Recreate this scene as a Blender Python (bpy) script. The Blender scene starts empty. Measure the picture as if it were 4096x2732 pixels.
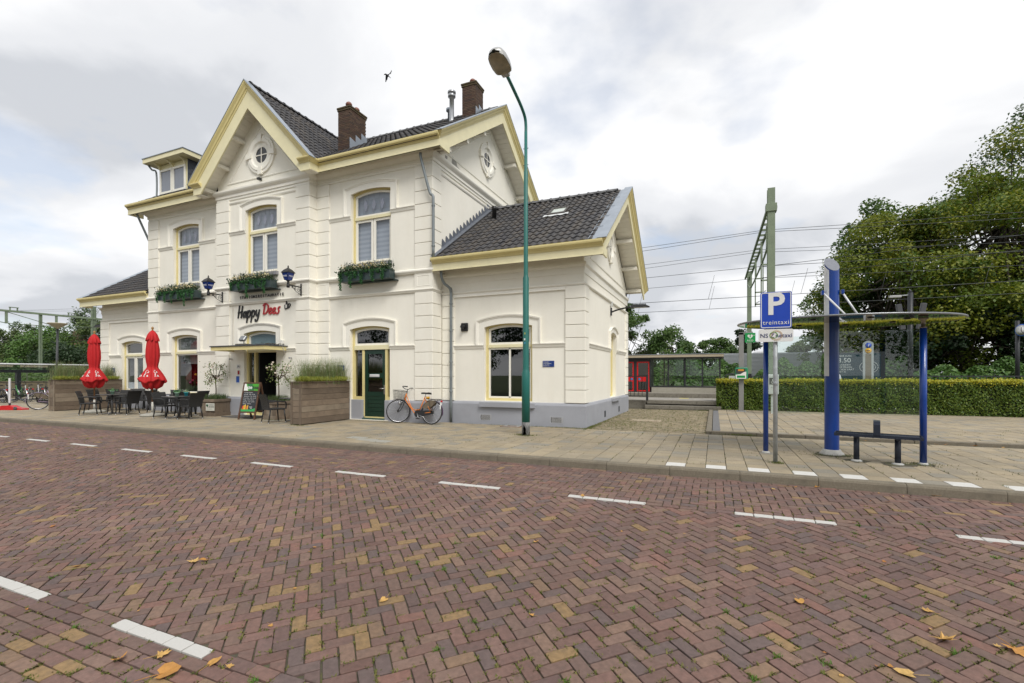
import bpy, bmesh, math, random
import numpy as np
from mathutils import Vector, Matrix

R = math.radians
rng = random.Random(7)
nrg = np.random.default_rng(7)
sc = bpy.context.scene
col = sc.collection

# ------------------------------------------------------------------ camera
cam = bpy.data.cameras.new('camera')
cam_o = bpy.data.objects.new('camera', cam); col.objects.link(cam_o)
cam.sensor_width = 36.0
cam.lens = 36.0 * 1885.0 / 4096.0
cam.shift_y = 134.0 / 4096.0
cam.clip_start = 0.05; cam.clip_end = 3000
cam_o.location = (0, 0, 1.6)
cam_o.rotation_euler = (R(90), 0, R(23.25))
sc.camera = cam_o

# ------------------------------------------------------------------ light
SUN_EL, SUN_AZ = 48.0, 132.0     # azimuth: direction towards the sun, clockwise from +Y
w = bpy.data.worlds.new('World'); sc.world = w; w.use_nodes = True
nt = w.node_tree; nt.nodes.clear()
def wn(t, **k):
    n = nt.nodes.new(t)
    for a, b in k.items(): setattr(n, a, b)
    return n
out = wn('ShaderNodeOutputWorld')
sky = wn('ShaderNodeTexSky', sky_type='NISHITA'); sky.sun_disc = False
sky.sun_elevation = R(SUN_EL); sky.sun_rotation = R(SUN_AZ)
bg1 = wn('ShaderNodeBackground'); bg1.inputs['Strength'].default_value = 0.1
nt.links.new(sky.outputs[0], bg1.inputs['Color'])
tc = wn('ShaderNodeTexCoord')
sep = wn('ShaderNodeSeparateXYZ'); nt.links.new(tc.outputs['Generated'], sep.inputs[0])
addz = wn('ShaderNodeMath', operation='ADD'); addz.inputs[1].default_value = 0.22
absz = wn('ShaderNodeMath', operation='ABSOLUTE'); nt.links.new(sep.outputs['Z'], absz.inputs[0])
nt.links.new(absz.outputs[0], addz.inputs[0])
dx = wn('ShaderNodeMath', operation='DIVIDE'); nt.links.new(sep.outputs['X'], dx.inputs[0]); nt.links.new(addz.outputs[0], dx.inputs[1])
dy = wn('ShaderNodeMath', operation='DIVIDE'); nt.links.new(sep.outputs['Y'], dy.inputs[0]); nt.links.new(addz.outputs[0], dy.inputs[1])
comb = wn('ShaderNodeCombineXYZ'); nt.links.new(dx.outputs[0], comb.inputs[0]); nt.links.new(dy.outputs[0], comb.inputs[1])
comb.inputs[2].default_value = 3.7
n1 = wn('ShaderNodeTexNoise'); n1.inputs['Scale'].default_value = 1.15; n1.inputs['Detail'].default_value = 9
n1.inputs['Roughness'].default_value = 0.5; n1.inputs['Distortion'].default_value = 0.25
nt.links.new(comb.outputs[0], n1.inputs['Vector'])
rmp = wn('ShaderNodeValToRGB'); cr = rmp.color_ramp; cr.interpolation = 'EASE'
cr.elements[0].position = 0.35; cr.elements[0].color = (0.365, 0.378, 0.402, 1)
cr.elements[1].position = 0.58; cr.elements[1].color = (0.57, 0.573, 0.58, 1)
e = cr.elements.new(0.45); e.color = (0.47, 0.478, 0.495, 1)
nt.links.new(n1.outputs['Fac'], rmp.inputs[0])
bg2 = wn('ShaderNodeBackground'); bg2.inputs['Strength'].default_value = 1.0
nt.links.new(rmp.outputs[0], bg2.inputs['Color'])
n2 = wn('ShaderNodeTexNoise'); n2.inputs['Scale'].default_value = 2.1; n2.inputs['Detail'].default_value = 6
nt.links.new(comb.outputs[0], n2.inputs['Vector'])
rm2 = wn('ShaderNodeMapRange'); rm2.inputs[1].default_value = 0.42; rm2.inputs[2].default_value = 0.30
rm2.inputs[3].default_value = 0.0; rm2.inputs[4].default_value = 0.35; rm2.clamp = True
nt.links.new(n2.outputs['Fac'], rm2.inputs[0])
mxs = wn('ShaderNodeMixShader'); nt.links.new(rm2.outputs[0], mxs.inputs[0])
nt.links.new(bg2.outputs[0], mxs.inputs[1]); nt.links.new(bg1.outputs[0], mxs.inputs[2])
nt.links.new(mxs.outputs[0], out.inputs['Surface'])

sun = bpy.data.lights.new('sun', 'SUN'); sun.energy = 1.5; sun.angle = R(26); sun.color = (1.0, 0.965, 0.91)
sun_o = bpy.data.objects.new('sun', sun); col.objects.link(sun_o)
sun_o.rotation_euler = (R(90 - SUN_EL), 0, R(180 - SUN_AZ)); sun_o.location = (10, -20, 30)

sc.view_settings.view_transform = 'Standard'; sc.view_settings.look = 'None'
sc.view_settings.exposure = 0.85; sc.view_settings.gamma = 1.0; sc.view_settings.use_curve_mapping = False

# ------------------------------------------------------------------ materials
MATS = {}
def M(name, c, rough=0.7, var=0.12, scale=4.0, bump=0.0, bscale=60.0, metal=0.0, spec=0.5, rnd=None,
      stain=None, stain_amt=0.35, stain_scale=0.8, stain_vec=None, coat=0.0, trans=0.0, attr=False, detail=5.0, wvar=0.0):
    """Principled procedural material. c base colour; var lightness noise; rnd: list of colours picked per piece;
    stain: colour mixed in by a large soft noise."""
    if name in MATS: return MATS[name]
    m = bpy.data.materials.new(name); m.use_nodes = True; MATS[name] = m
    t = m.node_tree; N = t.nodes; L = t.links
    b = N['Principled BSDF']
    b.inputs['Roughness'].default_value = rough; b.inputs['Metallic'].default_value = metal
    b.inputs['Specular IOR Level'].default_value = spec
    if coat: b.inputs['Coat Weight'].default_value = coat; b.inputs['Coat Roughness'].default_value = 0.08
    tc = N.new('ShaderNodeTexCoord'); src = tc.outputs['Object']
    base = None
    if rnd:
        oi = N.new('ShaderNodeObjectInfo'); at = N.new('ShaderNodeAttribute'); at.attribute_name = 'rnd'
        ad = N.new('ShaderNodeMath'); ad.operation = 'ADD'
        L.new(oi.outputs['Random'], ad.inputs[0]); L.new(at.outputs['Fac'], ad.inputs[1])
        fr = N.new('ShaderNodeMath'); fr.operation = 'FRACT'; L.new(ad.outputs[0], fr.inputs[0])
        rp = N.new('ShaderNodeValToRGB'); rp.color_ramp.interpolation = 'CONSTANT' if len(rnd) > 3 else 'LINEAR'
        els = rp.color_ramp.elements
        while len(els) > 1: els.remove(els[-1])
        n = len(rnd)
        for i, cc in enumerate(rnd):
            p = i / n if n > 3 else i / max(1, n - 1)
            if i == 0: els[0].position = 0.0; els[0].color = (*cc, 1)
            else:
                e_ = els.new(p); e_.color = (*cc, 1)
        L.new(fr.outputs[0], rp.inputs[0]); base = rp.outputs[0]
        # de-correlate the noise between pieces
        cx = N.new('ShaderNodeCombineXYZ'); ml = N.new('ShaderNodeMath'); ml.operation = 'MULTIPLY'; ml.inputs[1].default_value = 37.0
        L.new(fr.outputs[0], ml.inputs[0]); L.new(ml.outputs[0], cx.inputs[0])
        va = N.new('ShaderNodeVectorMath'); va.operation = 'ADD'; L.new(src, va.inputs[0]); L.new(cx.outputs[0], va.inputs[1]); src = va.outputs[0]
    nz = N.new('ShaderNodeTexNoise'); nz.inputs['Scale'].default_value = scale; nz.inputs['Detail'].default_value = detail
    nz.inputs['Roughness'].default_value = 0.65; L.new(src, nz.inputs['Vector'])
    mr = N.new('ShaderNodeMapRange'); mr.inputs[1].default_value = 0.3; mr.inputs[2].default_value = 0.7
    mr.inputs[3].default_value = 1 - var; mr.inputs[4].default_value = 1 + var; L.new(nz.outputs['Fac'], mr.inputs[0])
    mx = N.new('ShaderNodeMix'); mx.data_type = 'RGBA'; mx.blend_type = 'MULTIPLY'; mx.inputs[0].default_value = 1.0
    if base is not None: L.new(base, mx.inputs[6])
    else: mx.inputs[6].default_value = (*c, 1)
    L.new(mr.outputs[0], mx.inputs[7]); o_ = mx.outputs[2]
    if wvar:      # slow change of tone over the whole surface
        gp = N.new('ShaderNodeNewGeometry'); n4 = N.new('ShaderNodeTexNoise'); n4.inputs['Scale'].default_value = 0.45; n4.inputs['Detail'].default_value = 5
        L.new(gp.outputs['Position'], n4.inputs['Vector']); m4 = N.new('ShaderNodeMapRange'); m4.inputs[1].default_value = 0.3; m4.inputs[2].default_value = 0.7
        m4.inputs[3].default_value = 1 - wvar; m4.inputs[4].default_value = 1 + wvar; L.new(n4.outputs['Fac'], m4.inputs[0])
        x4 = N.new('ShaderNodeMix'); x4.data_type = 'RGBA'; x4.blend_type = 'MULTIPLY'; x4.inputs[0].default_value = 1.0
        L.new(o_, x4.inputs[6]); L.new(m4.outputs[0], x4.inputs[7]); o_ = x4.outputs[2]
    if stain:
        n3 = N.new('ShaderNodeTexNoise'); n3.inputs['Scale'].default_value = stain_scale; n3.inputs['Detail'].default_value = 8
        n3.inputs['Roughness'].default_value = 0.7
        if stain_vec:
            mp = N.new('ShaderNodeMapping'); mp.inputs['Scale'].default_value = stain_vec; L.new(src, mp.inputs['Vector']); L.new(mp.outputs[0], n3.inputs['Vector'])
        else: L.new(src, n3.inputs['Vector'])
        m3 = N.new('ShaderNodeMapRange'); m3.inputs[1].default_value = 0.50; m3.inputs[2].default_value = 0.72
        m3.inputs[3].default_value = 0; m3.inputs[4].default_value = stain_amt; L.new(n3.outputs['Fac'], m3.inputs[0])
        mm = N.new('ShaderNodeMix'); mm.data_type = 'RGBA'; L.new(m3.outputs[0], mm.inputs[0]); L.new(o_, mm.inputs[6])
        mm.inputs[7].default_value = (*stain, 1); o_ = mm.outputs[2]
    L.new(o_, b.inputs['Base Color'])
    if bump:
        nb = N.new('ShaderNodeTexNoise'); nb.inputs['Scale'].default_value = bscale; nb.inputs['Detail'].default_value = 4
        L.new(src, nb.inputs['Vector'])
        bp = N.new('ShaderNodeBump'); bp.inputs['Strength'].default_value = bump; bp.inputs['Distance'].default_value = 0.01
        L.new(nb.outputs['Fac'], bp.inputs['Height']); L.new(bp.outputs[0], b.inputs['Normal'])
    if trans:
        tr = N.new('ShaderNodeBsdfTranslucent'); L.new(o_, tr.inputs['Color'])
        ms = N.new('ShaderNodeMixShader'); ms.inputs[0].default_value = trans
        L.new(b.outputs[0], ms.inputs[1]); L.new(tr.outputs[0], ms.inputs[2]); L.new(ms.outputs[0], N['Material Output'].inputs[0])
    return m

def glass(name, tint=(0.9, 0.95, 0.93), refl=0.10, rough=0.0):
    if name in MATS: return MATS[name]
    m = bpy.data.materials.new(name); m.use_nodes = True; MATS[name] = m
    t = m.node_tree; N = t.nodes; L = t.links; N.remove(N['Principled BSDF'])
    tr = N.new('ShaderNodeBsdfTransparent'); tr.inputs[0].default_value = (*tint, 1)
    gl = N.new('ShaderNodeBsdfGlossy'); gl.inputs['Roughness'].default_value = rough; gl.inputs[0].default_value = (1, 1, 1, 1)
    nz = N.new('ShaderNodeTexNoise'); nz.inputs['Scale'].default_value = 1.3
    bp = N.new('ShaderNodeBump'); bp.inputs['Strength'].default_value = 0.02; bp.inputs['Distance'].default_value = 0.02
    L.new(nz.outputs['Fac'], bp.inputs['Height']); L.new(bp.outputs[0], gl.inputs['Normal'])
    fr = N.new('ShaderNodeFresnel'); ge = N.new('ShaderNodeNewGeometry')
    mi = N.new('ShaderNodeMapRange'); mi.inputs[3].default_value = 1.5; mi.inputs[4].default_value = 1/1.5      # same pane from either side
    L.new(ge.outputs['Backfacing'], mi.inputs[0]); L.new(mi.outputs[0], fr.inputs[0])
    ma = N.new('ShaderNodeMath'); ma.operation = 'ADD'; ma.use_clamp = True; ma.inputs[1].default_value = refl
    L.new(fr.outputs[0], ma.inputs[0])
    mx = N.new('ShaderNodeMixShader'); L.new(ma.outputs[0], mx.inputs[0]); L.new(tr.outputs[0], mx.inputs[1]); L.new(gl.outputs[0], mx.inputs[2])
    L.new(mx.outputs[0], N['Material Output'].inputs[0])
    return m

# ------------------------------------------------------------------ object helpers
def tag(o, label=None, cat=None, group=None, kind=None):
    if label: o['label'] = label
    if cat: o['category'] = cat
    if group: o['group'] = group
    if kind: o['kind'] = kind
    return o

def empty(name, loc, rz=0.0, label=None, cat=None, group=None):
    o = bpy.data.objects.new(name, None); col.objects.link(o)
    o.empty_display_size = 0.2; o.location = loc; o.rotation_euler = (0, 0, rz)
    return tag(o, label, cat, group)

def children(o):
    return [c for c in KIDS.get(o.name, [])]
KIDS = {}
def setparent(o, p, world=False):
    o.parent = p; KIDS.setdefault(p.name, []).append(o)
    if world and p.parent is None: o.matrix_parent_inverse = p.matrix_basis.inverted()

def copy_tree(o, parent=None):
    c = o.copy(); col.objects.link(c)
    if parent is not None:
        c.parent = parent; KIDS.setdefault(parent.name, []).append(c)
    for ch in list(KIDS.get(o.name, [])): copy_tree(ch, c)
    return c

def mesh_obj(name, me, mat=None, parent=None, world=False, loc=None, rot=None):
    o = bpy.data.objects.new(name, me); col.objects.link(o)
    if mat is not None and not me.materials: me.materials.append(mat)
    if parent is not None: setparent(o, parent, world)
    if loc is not None: o.location = loc
    if rot is not None: o.rotation_euler = rot
    return o

class MB:
    """collects faces; build() links them as ONE mesh object"""
    def __init__(s): s.v = []; s.f = []; s.sm = []; s.M = None
    def add(s, vs, fs, smooth=False):
        n = len(s.v)
        if s.M is not None: vs = [tuple(s.M @ Vector(v)) for v in vs]
        s.v += [tuple(v) for v in vs]; s.f += [tuple(i + n for i in f) for f in fs]; s.sm += [smooth] * len(fs)
        return s
    def box(s, a, b, bev=0.0):
        x0, x1 = sorted((a[0], b[0])); y0, y1 = sorted((a[1], b[1])); z0, z1 = sorted((a[2], b[2]))
        if not bev:
            return s.add([(x0,y0,z0),(x1,y0,z0),(x1,y1,z0),(x0,y1,z0),(x0,y0,z1),(x1,y0,z1),(x1,y1,z1),(x0,y1,z1)],
                  [(0,3,2,1),(4,5,6,7),(0,1,5,4),(1,2,6,5),(2,3,7,6),(3,0,4,7)])
        e = min(bev, (x1-x0)*.45, (y1-y0)*.45, (z1-z0)*.45)
        V = []; idx = {}
        for ix, x in enumerate((x0, x1)):
            for iy, y in enumerate((y0, y1)):
                for iz, z in enumerate((z0, z1)):
                    sx = e if ix == 0 else -e; sy = e if iy == 0 else -e; sz = e if iz == 0 else -e
                    for ax in range(3):
                        p = [x + sx, y + sy, z + sz]; p[ax] = (x, y, z)[ax]
                        idx[(ix, iy, iz, ax)] = len(V); V.append(tuple(p))
        I = lambda *k: idx[k]
        F = [(I(0,0,0,0),I(0,0,1,0),I(0,1,1,0),I(0,1,0,0)), (I(1,0,0,0),I(1,1,0,0),I(1,1,1,0),I(1,0,1,0)),
             (I(0,0,0,1),I(1,0,0,1),I(1,0,1,1),I(0,0,1,1)), (I(0,1,0,1),I(0,1,1,1),I(1,1,1,1),I(1,1,0,1)),
             (I(0,0,0,2),I(0,1,0,2),I(1,1,0,2),I(1,0,0,2)), (I(0,0,1,2),I(1,0,1,2),I(1,1,1,2),I(0,1,1,2))]
        for i in (0, 1):
            for j in (0, 1):
                F.append((I(i,j,0,0),I(i,j,1,0),I(i,j,1,1),I(i,j,0,1)))
                F.append((I(i,0,j,0),I(i,1,j,0),I(i,1,j,2),I(i,0,j,2)))
                F.append((I(0,i,j,1),I(1,i,j,1),I(1,i,j,2),I(0,i,j,2)))
                for k in (0, 1): F.append((I(i,j,k,0),I(i,j,k,1),I(i,j,k,2)))
        return s.add(V, F)
    def tube(s, pts, r, n=8, cap=True, smooth=True):
        P = [Vector(p) for p in pts]; rs = r if isinstance(r, (list, tuple)) else [r] * len(P)
        V = []; F = []; up = None
        for i, p in enumerate(P):
            if i == 0: d = P[1] - P[0]
            elif i == len(P) - 1: d = P[-1] - P[-2]
            else: d = (P[i+1] - P[i]).normalized() + (P[i] - P[i-1]).normalized()
            if d.length < 1e-9: d = Vector((0, 0, 1))
            d.normalize()
            if up is None:
                up = Vector((0, 0, 1)) if abs(d.z) < 0.9 else Vector((1, 0, 0))
            a = d.cross(up)
            if a.length < 1e-6: a = d.orthogonal()
            a.normalize(); b_ = a.cross(d).normalized(); up = b_
            for k in range(n):
                t = 2 * math.pi * k / n
                V.append(p + (a * math.cos(t) + b_ * math.sin(t)) * rs[i])
        for i in range(len(P) - 1):
            for k in range(n):
                F.append((i*n+k, i*n+(k+1)%n, (i+1)*n+(k+1)%n, (i+1)*n+k))
        s.add(V, F, smooth)
        if cap: 
            n0 = len(s.v) - len(V)
            s.f.append(tuple(n0 + k for k in reversed(range(n)))); s.sm.append(False)
            s.f.append(tuple(n0 + (len(P)-1)*n + k for k in range(n))); s.sm.append(False)
        return s
    def lathe(s, prof, n=16, c=(0, 0, 0), axis='Z', smooth=True, cap=True):
        V = []; F = []
        for (r, z) in prof:
            for k in range(n):
                t = 2 * math.pi * k / n; x = r * math.cos(t); y = r * math.sin(t)
                p = (x, y, z) if axis == 'Z' else ((x, -z, y) if axis == 'Y' else (z, x, y))
                V.append((p[0]+c[0], p[1]+c[1], p[2]+c[2]))
        m = len(prof)
        for i in range(m - 1):
            for k in range(n): F.append((i*n+k, i*n+(k+1)%n, (i+1)*n+(k+1)%n, (i+1)*n+k))
        s.add(V, F, smooth)
        if cap:
            n0 = len(s.v) - len(V)
            s.f.append(tuple(n0 + k for k in reversed(range(n)))); s.sm.append(False)
            s.f.append(tuple(n0 + (m-1)*n + k for k in range(n))); s.sm.append(False)
        return s
    def prism(s, poly, e0, e1, emb):
        """poly 2-D outline, extruded from e0 to e1; emb(u, v, e) -> xyz"""
        n = len(poly)
        V = [emb(u, v, e0) for u, v in poly] + [emb(u, v, e1) for u, v in poly]
        F = [tuple(range(n)), tuple(reversed(range(n, 2*n)))]
        F += [(i, i + n, (i+1) % n + n, (i+1) % n) for i in range(n)]
        return s.add(V, F)
    def sweep(s, path, prof, emb, closed=False, caps=True):
        """profile (offset to the left of the path, height) swept along a 2-D path with mitres"""
        P = [Vector(p) for p in path]; n = len(P); m = len(prof); V = []
        for i, p in enumerate(P):
            a = P[i] - P[i-1] if (i > 0 or closed) else P[1] - P[0]
            b = P[(i+1) % n] - P[i] if (i < n-1 or closed) else P[-1] - P[-2]
            a.normalize(); b.normalize()
            na = Vector((-a.y, a.x)); nb = Vector((-b.y, b.x)); mt = na + nb
            mt = mt / max(0.15, (1 + na.dot(nb)))
            for (o, h) in prof:
                q = p + mt * o; V.append(emb(q.x, q.y, h))
        F = []
        for i in range(n if closed else n - 1):
            j = (i + 1) % n
            for k in range(m):
                l = (k + 1) % m
                F.append((i*m+k, j*m+k, j*m+l, i*m+l))
        if caps and not closed:
            F.append(tuple(range(m))); F.append(tuple(reversed(range((n-1)*m, n*m))))
        return s.add(V, F)
    def mesh(s, name='m', fix=True):
        me = bpy.data.meshes.new(name); me.from_pydata(s.v, [], s.f)
        if fix:
            bm = bmesh.new(); bm.from_mesh(me); bmesh.ops.recalc_face_normals(bm, faces=bm.faces); bm.to_mesh(me); bm.free()
        me.polygons.foreach_set('use_smooth', s.sm); me.update()
        return me
    def build(s, name, mat, parent=None, world=True, recentre=True, loc=None, rot=None):
        if parent is None and recentre and loc is None:
            a = np.array(s.v); lo = a.min(0); hi = a.max(0)
            c = ((lo[0]+hi[0])/2, (lo[1]+hi[1])/2, lo[2])
            s.v = [tuple(r) for r in (a - np.array(c))]; loc = c
        return mesh_obj(name, s.mesh(name), mat, parent, world, loc, rot)

def fast_mesh(name, V, F, rnd=None, smooth=False):
    """numpy verts (n,3) and faces (m,k) all of k corners; rnd one float per face"""
    V = np.asarray(V, dtype=np.float32); F = np.asarray(F, dtype=np.int32)
    me = bpy.data.meshes.new(name); me.vertices.add(len(V)); me.vertices.foreach_set('co', V.ravel())
    k = F.shape[1]; me.loops.add(F.size); me.loops.foreach_set('vertex_index', F.ravel())
    me.polygons.add(len(F)); me.polygons.foreach_set('loop_start', np.arange(0, F.size, k, dtype=np.int32))
    me.polygons.foreach_set('loop_total', np.full(len(F), k, dtype=np.int32))
    if rnd is not None:
        at = me.attributes.new('rnd', 'FLOAT', 'FACE'); at.data.foreach_set('value', np.asarray(rnd, dtype=np.float32))
    if smooth: me.polygons.foreach_set('use_smooth', np.ones(len(F), dtype=bool))
    me.update(); me.validate()
    return me

def join_instances(name, me, mats, mat, rnds, parent=None):
    """one mesh of many transformed copies of the mesh me (for pieces past the first 300)"""
    nv = len(me.vertices); co = np.empty(nv*3, dtype=np.float32); me.vertices.foreach_get('co', co); co = co.reshape(-1, 3)
    polys = [tuple(p.vertices) for p in me.polygons]
    A = np.array([[list(r) for r in m] for m in mats], dtype=np.float32)      # n,4,4
    V = np.einsum('nij,vj->nvi', A[:, :3, :3], co) + A[:, None, :3, 3]
    n = len(mats); V = V.reshape(-1, 3)
    me2 = bpy.data.meshes.new(name)
    lt = np.array([len(p) for p in polys], dtype=np.int32); li = np.concatenate([np.array(p) for p in polys]).astype(np.int32)
    LI = (li[None, :] + (np.arange(n)*nv)[:, None]).ravel().astype(np.int32); LT = np.tile(lt, n)
    me2.vertices.add(len(V)); me2.vertices.foreach_set('co', V.ravel())
    me2.loops.add(len(LI)); me2.loops.foreach_set('vertex_index', LI)
    me2.polygons.add(len(LT)); ls = np.concatenate([[0], np.cumsum(LT)[:-1]]).astype(np.int32)
    me2.polygons.foreach_set('loop_start', ls); me2.polygons.foreach_set('loop_total', LT)
    at = me2.attributes.new('rnd', 'FLOAT', 'FACE'); at.data.foreach_set('value', np.repeat(np.asarray(rnds, dtype=np.float32), len(lt)))
    sm = np.empty(len(me.polygons), dtype=bool); me.polygons.foreach_get('use_smooth', sm)
    me2.polygons.foreach_set('use_smooth', np.tile(sm, n)); me2.update(); me2.validate()
    return mesh_obj(name, me2, mat, parent)

def text_mesh(s, size, extrude=0.002, align='CENTER', shear=0.0, bold=0.0, spacing=1.0, line=1.0):
    cu = bpy.data.curves.new('t', 'FONT'); cu.body = s; cu.size = size; cu.extrude = extrude; cu.align_x = align; cu.align_y = 'CENTER'
    cu.shear = shear; cu.offset = bold; cu.space_character = spacing; cu.space_line = line; cu.resolution_u = 3
    o = bpy.data.objects.new('t', cu)
    me = bpy.data.meshes.new_from_object(o)
    bpy.data.objects.remove(o); bpy.data.curves.remove(cu)
    return me
def text(name, s, size, mat, parent, loc, rz=0.0, world=True, extrude=0.002, tilt=0.0, xscale=1.0, **k):
    """upright text that faces -Y when rz = 0"""
    me = text_mesh(s, size, extrude, **k)
    me.transform(Matrix.Translation(loc) @ Matrix.Rotation(rz, 4, 'Z') @ Matrix.Rotation(R(90) - tilt, 4, 'X') @ Matrix.Diagonal((xscale, 1, 1, 1)))
    return mesh_obj(name, me, mat, parent, world)

FR = lambda Y0: (lambda u, v, h: (u, Y0 - h, v))        # front plane: u = x, v = z, h = outwards (-Y)
SR = lambda X0: (lambda u, v, h: (X0 + h, u, v))        # right side plane: u = y, v = z, h = outwards (+X)
PL = lambda x, y, h: (x, y, h)                          # plan sweep

def smooth_path(pts, n=6, closed=False):
    P = [Vector(p) for p in pts]; o = []
    m = len(P)
    for i in range(m if closed else m - 1):
        p0 = P[i-1] if (i > 0 or closed) else P[0]; p1 = P[i]; p2 = P[(i+1) % m]; p3 = P[(i+2) % m] if (i+2 < m or closed) else P[-1]
        for k in range(n):
            t = k / n
            o.append(0.5*((2*p1) + (p2-p0)*t + (2*p0-5*p1+4*p2-p3)*t*t + (3*p1-p0-3*p2+p3)*t*t*t))
    if not closed: o.append(P[-1])
    return o
# ================================================================== SETTING: ground, road, pavements
def zroad(y):
    return 0.02 + 0.05*(y - 6.2) if y < 6.2 else 0.02
KY = 7.82          # kerb face
ZP = 0.15          # pavement top

soil = M('soil', (0.085, 0.075, 0.052), 0.95, 0.35, 9, 0.6, 120, stain=(0.13, 0.14, 0.028), stain_amt=0.8, stain_scale=7)
grassy = M('rough_grass', (0.06, 0.085, 0.025), 0.95, 0.3, 2.0, 0.6, 30, stain=(0.10, 0.09, 0.05), stain_amt=0.5)
ball = M('ballast', (0.16, 0.14, 0.125), 0.9, 0.45, 14, 0.8, 60)

def grid_sheet(name, xs, ys, zf, mat, kind='structure', parent=None):
    V = [(x, y, zf(x, y)) for y in ys for x in xs]; nx = len(xs)
    F = [(j*nx+i, j*nx+i+1, (j+1)*nx+i+1, (j+1)*nx+i) for j in range(len(ys)-1) for i in range(nx-1)]
    me = fast_mesh(name, V, F); o = mesh_obj(name, me, mat, parent)
    if kind: o['kind'] = kind
    return o

# one sheet of ground to the horizon, just under everything else
grid_sheet('ground', [-1500, -200, -60, -20, 10, 40, 200, 1500], [-1500, -200, -40, 0, 7.6, 13, 22, 45, 200, 1500],
           lambda x, y: -0.55 if y < 3 else (-0.08 if y < 40 else 0.2), grassy)
road = grid_sheet('road', [-90, -40, -12, 0, 12, 40], [-14, -6, 0, 2, 6.2, 7.0, KY + 0.04],
                  lambda x, y: zroad(max(y, -4)) - 0.016, soil)
far_pl = M('far_clinker', (0.13, 0.10, 0.09), 0.85, 0.3, 30, 0.4, 90)
# clinker surface of the road beyond the built bricks
mb = MB()
for (x0, x1) in ((-90, -26.0), (10.0, 40)):
    ys = [-14, 6.2, KY - 0.01]
    for a, b in zip(ys[:-1], ys[1:]):
        mb.add([(x0, a, zroad(max(a, -4))-.004), (x1, a, zroad(max(a, -4))-.004), (x1, b, zroad(b)-.004), (x0, b, zroad(b)-.004)], [(0, 1, 2, 3)])
mb.add([(-26, -14, zroad(-4)-.004), (10, -14, zroad(-4)-.004), (10, -4, zroad(-4)-.004), (10, -0.3, zroad(-.3)-.004), (-26, -0.3, zroad(-.3)-.004), (-26, -4, zroad(-4)-.004)], [(0, 1, 2, 5), (5, 2, 3, 4)])
o = mb.build('clinker_surface', far_pl, road, world=False)

# ---- bricks (200 x 100 clinkers) : shared meshes with worn round corners
def brick_mesh(name, l, w_, h, r, rim, seed):
    rr = random.Random(seed); m = MB(); ring = []
    for sx, sy in ((1, 1), (-1, 1), (-1, -1), (1, -1)):
        cx = sx*(l/2 - r); cy = sy*(w_/2 - r)
        a0 = {(1, 1): 0, (-1, 1): 90, (-1, -1): 180, (1, -1): 270}[(sx, sy)]
        for t in (8, 45, 82):
            a = R(a0 + t); q = r*rr.uniform(0.8, 1.25)
            ring.append((cx + q*math.cos(a), cy + q*math.sin(a)))
    n = len(ring)
    V = [(x, y, -h) for x, y in ring] + [(x, y, -rim*0.9) for x, y in ring]
    V += [(x*(1-2*rim/l), y*(1-2*rim/w_), rr.uniform(-.0012, .0006)) for x, y in ring]
    F = [(i, (i+1) % n, n+(i+1) % n, n+i) for i in range(n)] + [(n+i, n+(i+1) % n, 2*n+(i+1) % n, 2*n+i) for i in range(n)]
    F.append(tuple(range(2*n, 3*n)))
    m.add(V, F); me = m.mesh(name)
    me.polygons.foreach_set('use_smooth', [False]*n + [True]*n + [False]); return me
BL, BW = 0.2005, 0.1002          # module
bricks_m = [brick_mesh('brick', 0.1915, 0.0915, 0.05, 0.010, 0.004, s) for s in range(6)]
half_m = brick_mesh('brick_half', 0.092, 0.0925, 0.05, 0.008, 0.004, 77)
brickcols = [(0.159, 0.093, 0.075), (0.173, 0.1, 0.081), (0.154, 0.095, 0.084), (0.184, 0.117, 0.091), (0.178, 0.113, 0.085), (0.176, 0.102, 0.082), (0.118, 0.077, 0.068), (0.163, 0.103, 0.081), (0.196, 0.124, 0.09), (0.149, 0.087, 0.073), (0.18, 0.109, 0.089), (0.119, 0.084, 0.077), (0.155, 0.089, 0.074), (0.154, 0.095, 0.077), (0.146, 0.093, 0.075), (0.239, 0.155, 0.073), (0.132, 0.075, 0.061), (0.145, 0.093, 0.076), (0.132, 0.081, 0.07), (0.19, 0.1, 0.078), (0.159, 0.102, 0.081), (0.127, 0.087, 0.078), (0.196, 0.126, 0.081), (0.141, 0.085, 0.07), (0.158, 0.093, 0.075), (0.146, 0.084, 0.068), (0.124, 0.076, 0.067), (0.157, 0.092, 0.077), (0.15, 0.09, 0.074), (0.122, 0.086, 0.079), (0.177, 0.102, 0.084)]
brick_mat = M('clinker_brick', (0, 0, 0), 0.82, 0.22, 26, 0.35, 260, rnd=brickcols, wvar=.16, stain=(.11,.090,.076), stain_amt=0.35, stain_scale=16)
whitebrick = M('white_clinker', (.50, .49, .465), 0.85, 0.10, 60, 0.10, 200, stain=(.36, .34, .31), stain_amt=0.6, stain_scale=60)
slots = []                         # (x, y, angle, half, near)
XMIN, XMAX = -25.5, 9.5
NEAR_Y, FAR_Y = 2.06, 6.01         # lines of white dashes
def in_view(x, y):
    return -3.15*y - 1.6 < x < 0.62*y + 1.6
cut_slots = []
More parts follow.
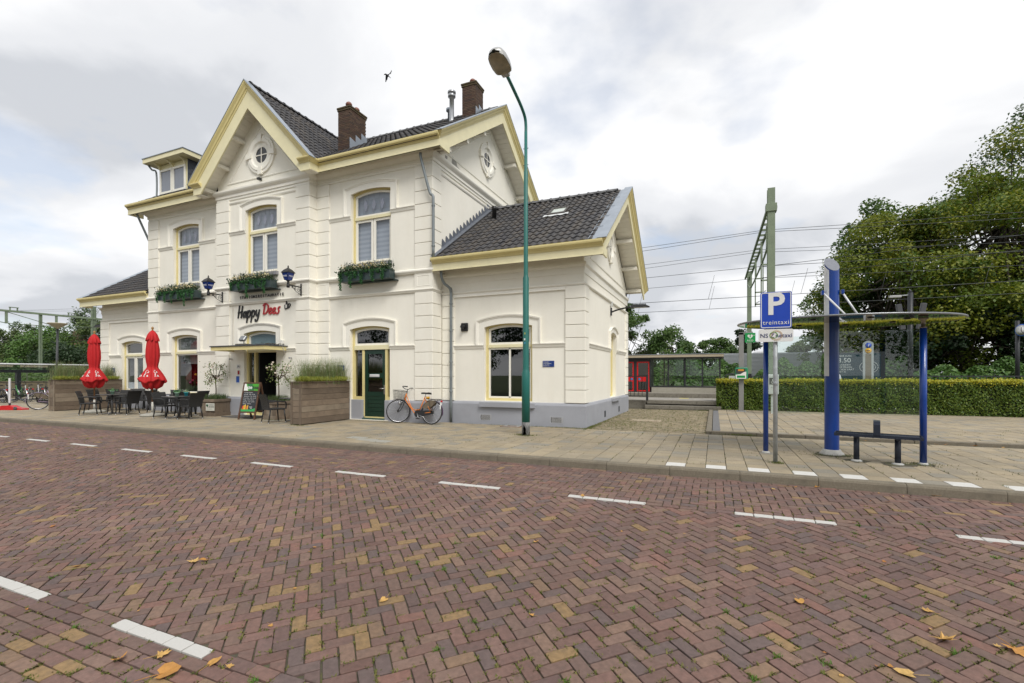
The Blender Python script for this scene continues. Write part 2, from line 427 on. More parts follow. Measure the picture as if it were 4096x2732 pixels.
def herring(x0, x1, y0, y1, rot, ox=0.0, oy=0.0):
    """herringbone field: pairs of bricks on the lattice (w,w),(2w,-2w), turned by rot"""
    c, s = math.cos(rot), math.sin(rot); w_ = BW
    N = int(max(x1-x0, y1-y0)*1.0 / w_) + 40
    mx, my = (x0+x1)/2, (y0+y1)/2
    for i in range(-N, N):
        for j in range(-N//2, N//2):
            u = i*w_ + j*2*w_; v = i*w_ - j*2*w_
            if abs(u) > (x1-x0) + 3 or abs(v) > (x1-x0) + 3: continue
            for (du, dv, a) in ((w_, w_/2, 0.0), (w_/2, 2*w_, R(90))):
                px, py = u + du, v + dv
                x = mx + ox + c*px - s*py; y = my + oy + s*px + c*py
                hy = BL/2*abs(math.sin(a + rot)) + BW/2*abs(math.cos(a + rot))
                if not in_view(x, y) or not (x0 < x < x1): continue
                if y0 - .004 < y - hy and y + hy < y1 + .004: slots.append((x, y, a + rot, 0, 0))
                elif y + hy > y0 + .012 and y - hy < y1 - .012: cut_slots.append((x, y, a + rot, y0, y1))
herring(XMIN, XMAX, NEAR_Y, FAR_Y - 0.05, R(45))
herring(XMIN, XMAX, FAR_Y + 0.05, KY - 0.11, 0.0)
# stretcher row under the kerb, rows of the two dash lines, and the coursed strip next to the camera
def row(y, x0, x1, off=0.0):
    n = int((x1-x0)/BL)
    for i in range(n):
        x = x0 + off + (i+.5)*BL
        if in_view(x, y): slots.append((x, y, 0.0, 0, 1))
row(KY - 0.055, XMIN, XMAX)
dash = []
for yy, ph in ((FAR_Y, 0.21), (NEAR_Y - 0.05, -3.98)):
    for k in range(-16, 8):
        x0 = ph + 1.985*k
        for i in range(10):
            x = x0 + (i + .5)*0.1985
            if not in_view(x, yy): continue
            if i < 5: dash.append((x - (0.0), yy))
            else: slots.append((x, yy, 0.0, 0, 1))
for j in range(24):
    row(NEAR_Y - 0.15 - j*0.1008, -9.5, 3.0, off=BL/2*(j % 2))
def dist_px(s):
    D = -s[0]*math.sin(R(23.25))*-1*-1 + s[1]*math.cos(R(23.25)) if False else (s[0]*-0.3947 + s[1]*0.9188)
    return D
def px_of(x, y):
    D = x*-0.3947 + y*0.9188; Rr = x*0.9188 + y*0.3947
    return (2048 + 1885*Rr/D, 1500 + 1885*(1.6 - zroad(y))/D) if D > 0.2 else (-1e5, 1e5)
slots.sort(key=lambda s: (0 if (-60 < px_of(s[0], s[1])[0] < 4160 and px_of(s[0], s[1])[1] < 2760) else 1, dist_px(s)))
near, rest = [], []
yel = brickcols
mats6 = [[] for _ in range(6)]; rn6 = [[] for _ in range(6)]
slope = math.atan(0.05)
cnt = 0
for s in slots:
    x, y, a = s[0] + rng.uniform(-.0025, .0025), s[1] + rng.uniform(-.0025, .0025), s[2] + rng.uniform(-.014, .014)
    sl = slope if y < 6.2 else 0.0
    T = Matrix.Translation((x, y, zroad(y) + rng.uniform(-.0035, .0025))) @ Matrix.Rotation(sl + rng.gauss(0, .012), 4, 'X') @ Matrix.Rotation(rng.gauss(0, .012), 4, 'Y') @ Matrix.Rotation(a, 4, 'Z')
    k = rng.randrange(6)
    if cnt < 300 and -60 < px_of(x, y)[0] < 4160 and px_of(x, y)[1] < 2760:
        o = mesh_obj('brick', bricks_m[k], brick_mat, road); o.matrix_local = T; cnt += 1
    else:
        mats6[k].append(T); rn6[k].append(rng.random())
allm = sum(mats6, []); allr = sum(rn6, [])
# two joined fields keep different worn outlines
o = join_instances('bricks', bricks_m[1], allm[::2], brick_mat, allr[::2], road); o['kind'] = 'stuff'
o = join_instances('bricks', bricks_m[4], allm[1::2], brick_mat, allr[1::2], road); o['kind'] = 'stuff'
def clip(P, ylim, keep_above):
    o = []
    for (p, q) in zip(P, P[1:] + P[:1]):
        ip = (p[1] >= ylim) == keep_above; iq = (q[1] >= ylim) == keep_above
        if ip: o.append(p)
        if ip != iq:
            t = (ylim - p[1])/(q[1] - p[1]); o.append((p[0] + (q[0] - p[0])*t, ylim))
    return o
cutb = MB(); cut_r = []
for (x, y, a, y0, y1) in cut_slots:
    l, w_ = .0945, .0445; c, s_ = math.cos(a), math.sin(a)
    P = [(x + u*c - v*s_, y + u*s_ + v*c) for u, v in ((l, w_), (-l, w_), (-l, -w_), (l, -w_))]
    P = clip(clip(P, y0 + .004, True), y1 - .004, False)
    if len(P) < 3: continue
    A = abs(sum(p[0]*q[1] - q[0]*p[1] for p, q in zip(P, P[1:] + P[:1])))/2
    if A < .0008: continue
    cx, cy = sum(p[0] for p in P)/len(P), sum(p[1] for p in P)/len(P); n = len(P); dz = rng.uniform(-.003, .002)
    V = [(p[0], p[1], zroad(p[1]) - .05) for p in P] + [(p[0], p[1], zroad(p[1]) - .004 + dz) for p in P] + [(cx + (p[0] - cx)*.92, cy + (p[1] - cy)*.92, zroad(p[1]) + dz) for p in P]
    F = [(i, (i+1) % n, n+(i+1) % n, n+i) for i in range(n)] + [(n+i, n+(i+1) % n, 2*n+(i+1) % n, 2*n+i) for i in range(n)] + [tuple(range(2*n, 3*n))]
    cutb.add(V, F); cut_r += [rng.random()]*len(F)
o = cutb.build('cut_bricks', brick_mat, road, world=False); o['kind'] = 'stuff'
at = o.data.attributes.new('rnd', 'FLOAT', 'FACE'); at.data.foreach_set('value', cut_r)
for (x, y) in dash:
    o = mesh_obj('white_brick', bricks_m[rng.randrange(6)], None, road)
    o.matrix_local = Matrix.Translation((x, y, zroad(y) + rng.uniform(-.001, .002))) @ Matrix.Rotation(slope, 4, 'X') @ Matrix.Rotation(rng.uniform(-.008, .008), 4, 'Z')
wb = [m.copy() for m in bricks_m]
for m in wb: m.materials.clear(); m.materials.append(whitebrick)
for o in [c for c in KIDS[road.name] if c.name.startswith('white_brick')]: o.data = wb[rng.randrange(6)]

# ---- kerb of 1 m stones
kerb_mat = M('kerb_concrete', (.185, .16, .118), 0.9, 0.2, 40, 0.5, 220, stain=(.095, .085, .066), stain_amt=.55, stain_scale=5)
kerb = empty('kerb', (-8, KY, 0)); kerb['kind'] = 'structure'
ksm = []
for v in range(3):
    m = MB(); r2 = random.Random(v)
    prof = [(0.0, -0.14), (0.0, 0.085), (0.012, 0.112), (0.035, 0.122), (0.125, 0.124), (0.125, -0.14)]
    m.sweep([(0.497, 0), (-0.497, 0)], [(-a, b) for a, b in prof], PL); ksm.append(m.mesh('kerb_stone'))
for i in range(46):
    x = -31.15 + i
    y = KY - 0.004 + 0.0035*max(0, -8 - x)**1.25*0.6
    o = mesh_obj('kerb_stone', ksm[i % 3], kerb_mat, kerb, True, (x, y, ZP - 0.124 + rng.uniform(-.004, .004)), (0, 0, rng.uniform(-.006, .006)))

# ---- pavement: concrete flags
flag_cols = [(0.318, 0.266, 0.182), (0.288, 0.246, 0.175), (0.336, 0.278, 0.19), (0.302, 0.25, 0.17), (0.274, 0.238, 0.178), (0.322, 0.271, 0.194), (0.254, 0.232, 0.187), (0.298, 0.254, 0.18)]
flag_mat = M('concrete_flag', (0, 0, 0), 0.92, 0.18, 55, 0.45, 300, rnd=flag_cols, wvar=.16, stain=(.125, .11, .085), stain_amt=.45, stain_scale=2.6)
paver_mat = M('concrete_paver', (0, 0, 0), 0.92, 0.2, 55, 0.45, 300, rnd=[(.27,.222,.142),(.245,.20,.126),(.225,.188,.122),(.28,.235,.160),(.21,.176,.118)], stain=(.12, .115, .06), stain_amt=.5, stain_scale=3)
pave = grid_sheet('pavement', [-60, -26, -3.3, 0, 12, 30], [KY + 0.10, 12.0, 13.0, 21.2, 24.4], lambda x, y: ZP - 0.014, soil)
def flag_mesh(name, l, w_, h=.04, g=.009):
    m = MB(); x = l/2 - g/2; y = w_/2 - g/2; e = .004
    V = [(-x,-y,-h),(x,-y,-h),(x,y,-h),(-x,y,-h),(-x,-y,-e),(x,-y,-e),(x,y,-e),(-x,y,-e),(-x+e,-y+e,0),(x-e,-y+e,0),(x-e,y-e,0),(-x+e,y-e,0)]
    F = [(i,(i+1)%4,4+(i+1)%4,4+i) for i in range(4)]+[(4+i,4+(i+1)%4,8+(i+1)%4,8+i) for i in range(4)]+[(8,9,10,11)]
    m.add(V, F); return m.mesh(name)
fl_m = flag_mesh('flag', .30, .30); wf_m = fl_m.copy(); pv_m = flag_mesh('paver', .2, .1, g=.010); lb_m = flag_mesh('border_stone', 1.0, .19)
white_flag = M('white_flag', (.60, .59, .56), 0.85, 0.1, 50, .2, 200, stain=(.4, .38, .33), stain_amt=.5, stain_scale=9)
flags = []; wflags = []
def visx(x, y): return -3.0*y - 1.0 < x < 0.55*y + 1.5
nx = 0
y = KY + 0.125 + 0.15
ys = []
while y < 12.35: ys.append(y); y += .30
for j, yy in enumerate(ys):
    for i in range(-115, 40):
        x = i*.30 + (.15 if j % 2 else 0.0)*0 + .02
        if not visx(x, yy): continue
        if j == 0 and x > -1.0 and (i % 2 == 0): wflags.append((x, yy)); continue
        flags.append((x, yy, ZP, 0))
# grey patch stones and the raised forecourt beyond the second kerb
y0f = 12.80
for j in range(27):
    yy = y0f + .15 + j*.30
    for i in range(0, 56):
        x = .28 + i*.30
        if visx(x, yy): flags.append((x, yy, ZP + 0.05, 0))
for j in range(1, 14):      # flags left of the building
    yy = 12.45 + j*.30
    for i in range(-135, -88):
        x = i*.30 + .02
        if visx(x, yy): flags.append((x, yy, ZP, 0))
flags.sort(key=lambda s: dist_px(s))
ftr, frn = [], []; cnt = 0
for (x, yy, z, a) in flags:
    T = Matrix.Translation((x + rng.uniform(-.002, .002), yy + rng.uniform(-.002, .002), z + rng.uniform(-.003, .002))) @ Matrix.Rotation(rng.gauss(0, .006), 4, 'X') @ Matrix.Rotation(rng.gauss(0, .006), 4, 'Y') @ Matrix.Rotation(rng.uniform(-.006, .006), 4, 'Z')
    px = px_of(x, yy)[0]
    if cnt < 300 and -20 < px < 4110:
        o = mesh_obj('flag', fl_m, flag_mat, pave); o.matrix_local = T; cnt += 1
    else: ftr.append(T); frn.append(rng.random())
o = join_instances('flags', fl_m, ftr, flag_mat, frn, pave); o['kind'] = 'stuff'
for (x, yy) in wflags:
    mesh_obj('white_flag', wf_m, white_flag, pave, loc=(x, yy, ZP + .001))
# small pavers between the wing and the steps
ptr, prn = [], []; cnt = 0; pv = []
for j in range(83):
    yy = 12.50 + .05 + j*.1
    for i in range(22):
        x = -4.2 + i*.2 + (.1 if j % 2 else 0)
        if x < -.22 and yy < 20.7: pv.append((x, yy, ZP))
pv.sort(key=dist_px)
for (x, yy, z) in pv:
    T = Matrix.Translation((x + rng.uniform(-.004, .004), yy + rng.uniform(-.004, .004), z + rng.uniform(-.006, .003))) @ Matrix.Rotation(rng.gauss(0, .012), 4, 'X') @ Matrix.Rotation(rng.uniform(-.02, .02), 4, 'Z')
    if cnt < 300 and x > -3.2: o = mesh_obj('paver', pv_m, paver_mat, pave); o.matrix_local = T; cnt += 1
    else: ptr.append(T); prn.append(rng.random())
o = join_instances('pavers', pv_m, ptr, paver_mat, prn, pave); o['kind'] = 'stuff'
# second kerb: low edging of the forecourt with a corner
edge = empty('edging', (5, 12.6, 0)); edge['kind'] = 'structure'
em = MB().box((-.497, -.07, -.1), (.497, .07, 0), .012).mesh('edging_stone')
for i in range(13): mesh_obj('edging_stone', em, kerb_mat, edge, True, (.42 + i, 12.70, ZP + .062 + rng.uniform(-.004, .004)))
for i in range(8): mesh_obj('edging_stone', em, M('sand_edging', (.30, .24, .155), .9, .15, 40, .4, 200), edge, True, (-.13, 13.2 + i, ZP + .052 + rng.uniform(-.003, .003)), (0, 0, R(90)))
for i in range(25): mesh_obj('grey_paver', flag_mesh('grey_paver', .2, .3) if i == 0 else bpy.data.meshes['grey_paver'], M('grey_paver', (.15, .15, .155), .9, .15, 40, .4, 200), pave, loc=(.05, 12.95 + i*.30, ZP + .047))
# covers in the paving
cov = tag(MB().box((-5.55, 12.05, ZP - .02), (-4.95, 12.42, ZP + .008), .004).build('manhole_cover', M('rust', (.16, .07, .035), .9, .3, 20, .4, 80)), 'rusty square cover in grey frame by the wing wall', 'manhole cover')
MB().sweep([(-5.0, 12.06), (-5.0, 12.4), (-5.5, 12.4), (-5.5, 12.06)], [(.0, ZP - .01), (.0, ZP + .012), (.09, ZP + .012), (.09, ZP - .01)], PL, closed=True).build('frame', M('grey_conc', (.33, .33, .31), .9, .15, 30, .3, 100), cov)
for k, (x, y) in enumerate(((-7.6, 8.6), (-7.15, 8.42), (-6.7, 8.35))):
    mesh_obj('pale_flag', flag_mesh('pale_flag', .45, .28) if k == 0 else bpy.data.meshes['pale_flag'], M('pale_conc', (.31, .30, .26), .9, .12, 30, .3, 100), pave, loc=(x, y, ZP + .006), rot=(0, 0, .02*k))
tag(MB().box((-2.45, 15.2, ZP - .02), (-1.55, 15.75, ZP + .012), .006).build('concrete_cover', M('pale_cover', (.36, .30, .22), .9, .2, 12, .3, 60, stain=(.14, .08, .05), stain_amt=.7, stain_scale=5)), 'pale rectangular concrete cover in the mossy pavers', 'cover')

# ---- platform terraces behind
stone = M('step_concrete', (.19, .175, .145), .92, .22, 14, .5, 120, stain=(.09, .08, .06), stain_amt=.7, stain_scale=2.2)
plat = MB().box((-60, 21.35, -.1), (16, 24.0, .50)).box((-60, 24.0, -.1), (40, 27.6, .70)).build('platform', M('platform_paving', (.27, .25, .21), .92, .15, 20, .3, 120), recentre=False, loc=(0, 0, 0)); plat['kind'] = 'structure'
st_m = MB().box((-.4985, 0, -.16), (.4985, .36, 0), .012).mesh('step_block')
steps = empty('steps', (-1.4, 20.9, ZP), label='low concrete steps up to the platform beside the hedge', cat='steps')
for i in range(3):
    mesh_obj('step_block', st_m, stone, steps, True, (-2.25 + i*1.0, 20.75, .315)); mesh_obj('step_block', st_m, stone, steps, True, (-2.2 + i*1.0, 21.08, .52))
em2 = MB().box((-.4985, 0, -.24), (.4985, .30, 0), .01).mesh('platform_edge')
for i in range(20): mesh_obj('platform_edge', em2, stone, plat, True, (-8.2 + i*1.0, 23.95, .712))
tf_m = flag_mesh('terrace_flag', .4, .4)
for j in range(6):
    for i in range(22): mesh_obj('terrace_flag', tf_m, M('terrace_flag', (0, 0, 0), .9, .12, 30, .3, 150, rnd=[(.30,.28,.25),(.34,.32,.28),(.27,.255,.23)]), plat, loc=(-8.3 + i*.4, 21.6 + j*.4, .512))
MB().box((-60, 21.05, -.1), (-2.75, 21.40, .505), .01).build('retaining_wall', stone, plat)
tag(MB().box((-1.5, 23.1, .5), (-1.1, 23.5, .518)).build('warning_flag', M('yellow_flag', (.55, .48, .12), .8)), 'yellow paving tile on the platform terrace', 'tile')
# track bed
grid_sheet('track_bed', [-160, -40, 0, 40, 90], [27.6, 41.0], lambda x, y: 0.0, ball)
for k, yc in enumerate((29.3, 33.7)):
    tr = empty('railway_track', (-10, yc, 0), label='%s railway track behind the platform' % ('near' if k == 0 else 'far'), cat='track', group='railway tracks')
    for dy_ in (-.72, .72): MB().box((-120, yc + dy_ - .035, .1), (60, yc + dy_ + .035, .26)).build('rail', M('rail_steel', (.14, .10, .08), .6, .2, 10, metal=.6), tr)
# ================================================================== STATION BUILDING
wallm = M('cream_render', (.84, .812, .725), 0.85, 0.03, 1.3, 0.22, 90, stain=(.70, .65, .53), stain_amt=.20, stain_scale=2.6, stain_vec=(1, 1, .10))
trim = M('cream_paint', (.84, .815, .735), 0.6, 0.03, 3, 0.05, 60)
yelm = M('yellow_paint', (.70, .60, .285), 0.5, 0.06, 2.5, 0.06, 60, stain=(.58, .48, .22), stain_amt=.25, stain_scale=1.2)
yelp = M('pale_yellow_paint', (.76, .70, .45), 0.5, 0.05, 2.5, 0.06, 60)
greym = M('grey_plinth_paint', (.33, .34, .375), 0.8, 0.07, 2.2, 0.2, 70, stain=(.26, .265, .28), stain_amt=.5, stain_scale=1.1)
soffm = M('soffit_paint', (.76, .73, .64), 0.7, 0.05, 3)
zinc = M('zinc', (.36, .40, .45), 0.45, 0.12, 3, 0.05, 40, metal=.55)
leadm = M('lead', (.14, .155, .185), 0.55, 0.2, 8, 0.1, 50, metal=.3)
pipem = M('zinc_pipe', (.20, .225, .235), 0.5, 0.12, 5, metal=.35)
tilem = M('roof_tile', (0, 0, 0), 0.55, 0.22, 18, 0.3, 120, rnd=[(.056,.053,.055),(.070,.066,.066),(.049,.048,.053),(.078,.068,.062),(.064,.063,.068),(.054,.052,.057),(.088,.078,.070),(.060,.057,.058)], stain=(.10, .09, .075), stain_amt=.40, stain_scale=7)
ridgem = M('ridge_tile', (.060, .062, .070), 0.5, 0.25, 9, 0.3, 80, stain=(.05, .045, .03), stain_amt=.6, stain_scale=5)
chimm = M('chimney_brick', (0, 0, 0), 0.9, 0.22, 30, 0.4, 120, rnd=[(.085,.048,.034),(.070,.042,.032),(.098,.058,.038),(.060,.040,.032),(.078,.050,.033),(.105,.066,.044)], stain=(.06, .05, .035), stain_amt=.5, stain_scale=6)
mortar = M('mortar', (.30, .26, .20), 0.95, 0.2, 30)
darkin = M('interior_shade', (.016, .016, .017), 0.9, 0.3, 1.0)
pane_m = glass('window_glass', (.82, .86, .88), .03)
pane_d = glass('dark_window_glass', (.55, .57, .57), .04)
blindm = M('roller_blind', (.44, .46, .52), 0.8, 0.05, 2)
blindd = M('roller_blind_band', (.36, .38, .44), 0.8, 0.05, 2)
blackp = M('black_paint', (.012, .012, .013), 0.4, 0.2, 5)
slate = M('slate', (0, 0, 0), 0.6, 0.2, 12, .2, 60, rnd=[(.075,.085,.105),(.06,.07,.09),(.095,.10,.115)])

XL, XR, YF, YB = -21.65, -7.82, 12.10, 20.0
BXL, BXR, YC, CX = -16.95, -12.42, 11.78, -14.68
WXR, WY = -3.28, 12.62
LXL = -26.18
RY = 16.05                                   # ridge line
st = empty('station_building', (CX, YF, ZP), label='cream station building with yellow eaves, dark tiled roofs and lower side wings', cat='building')

def arc_pts(xl, xr, zs, rise, n=12):
    """points of a segmental arch from right to left"""
    c = (xl+xr)/2; hw = (xr-xl)/2
    if rise < 1e-4: return [(xr, zs), (xl, zs)]
    rad = (hw*hw + rise*rise)/(2*rise); cz = zs + rise - rad; a = math.asin(hw/rad)
    return [(c + rad*math.sin(t), cz + rad*math.cos(t)) for t in [a - 2*a*i/n for i in range(n+1)]]

def wall(u0, u1, z0, z1, ops, emb, reveal=0.22, thick=0.3, name='wall', mat=None, top=None):
    """wall sheet with arched openings [(ul, ur, zb, zs, rise)], reveals turned inwards; top(u) overrides z1"""
    m = MB(); tp = top or (lambda u: z1)
    cuts = sorted(set([u0, u1] + [o[0] for o in ops] + [o[1] for o in ops]))
    def quad(a, b, za, zb2, zc, zd): m.add([emb(a, za, 0), emb(b, zb2, 0), emb(b, zc, 0), emb(a, zd, 0)], [(0, 1, 2, 3)])
    for a, b in zip(cuts[:-1], cuts[1:]):
        op = [o for o in ops if o[0] <= a + 1e-6 and o[1] >= b - 1e-6]
        if not op: quad(a, b, z0, z0, tp(b), tp(a)); continue
        ul, ur, zb_, zs, rise = op[0]
        if zb_ > z0 + 1e-4: quad(ul, ur, z0, z0, zb_, zb_)
        P = arc_pts(ul, ur, zs, rise)
        for p, q in zip(P[:-1], P[1:]): m.add([emb(q[0], q[1], 0), emb(p[0], p[1], 0), emb(p[0], tp(p[0]), 0), emb(q[0], tp(q[0]), 0)], [(0, 1, 2, 3)])
        rim = [(ur, zb_)] + P + [(ul, zb_)]
        for p, q in zip(rim, rim[1:] + rim[:1]):
            m.add([emb(p[0], p[1], 0), emb(q[0], q[1], 0), emb(q[0], q[1], -reveal), emb(p[0], p[1], -reveal)], [(0, 1, 2, 3)])
    return m.build(name, mat or wallm, st)

# openings: (left, right, bottom, spring, rise)
w_ul = (-20.08, -18.50, 5.18, 7.53, .10); w_ur = (-10.92, -9.34, 5.18, 7.53, .10); w_uc = (-15.46, -13.90, 5.18, 7.53, .10)
w_gl = (-20.16, -18.60, .82, 3.16, .09); d_gr = (-10.96, -9.38, .17, 3.12, .10); d_gc = (-15.55, -13.95, .17, 3.12, .10)
w_wr = (-6.31, -4.79, .84, 3.06, .10); w_wl = (-24.62, -23.06, .84, 3.06, .10)
FF, FC, FW = FR(YF), FR(YC), FR(WY)
wall(BXR - .05, XR, 0, 8.42, [w_ur, d_gr], FF) if False else None
def two(u0, u1, ops_lo, ops_hi, emb):
    wall(u0, u1, .0, 4.45, ops_lo, emb); wall(u0, u1, 4.45, 8.42, ops_hi, emb)
two(XL, BXL, [w_gl], [w_ul], FF); two(BXR, XR, [d_gr], [w_ur], FF)
wall(BXL, BXR, 0, 4.45, [d_gc], FC); 
k = 1.04; zap = 11.05
wall(BXL, BXR, 4.45, 8.42, [w_uc], FC)
# gable of the bay, side returns of the bay
MB().prism([(BXL, 8.42), (BXR, 8.42), (BXR, 8.64), (CX, 11.02), (BXL, 8.64)], 0, -.3, FC).build('gable_wall', wallm, st)
for xx, s_ in ((BXL, -1), (BXR, 1)):
    MB().add([(xx, YC, 0), (xx, YF, 0), (xx, YF, 8.42), (xx, YC, 8.42)], [(0, 1, 2, 3)]).build('wall', wallm, st)
# right side wall with gable; left one plain
SRm = SR(XR)
g_pts = [(YF + .01, 0), (YB - .01, 0), (YB - .01, 8.4), (RY, 11.25), (YF + .01, 8.4)]
MB().prism(g_pts, 0, -.3, SRm).build('side_wall', wallm, st)
MB().prism(g_pts, 0, .3, SR(XL)).build('side_wall', wallm, st)
MB().prism([(XL, 0), (XR, 0), (XR, 8.42), (XL, 8.42)], 0, .3, FR(YB)).build('rear_wall', wallm, st)
# wings
wall(XR, WXR, 0, 4.85, [w_wr], FW); wall(LXL, XL, 0, 4.85, [w_wl], FW)
side_door = (16.15, 17.15, .84, 2.98, .12)
sw = SR(WXR); WB = 2*RY - WY
wall(WY, WB, 0, 4.9, [side_door], sw)
MB().prism([(WY, 4.9), (WB, 4.9), (RY, 7.35)], 0, -.3, sw).build('gable_wall', wallm, st)
MB().prism([(WY + .01, 0), (WB - .01, 0), (WB - .01, 4.9), (RY, 7.35), (WY + .01, 4.9)], 0, .3, SR(LXL)).build('side_wall', wallm, st)
MB().prism([(LXL, 0), (WXR, 0), (WXR, 4.9), (LXL, 4.9)], 0, .3, FR(WB)).build('rear_wall', wallm, st)
# near-black sheets behind the openings, painting the shade of the unlit rooms
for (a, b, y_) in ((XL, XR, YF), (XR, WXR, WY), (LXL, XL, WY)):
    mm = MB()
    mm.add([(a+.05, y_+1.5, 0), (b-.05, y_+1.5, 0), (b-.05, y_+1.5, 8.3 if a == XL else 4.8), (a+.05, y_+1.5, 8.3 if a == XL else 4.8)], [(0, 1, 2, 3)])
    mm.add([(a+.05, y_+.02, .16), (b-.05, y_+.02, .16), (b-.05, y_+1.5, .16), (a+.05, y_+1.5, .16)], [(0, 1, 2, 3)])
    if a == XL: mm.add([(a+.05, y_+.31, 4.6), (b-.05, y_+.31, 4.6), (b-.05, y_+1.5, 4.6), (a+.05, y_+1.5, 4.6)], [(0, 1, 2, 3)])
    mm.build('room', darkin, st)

# ---- mouldings
PLAN = [(XR, YB), (XR, YF), (BXR, YF), (BXR, YC), (BXL, YC), (BXL, YF), (XL, YF), (XL, YB)]
def plan_sweep(path, prof, name='string_course', mat=None): return MB().sweep(path, prof, PL).build(name, mat or trim, st)
E_ = -.01
corn = [(E_, 7.98), (.03, 7.98), (.03, 8.06), (.06, 8.07), (.06, 8.16), (.13, 8.23), (.15, 8.27), (.15, 8.33), (E_, 8.33)]
plan_sweep(PLAN, corn, 'cornice')
plan_sweep(PLAN, [(E_, 4.70), (.06, 4.70), (.075, 4.73), (.10, 4.755), (.10, 4.795), (.065, 4.83), (E_, 4.83)])
plan_sweep(PLAN, [(E_, 4.13), (.04, 4.13), (.055, 4.17), (.075, 4.185), (.075, 4.21), (.05, 4.225), (E_, 4.225)])
wcorn = [(E_, 4.40), (.02, 4.40), (.03, 4.58), (.08, 4.63), (.08, 4.70), (E_, 4.70)]
wlow = [(E_, 4.07), (.035, 4.07), (.06, 4.10), (.06, 4.13), (.03, 4.145), (E_, 4.145)]
WP = [(WXR, WB), (WXR, WY), (XR, WY)]; WPL = [(XL, WY), (LXL, WY), (LXL, WB)]
for p in (WP, WPL): plan_sweep(p, wcorn, 'cornice'); plan_sweep(p, wlow)
# plinth, broken at the doors
plp = lambda t: [(E_, 0), (t, 0), (t, .74), (t - .03, .80), (E_, .82)]
def plinth(path, t=.09): MB().sweep(path, plp(t), PL).build('plinth', greym, st)
plinth([(WXR, WB), (WXR, WY), (XR + .02, WY)], .07); plinth([(XL - .02, WY), (LXL, WY), (LXL, WB)], .07)
plinth([(XR, WY), (XR, YF), (-9.36, YF)], .10); plinth([(-10.98, YF), (BXR, YF), (BXR, YC), (-13.93, YC)], .10)
plinth([(-15.57, YC), (BXL, YC), (BXL, YF), (XL, YF), (XL, WY)], .10)
for (a, b) in ((-9.62, -9.37), (-10.98, -10.50)): MB().box((a, YF + .03, 0), (b, YF + .2, .80), .01).build('plinth', greym, st)

# ---- quoin blocks
def quoins(x0, x1, y0, y1, zs, proud=0.045):
    """zs: list of zone (bottom, top); blocks of about 0.375 m"""
    for (za, zb_) in zs:
        n = max(1, round((zb_ - za)/.376)); h = (zb_ - za)/n
        for i in range(n):
            MB().box((x0, y0, za + i*h + .004), (x1, y1, za + (i+1)*h - .009), .010).build('quoin_block', wallm, st)
LO, HI = (.82, 4.13), (4.83, 7.98)
q = .045
for zs in ([LO, HI],):
    quoins(-8.42, XR + q, YF - q, YF + .46, zs)                 # right corner
    quoins(XL - q, -21.0, YF - q, YF + .46, zs)                 # left corner
    quoins(BXR, -11.84, YF - q, YF + .1, zs)                    # beside the bay
    quoins(-17.52, BXL, YF - q, YF + .1, zs)
    quoins(-13.0, BXR + q, YC - q, YC + .30, zs)                # bay corners
    quoins(BXL - q, -16.30, YC - q, YC + .30, zs)
WLO = [(.82, 4.07)]
quoins(XR + .06, -7.34, WY - .05, WY + .1, WLO); quoins(-3.80, WXR + .05, WY - .05, WY + .40, WLO)
quoins(LXL - .05, -25.55, WY - .05, WY + .4, WLO); quoins(WXR - .1, WXR + .05, WB - .42, WB + .04, WLO)
# pedestal panels between the two strings
def pedestal(x0, x1, y0, y1, px0, px1, yy):
    MB().box((x0, y0, 4.225), (x1, y1, 4.70)).build('pedestal', wallm, st)
    MB().sweep([(px0, 4.30), (px1, 4.30), (px1, 4.63), (px0, 4.63)], [(0, 0), (.012, .008), (.024, 0)], FR(yy - .001), closed=True).build('panel_moulding', trim, st)
pedestal(-8.42, XR + q, YF - q, YF + .46, -8.34, -7.86, YF - q); pedestal(XL - q, -21.0, YF - q, YF + .46, -21.60, -21.08, YF - q)
pedestal(BXR, -11.84, YF - q, YF + .1, -12.30, -11.92, YF - q); pedestal(-13.0, BXR + q, YC - q, YC + .3, -12.92, -12.46, YC - q)
pedestal(BXL - q, -16.30, YC - q, YC + .3, -16.9, -16.38, YC - q); pedestal(-17.52, BXL, YF - q, YF + .1, -17.45, -17.05, YF - q)
# raised frames of the wing panels (header under the low string and side strips)
for (a, b) in ((-7.34, -3.80), (-25.55, -21.8)):
    MB().sweep([(b, 4.03), (a, 4.03)], [(-.05, -.01), (-.05, .012), (-.02, .03), (.02, .035), (.06, .05), (.06, -.01)], FW).build('panel_moulding', trim, st)

# ---- window surrounds and impost strings
def surround(op, zimp, emb, wd=.27):
    ul, ur, zb_, zs, rise = op; h = wd/2
    top = arc_pts(ul - h, ur + h, zs + .06, rise + .02, 14)
    path = [(ur + h, zimp)] + top + [(ul - h, zimp)]
    # flat band with a moulded outer edge; the path runs right to left over the top, left normal points down/in
    prof = [(h - .004, -.01), (h - .004, .028), (-h*.35, .030), (-h*.42, .046), (-h*.62, .050), (-h*.70, .070), (-h, .078), (-h, -.01)]
    MB().sweep(path, prof, emb).build('window_surround', trim, st)
def impost(u0, u1, z, emb):
    MB().sweep([(u1, z), (u0, z)], [(.10, -.01), (.09, .02), (.03, .04), (.0, .065), (-.025, .065), (-.035, -.01)], emb).build('string_course', trim, st)
for op in (w_ul, w_ur): surround(op, 6.80, FF)
surround(w_uc, 6.80, FC)
for op in (w_gl, d_gr): surround(op, 2.52, FF)
surround(d_gc, 2.52, FC); surround(w_wr, 2.50, FW); surround(w_wl, 2.50, FW)
surround((16.15, 17.15, .84, 2.98, .12), 2.45, sw, .2)
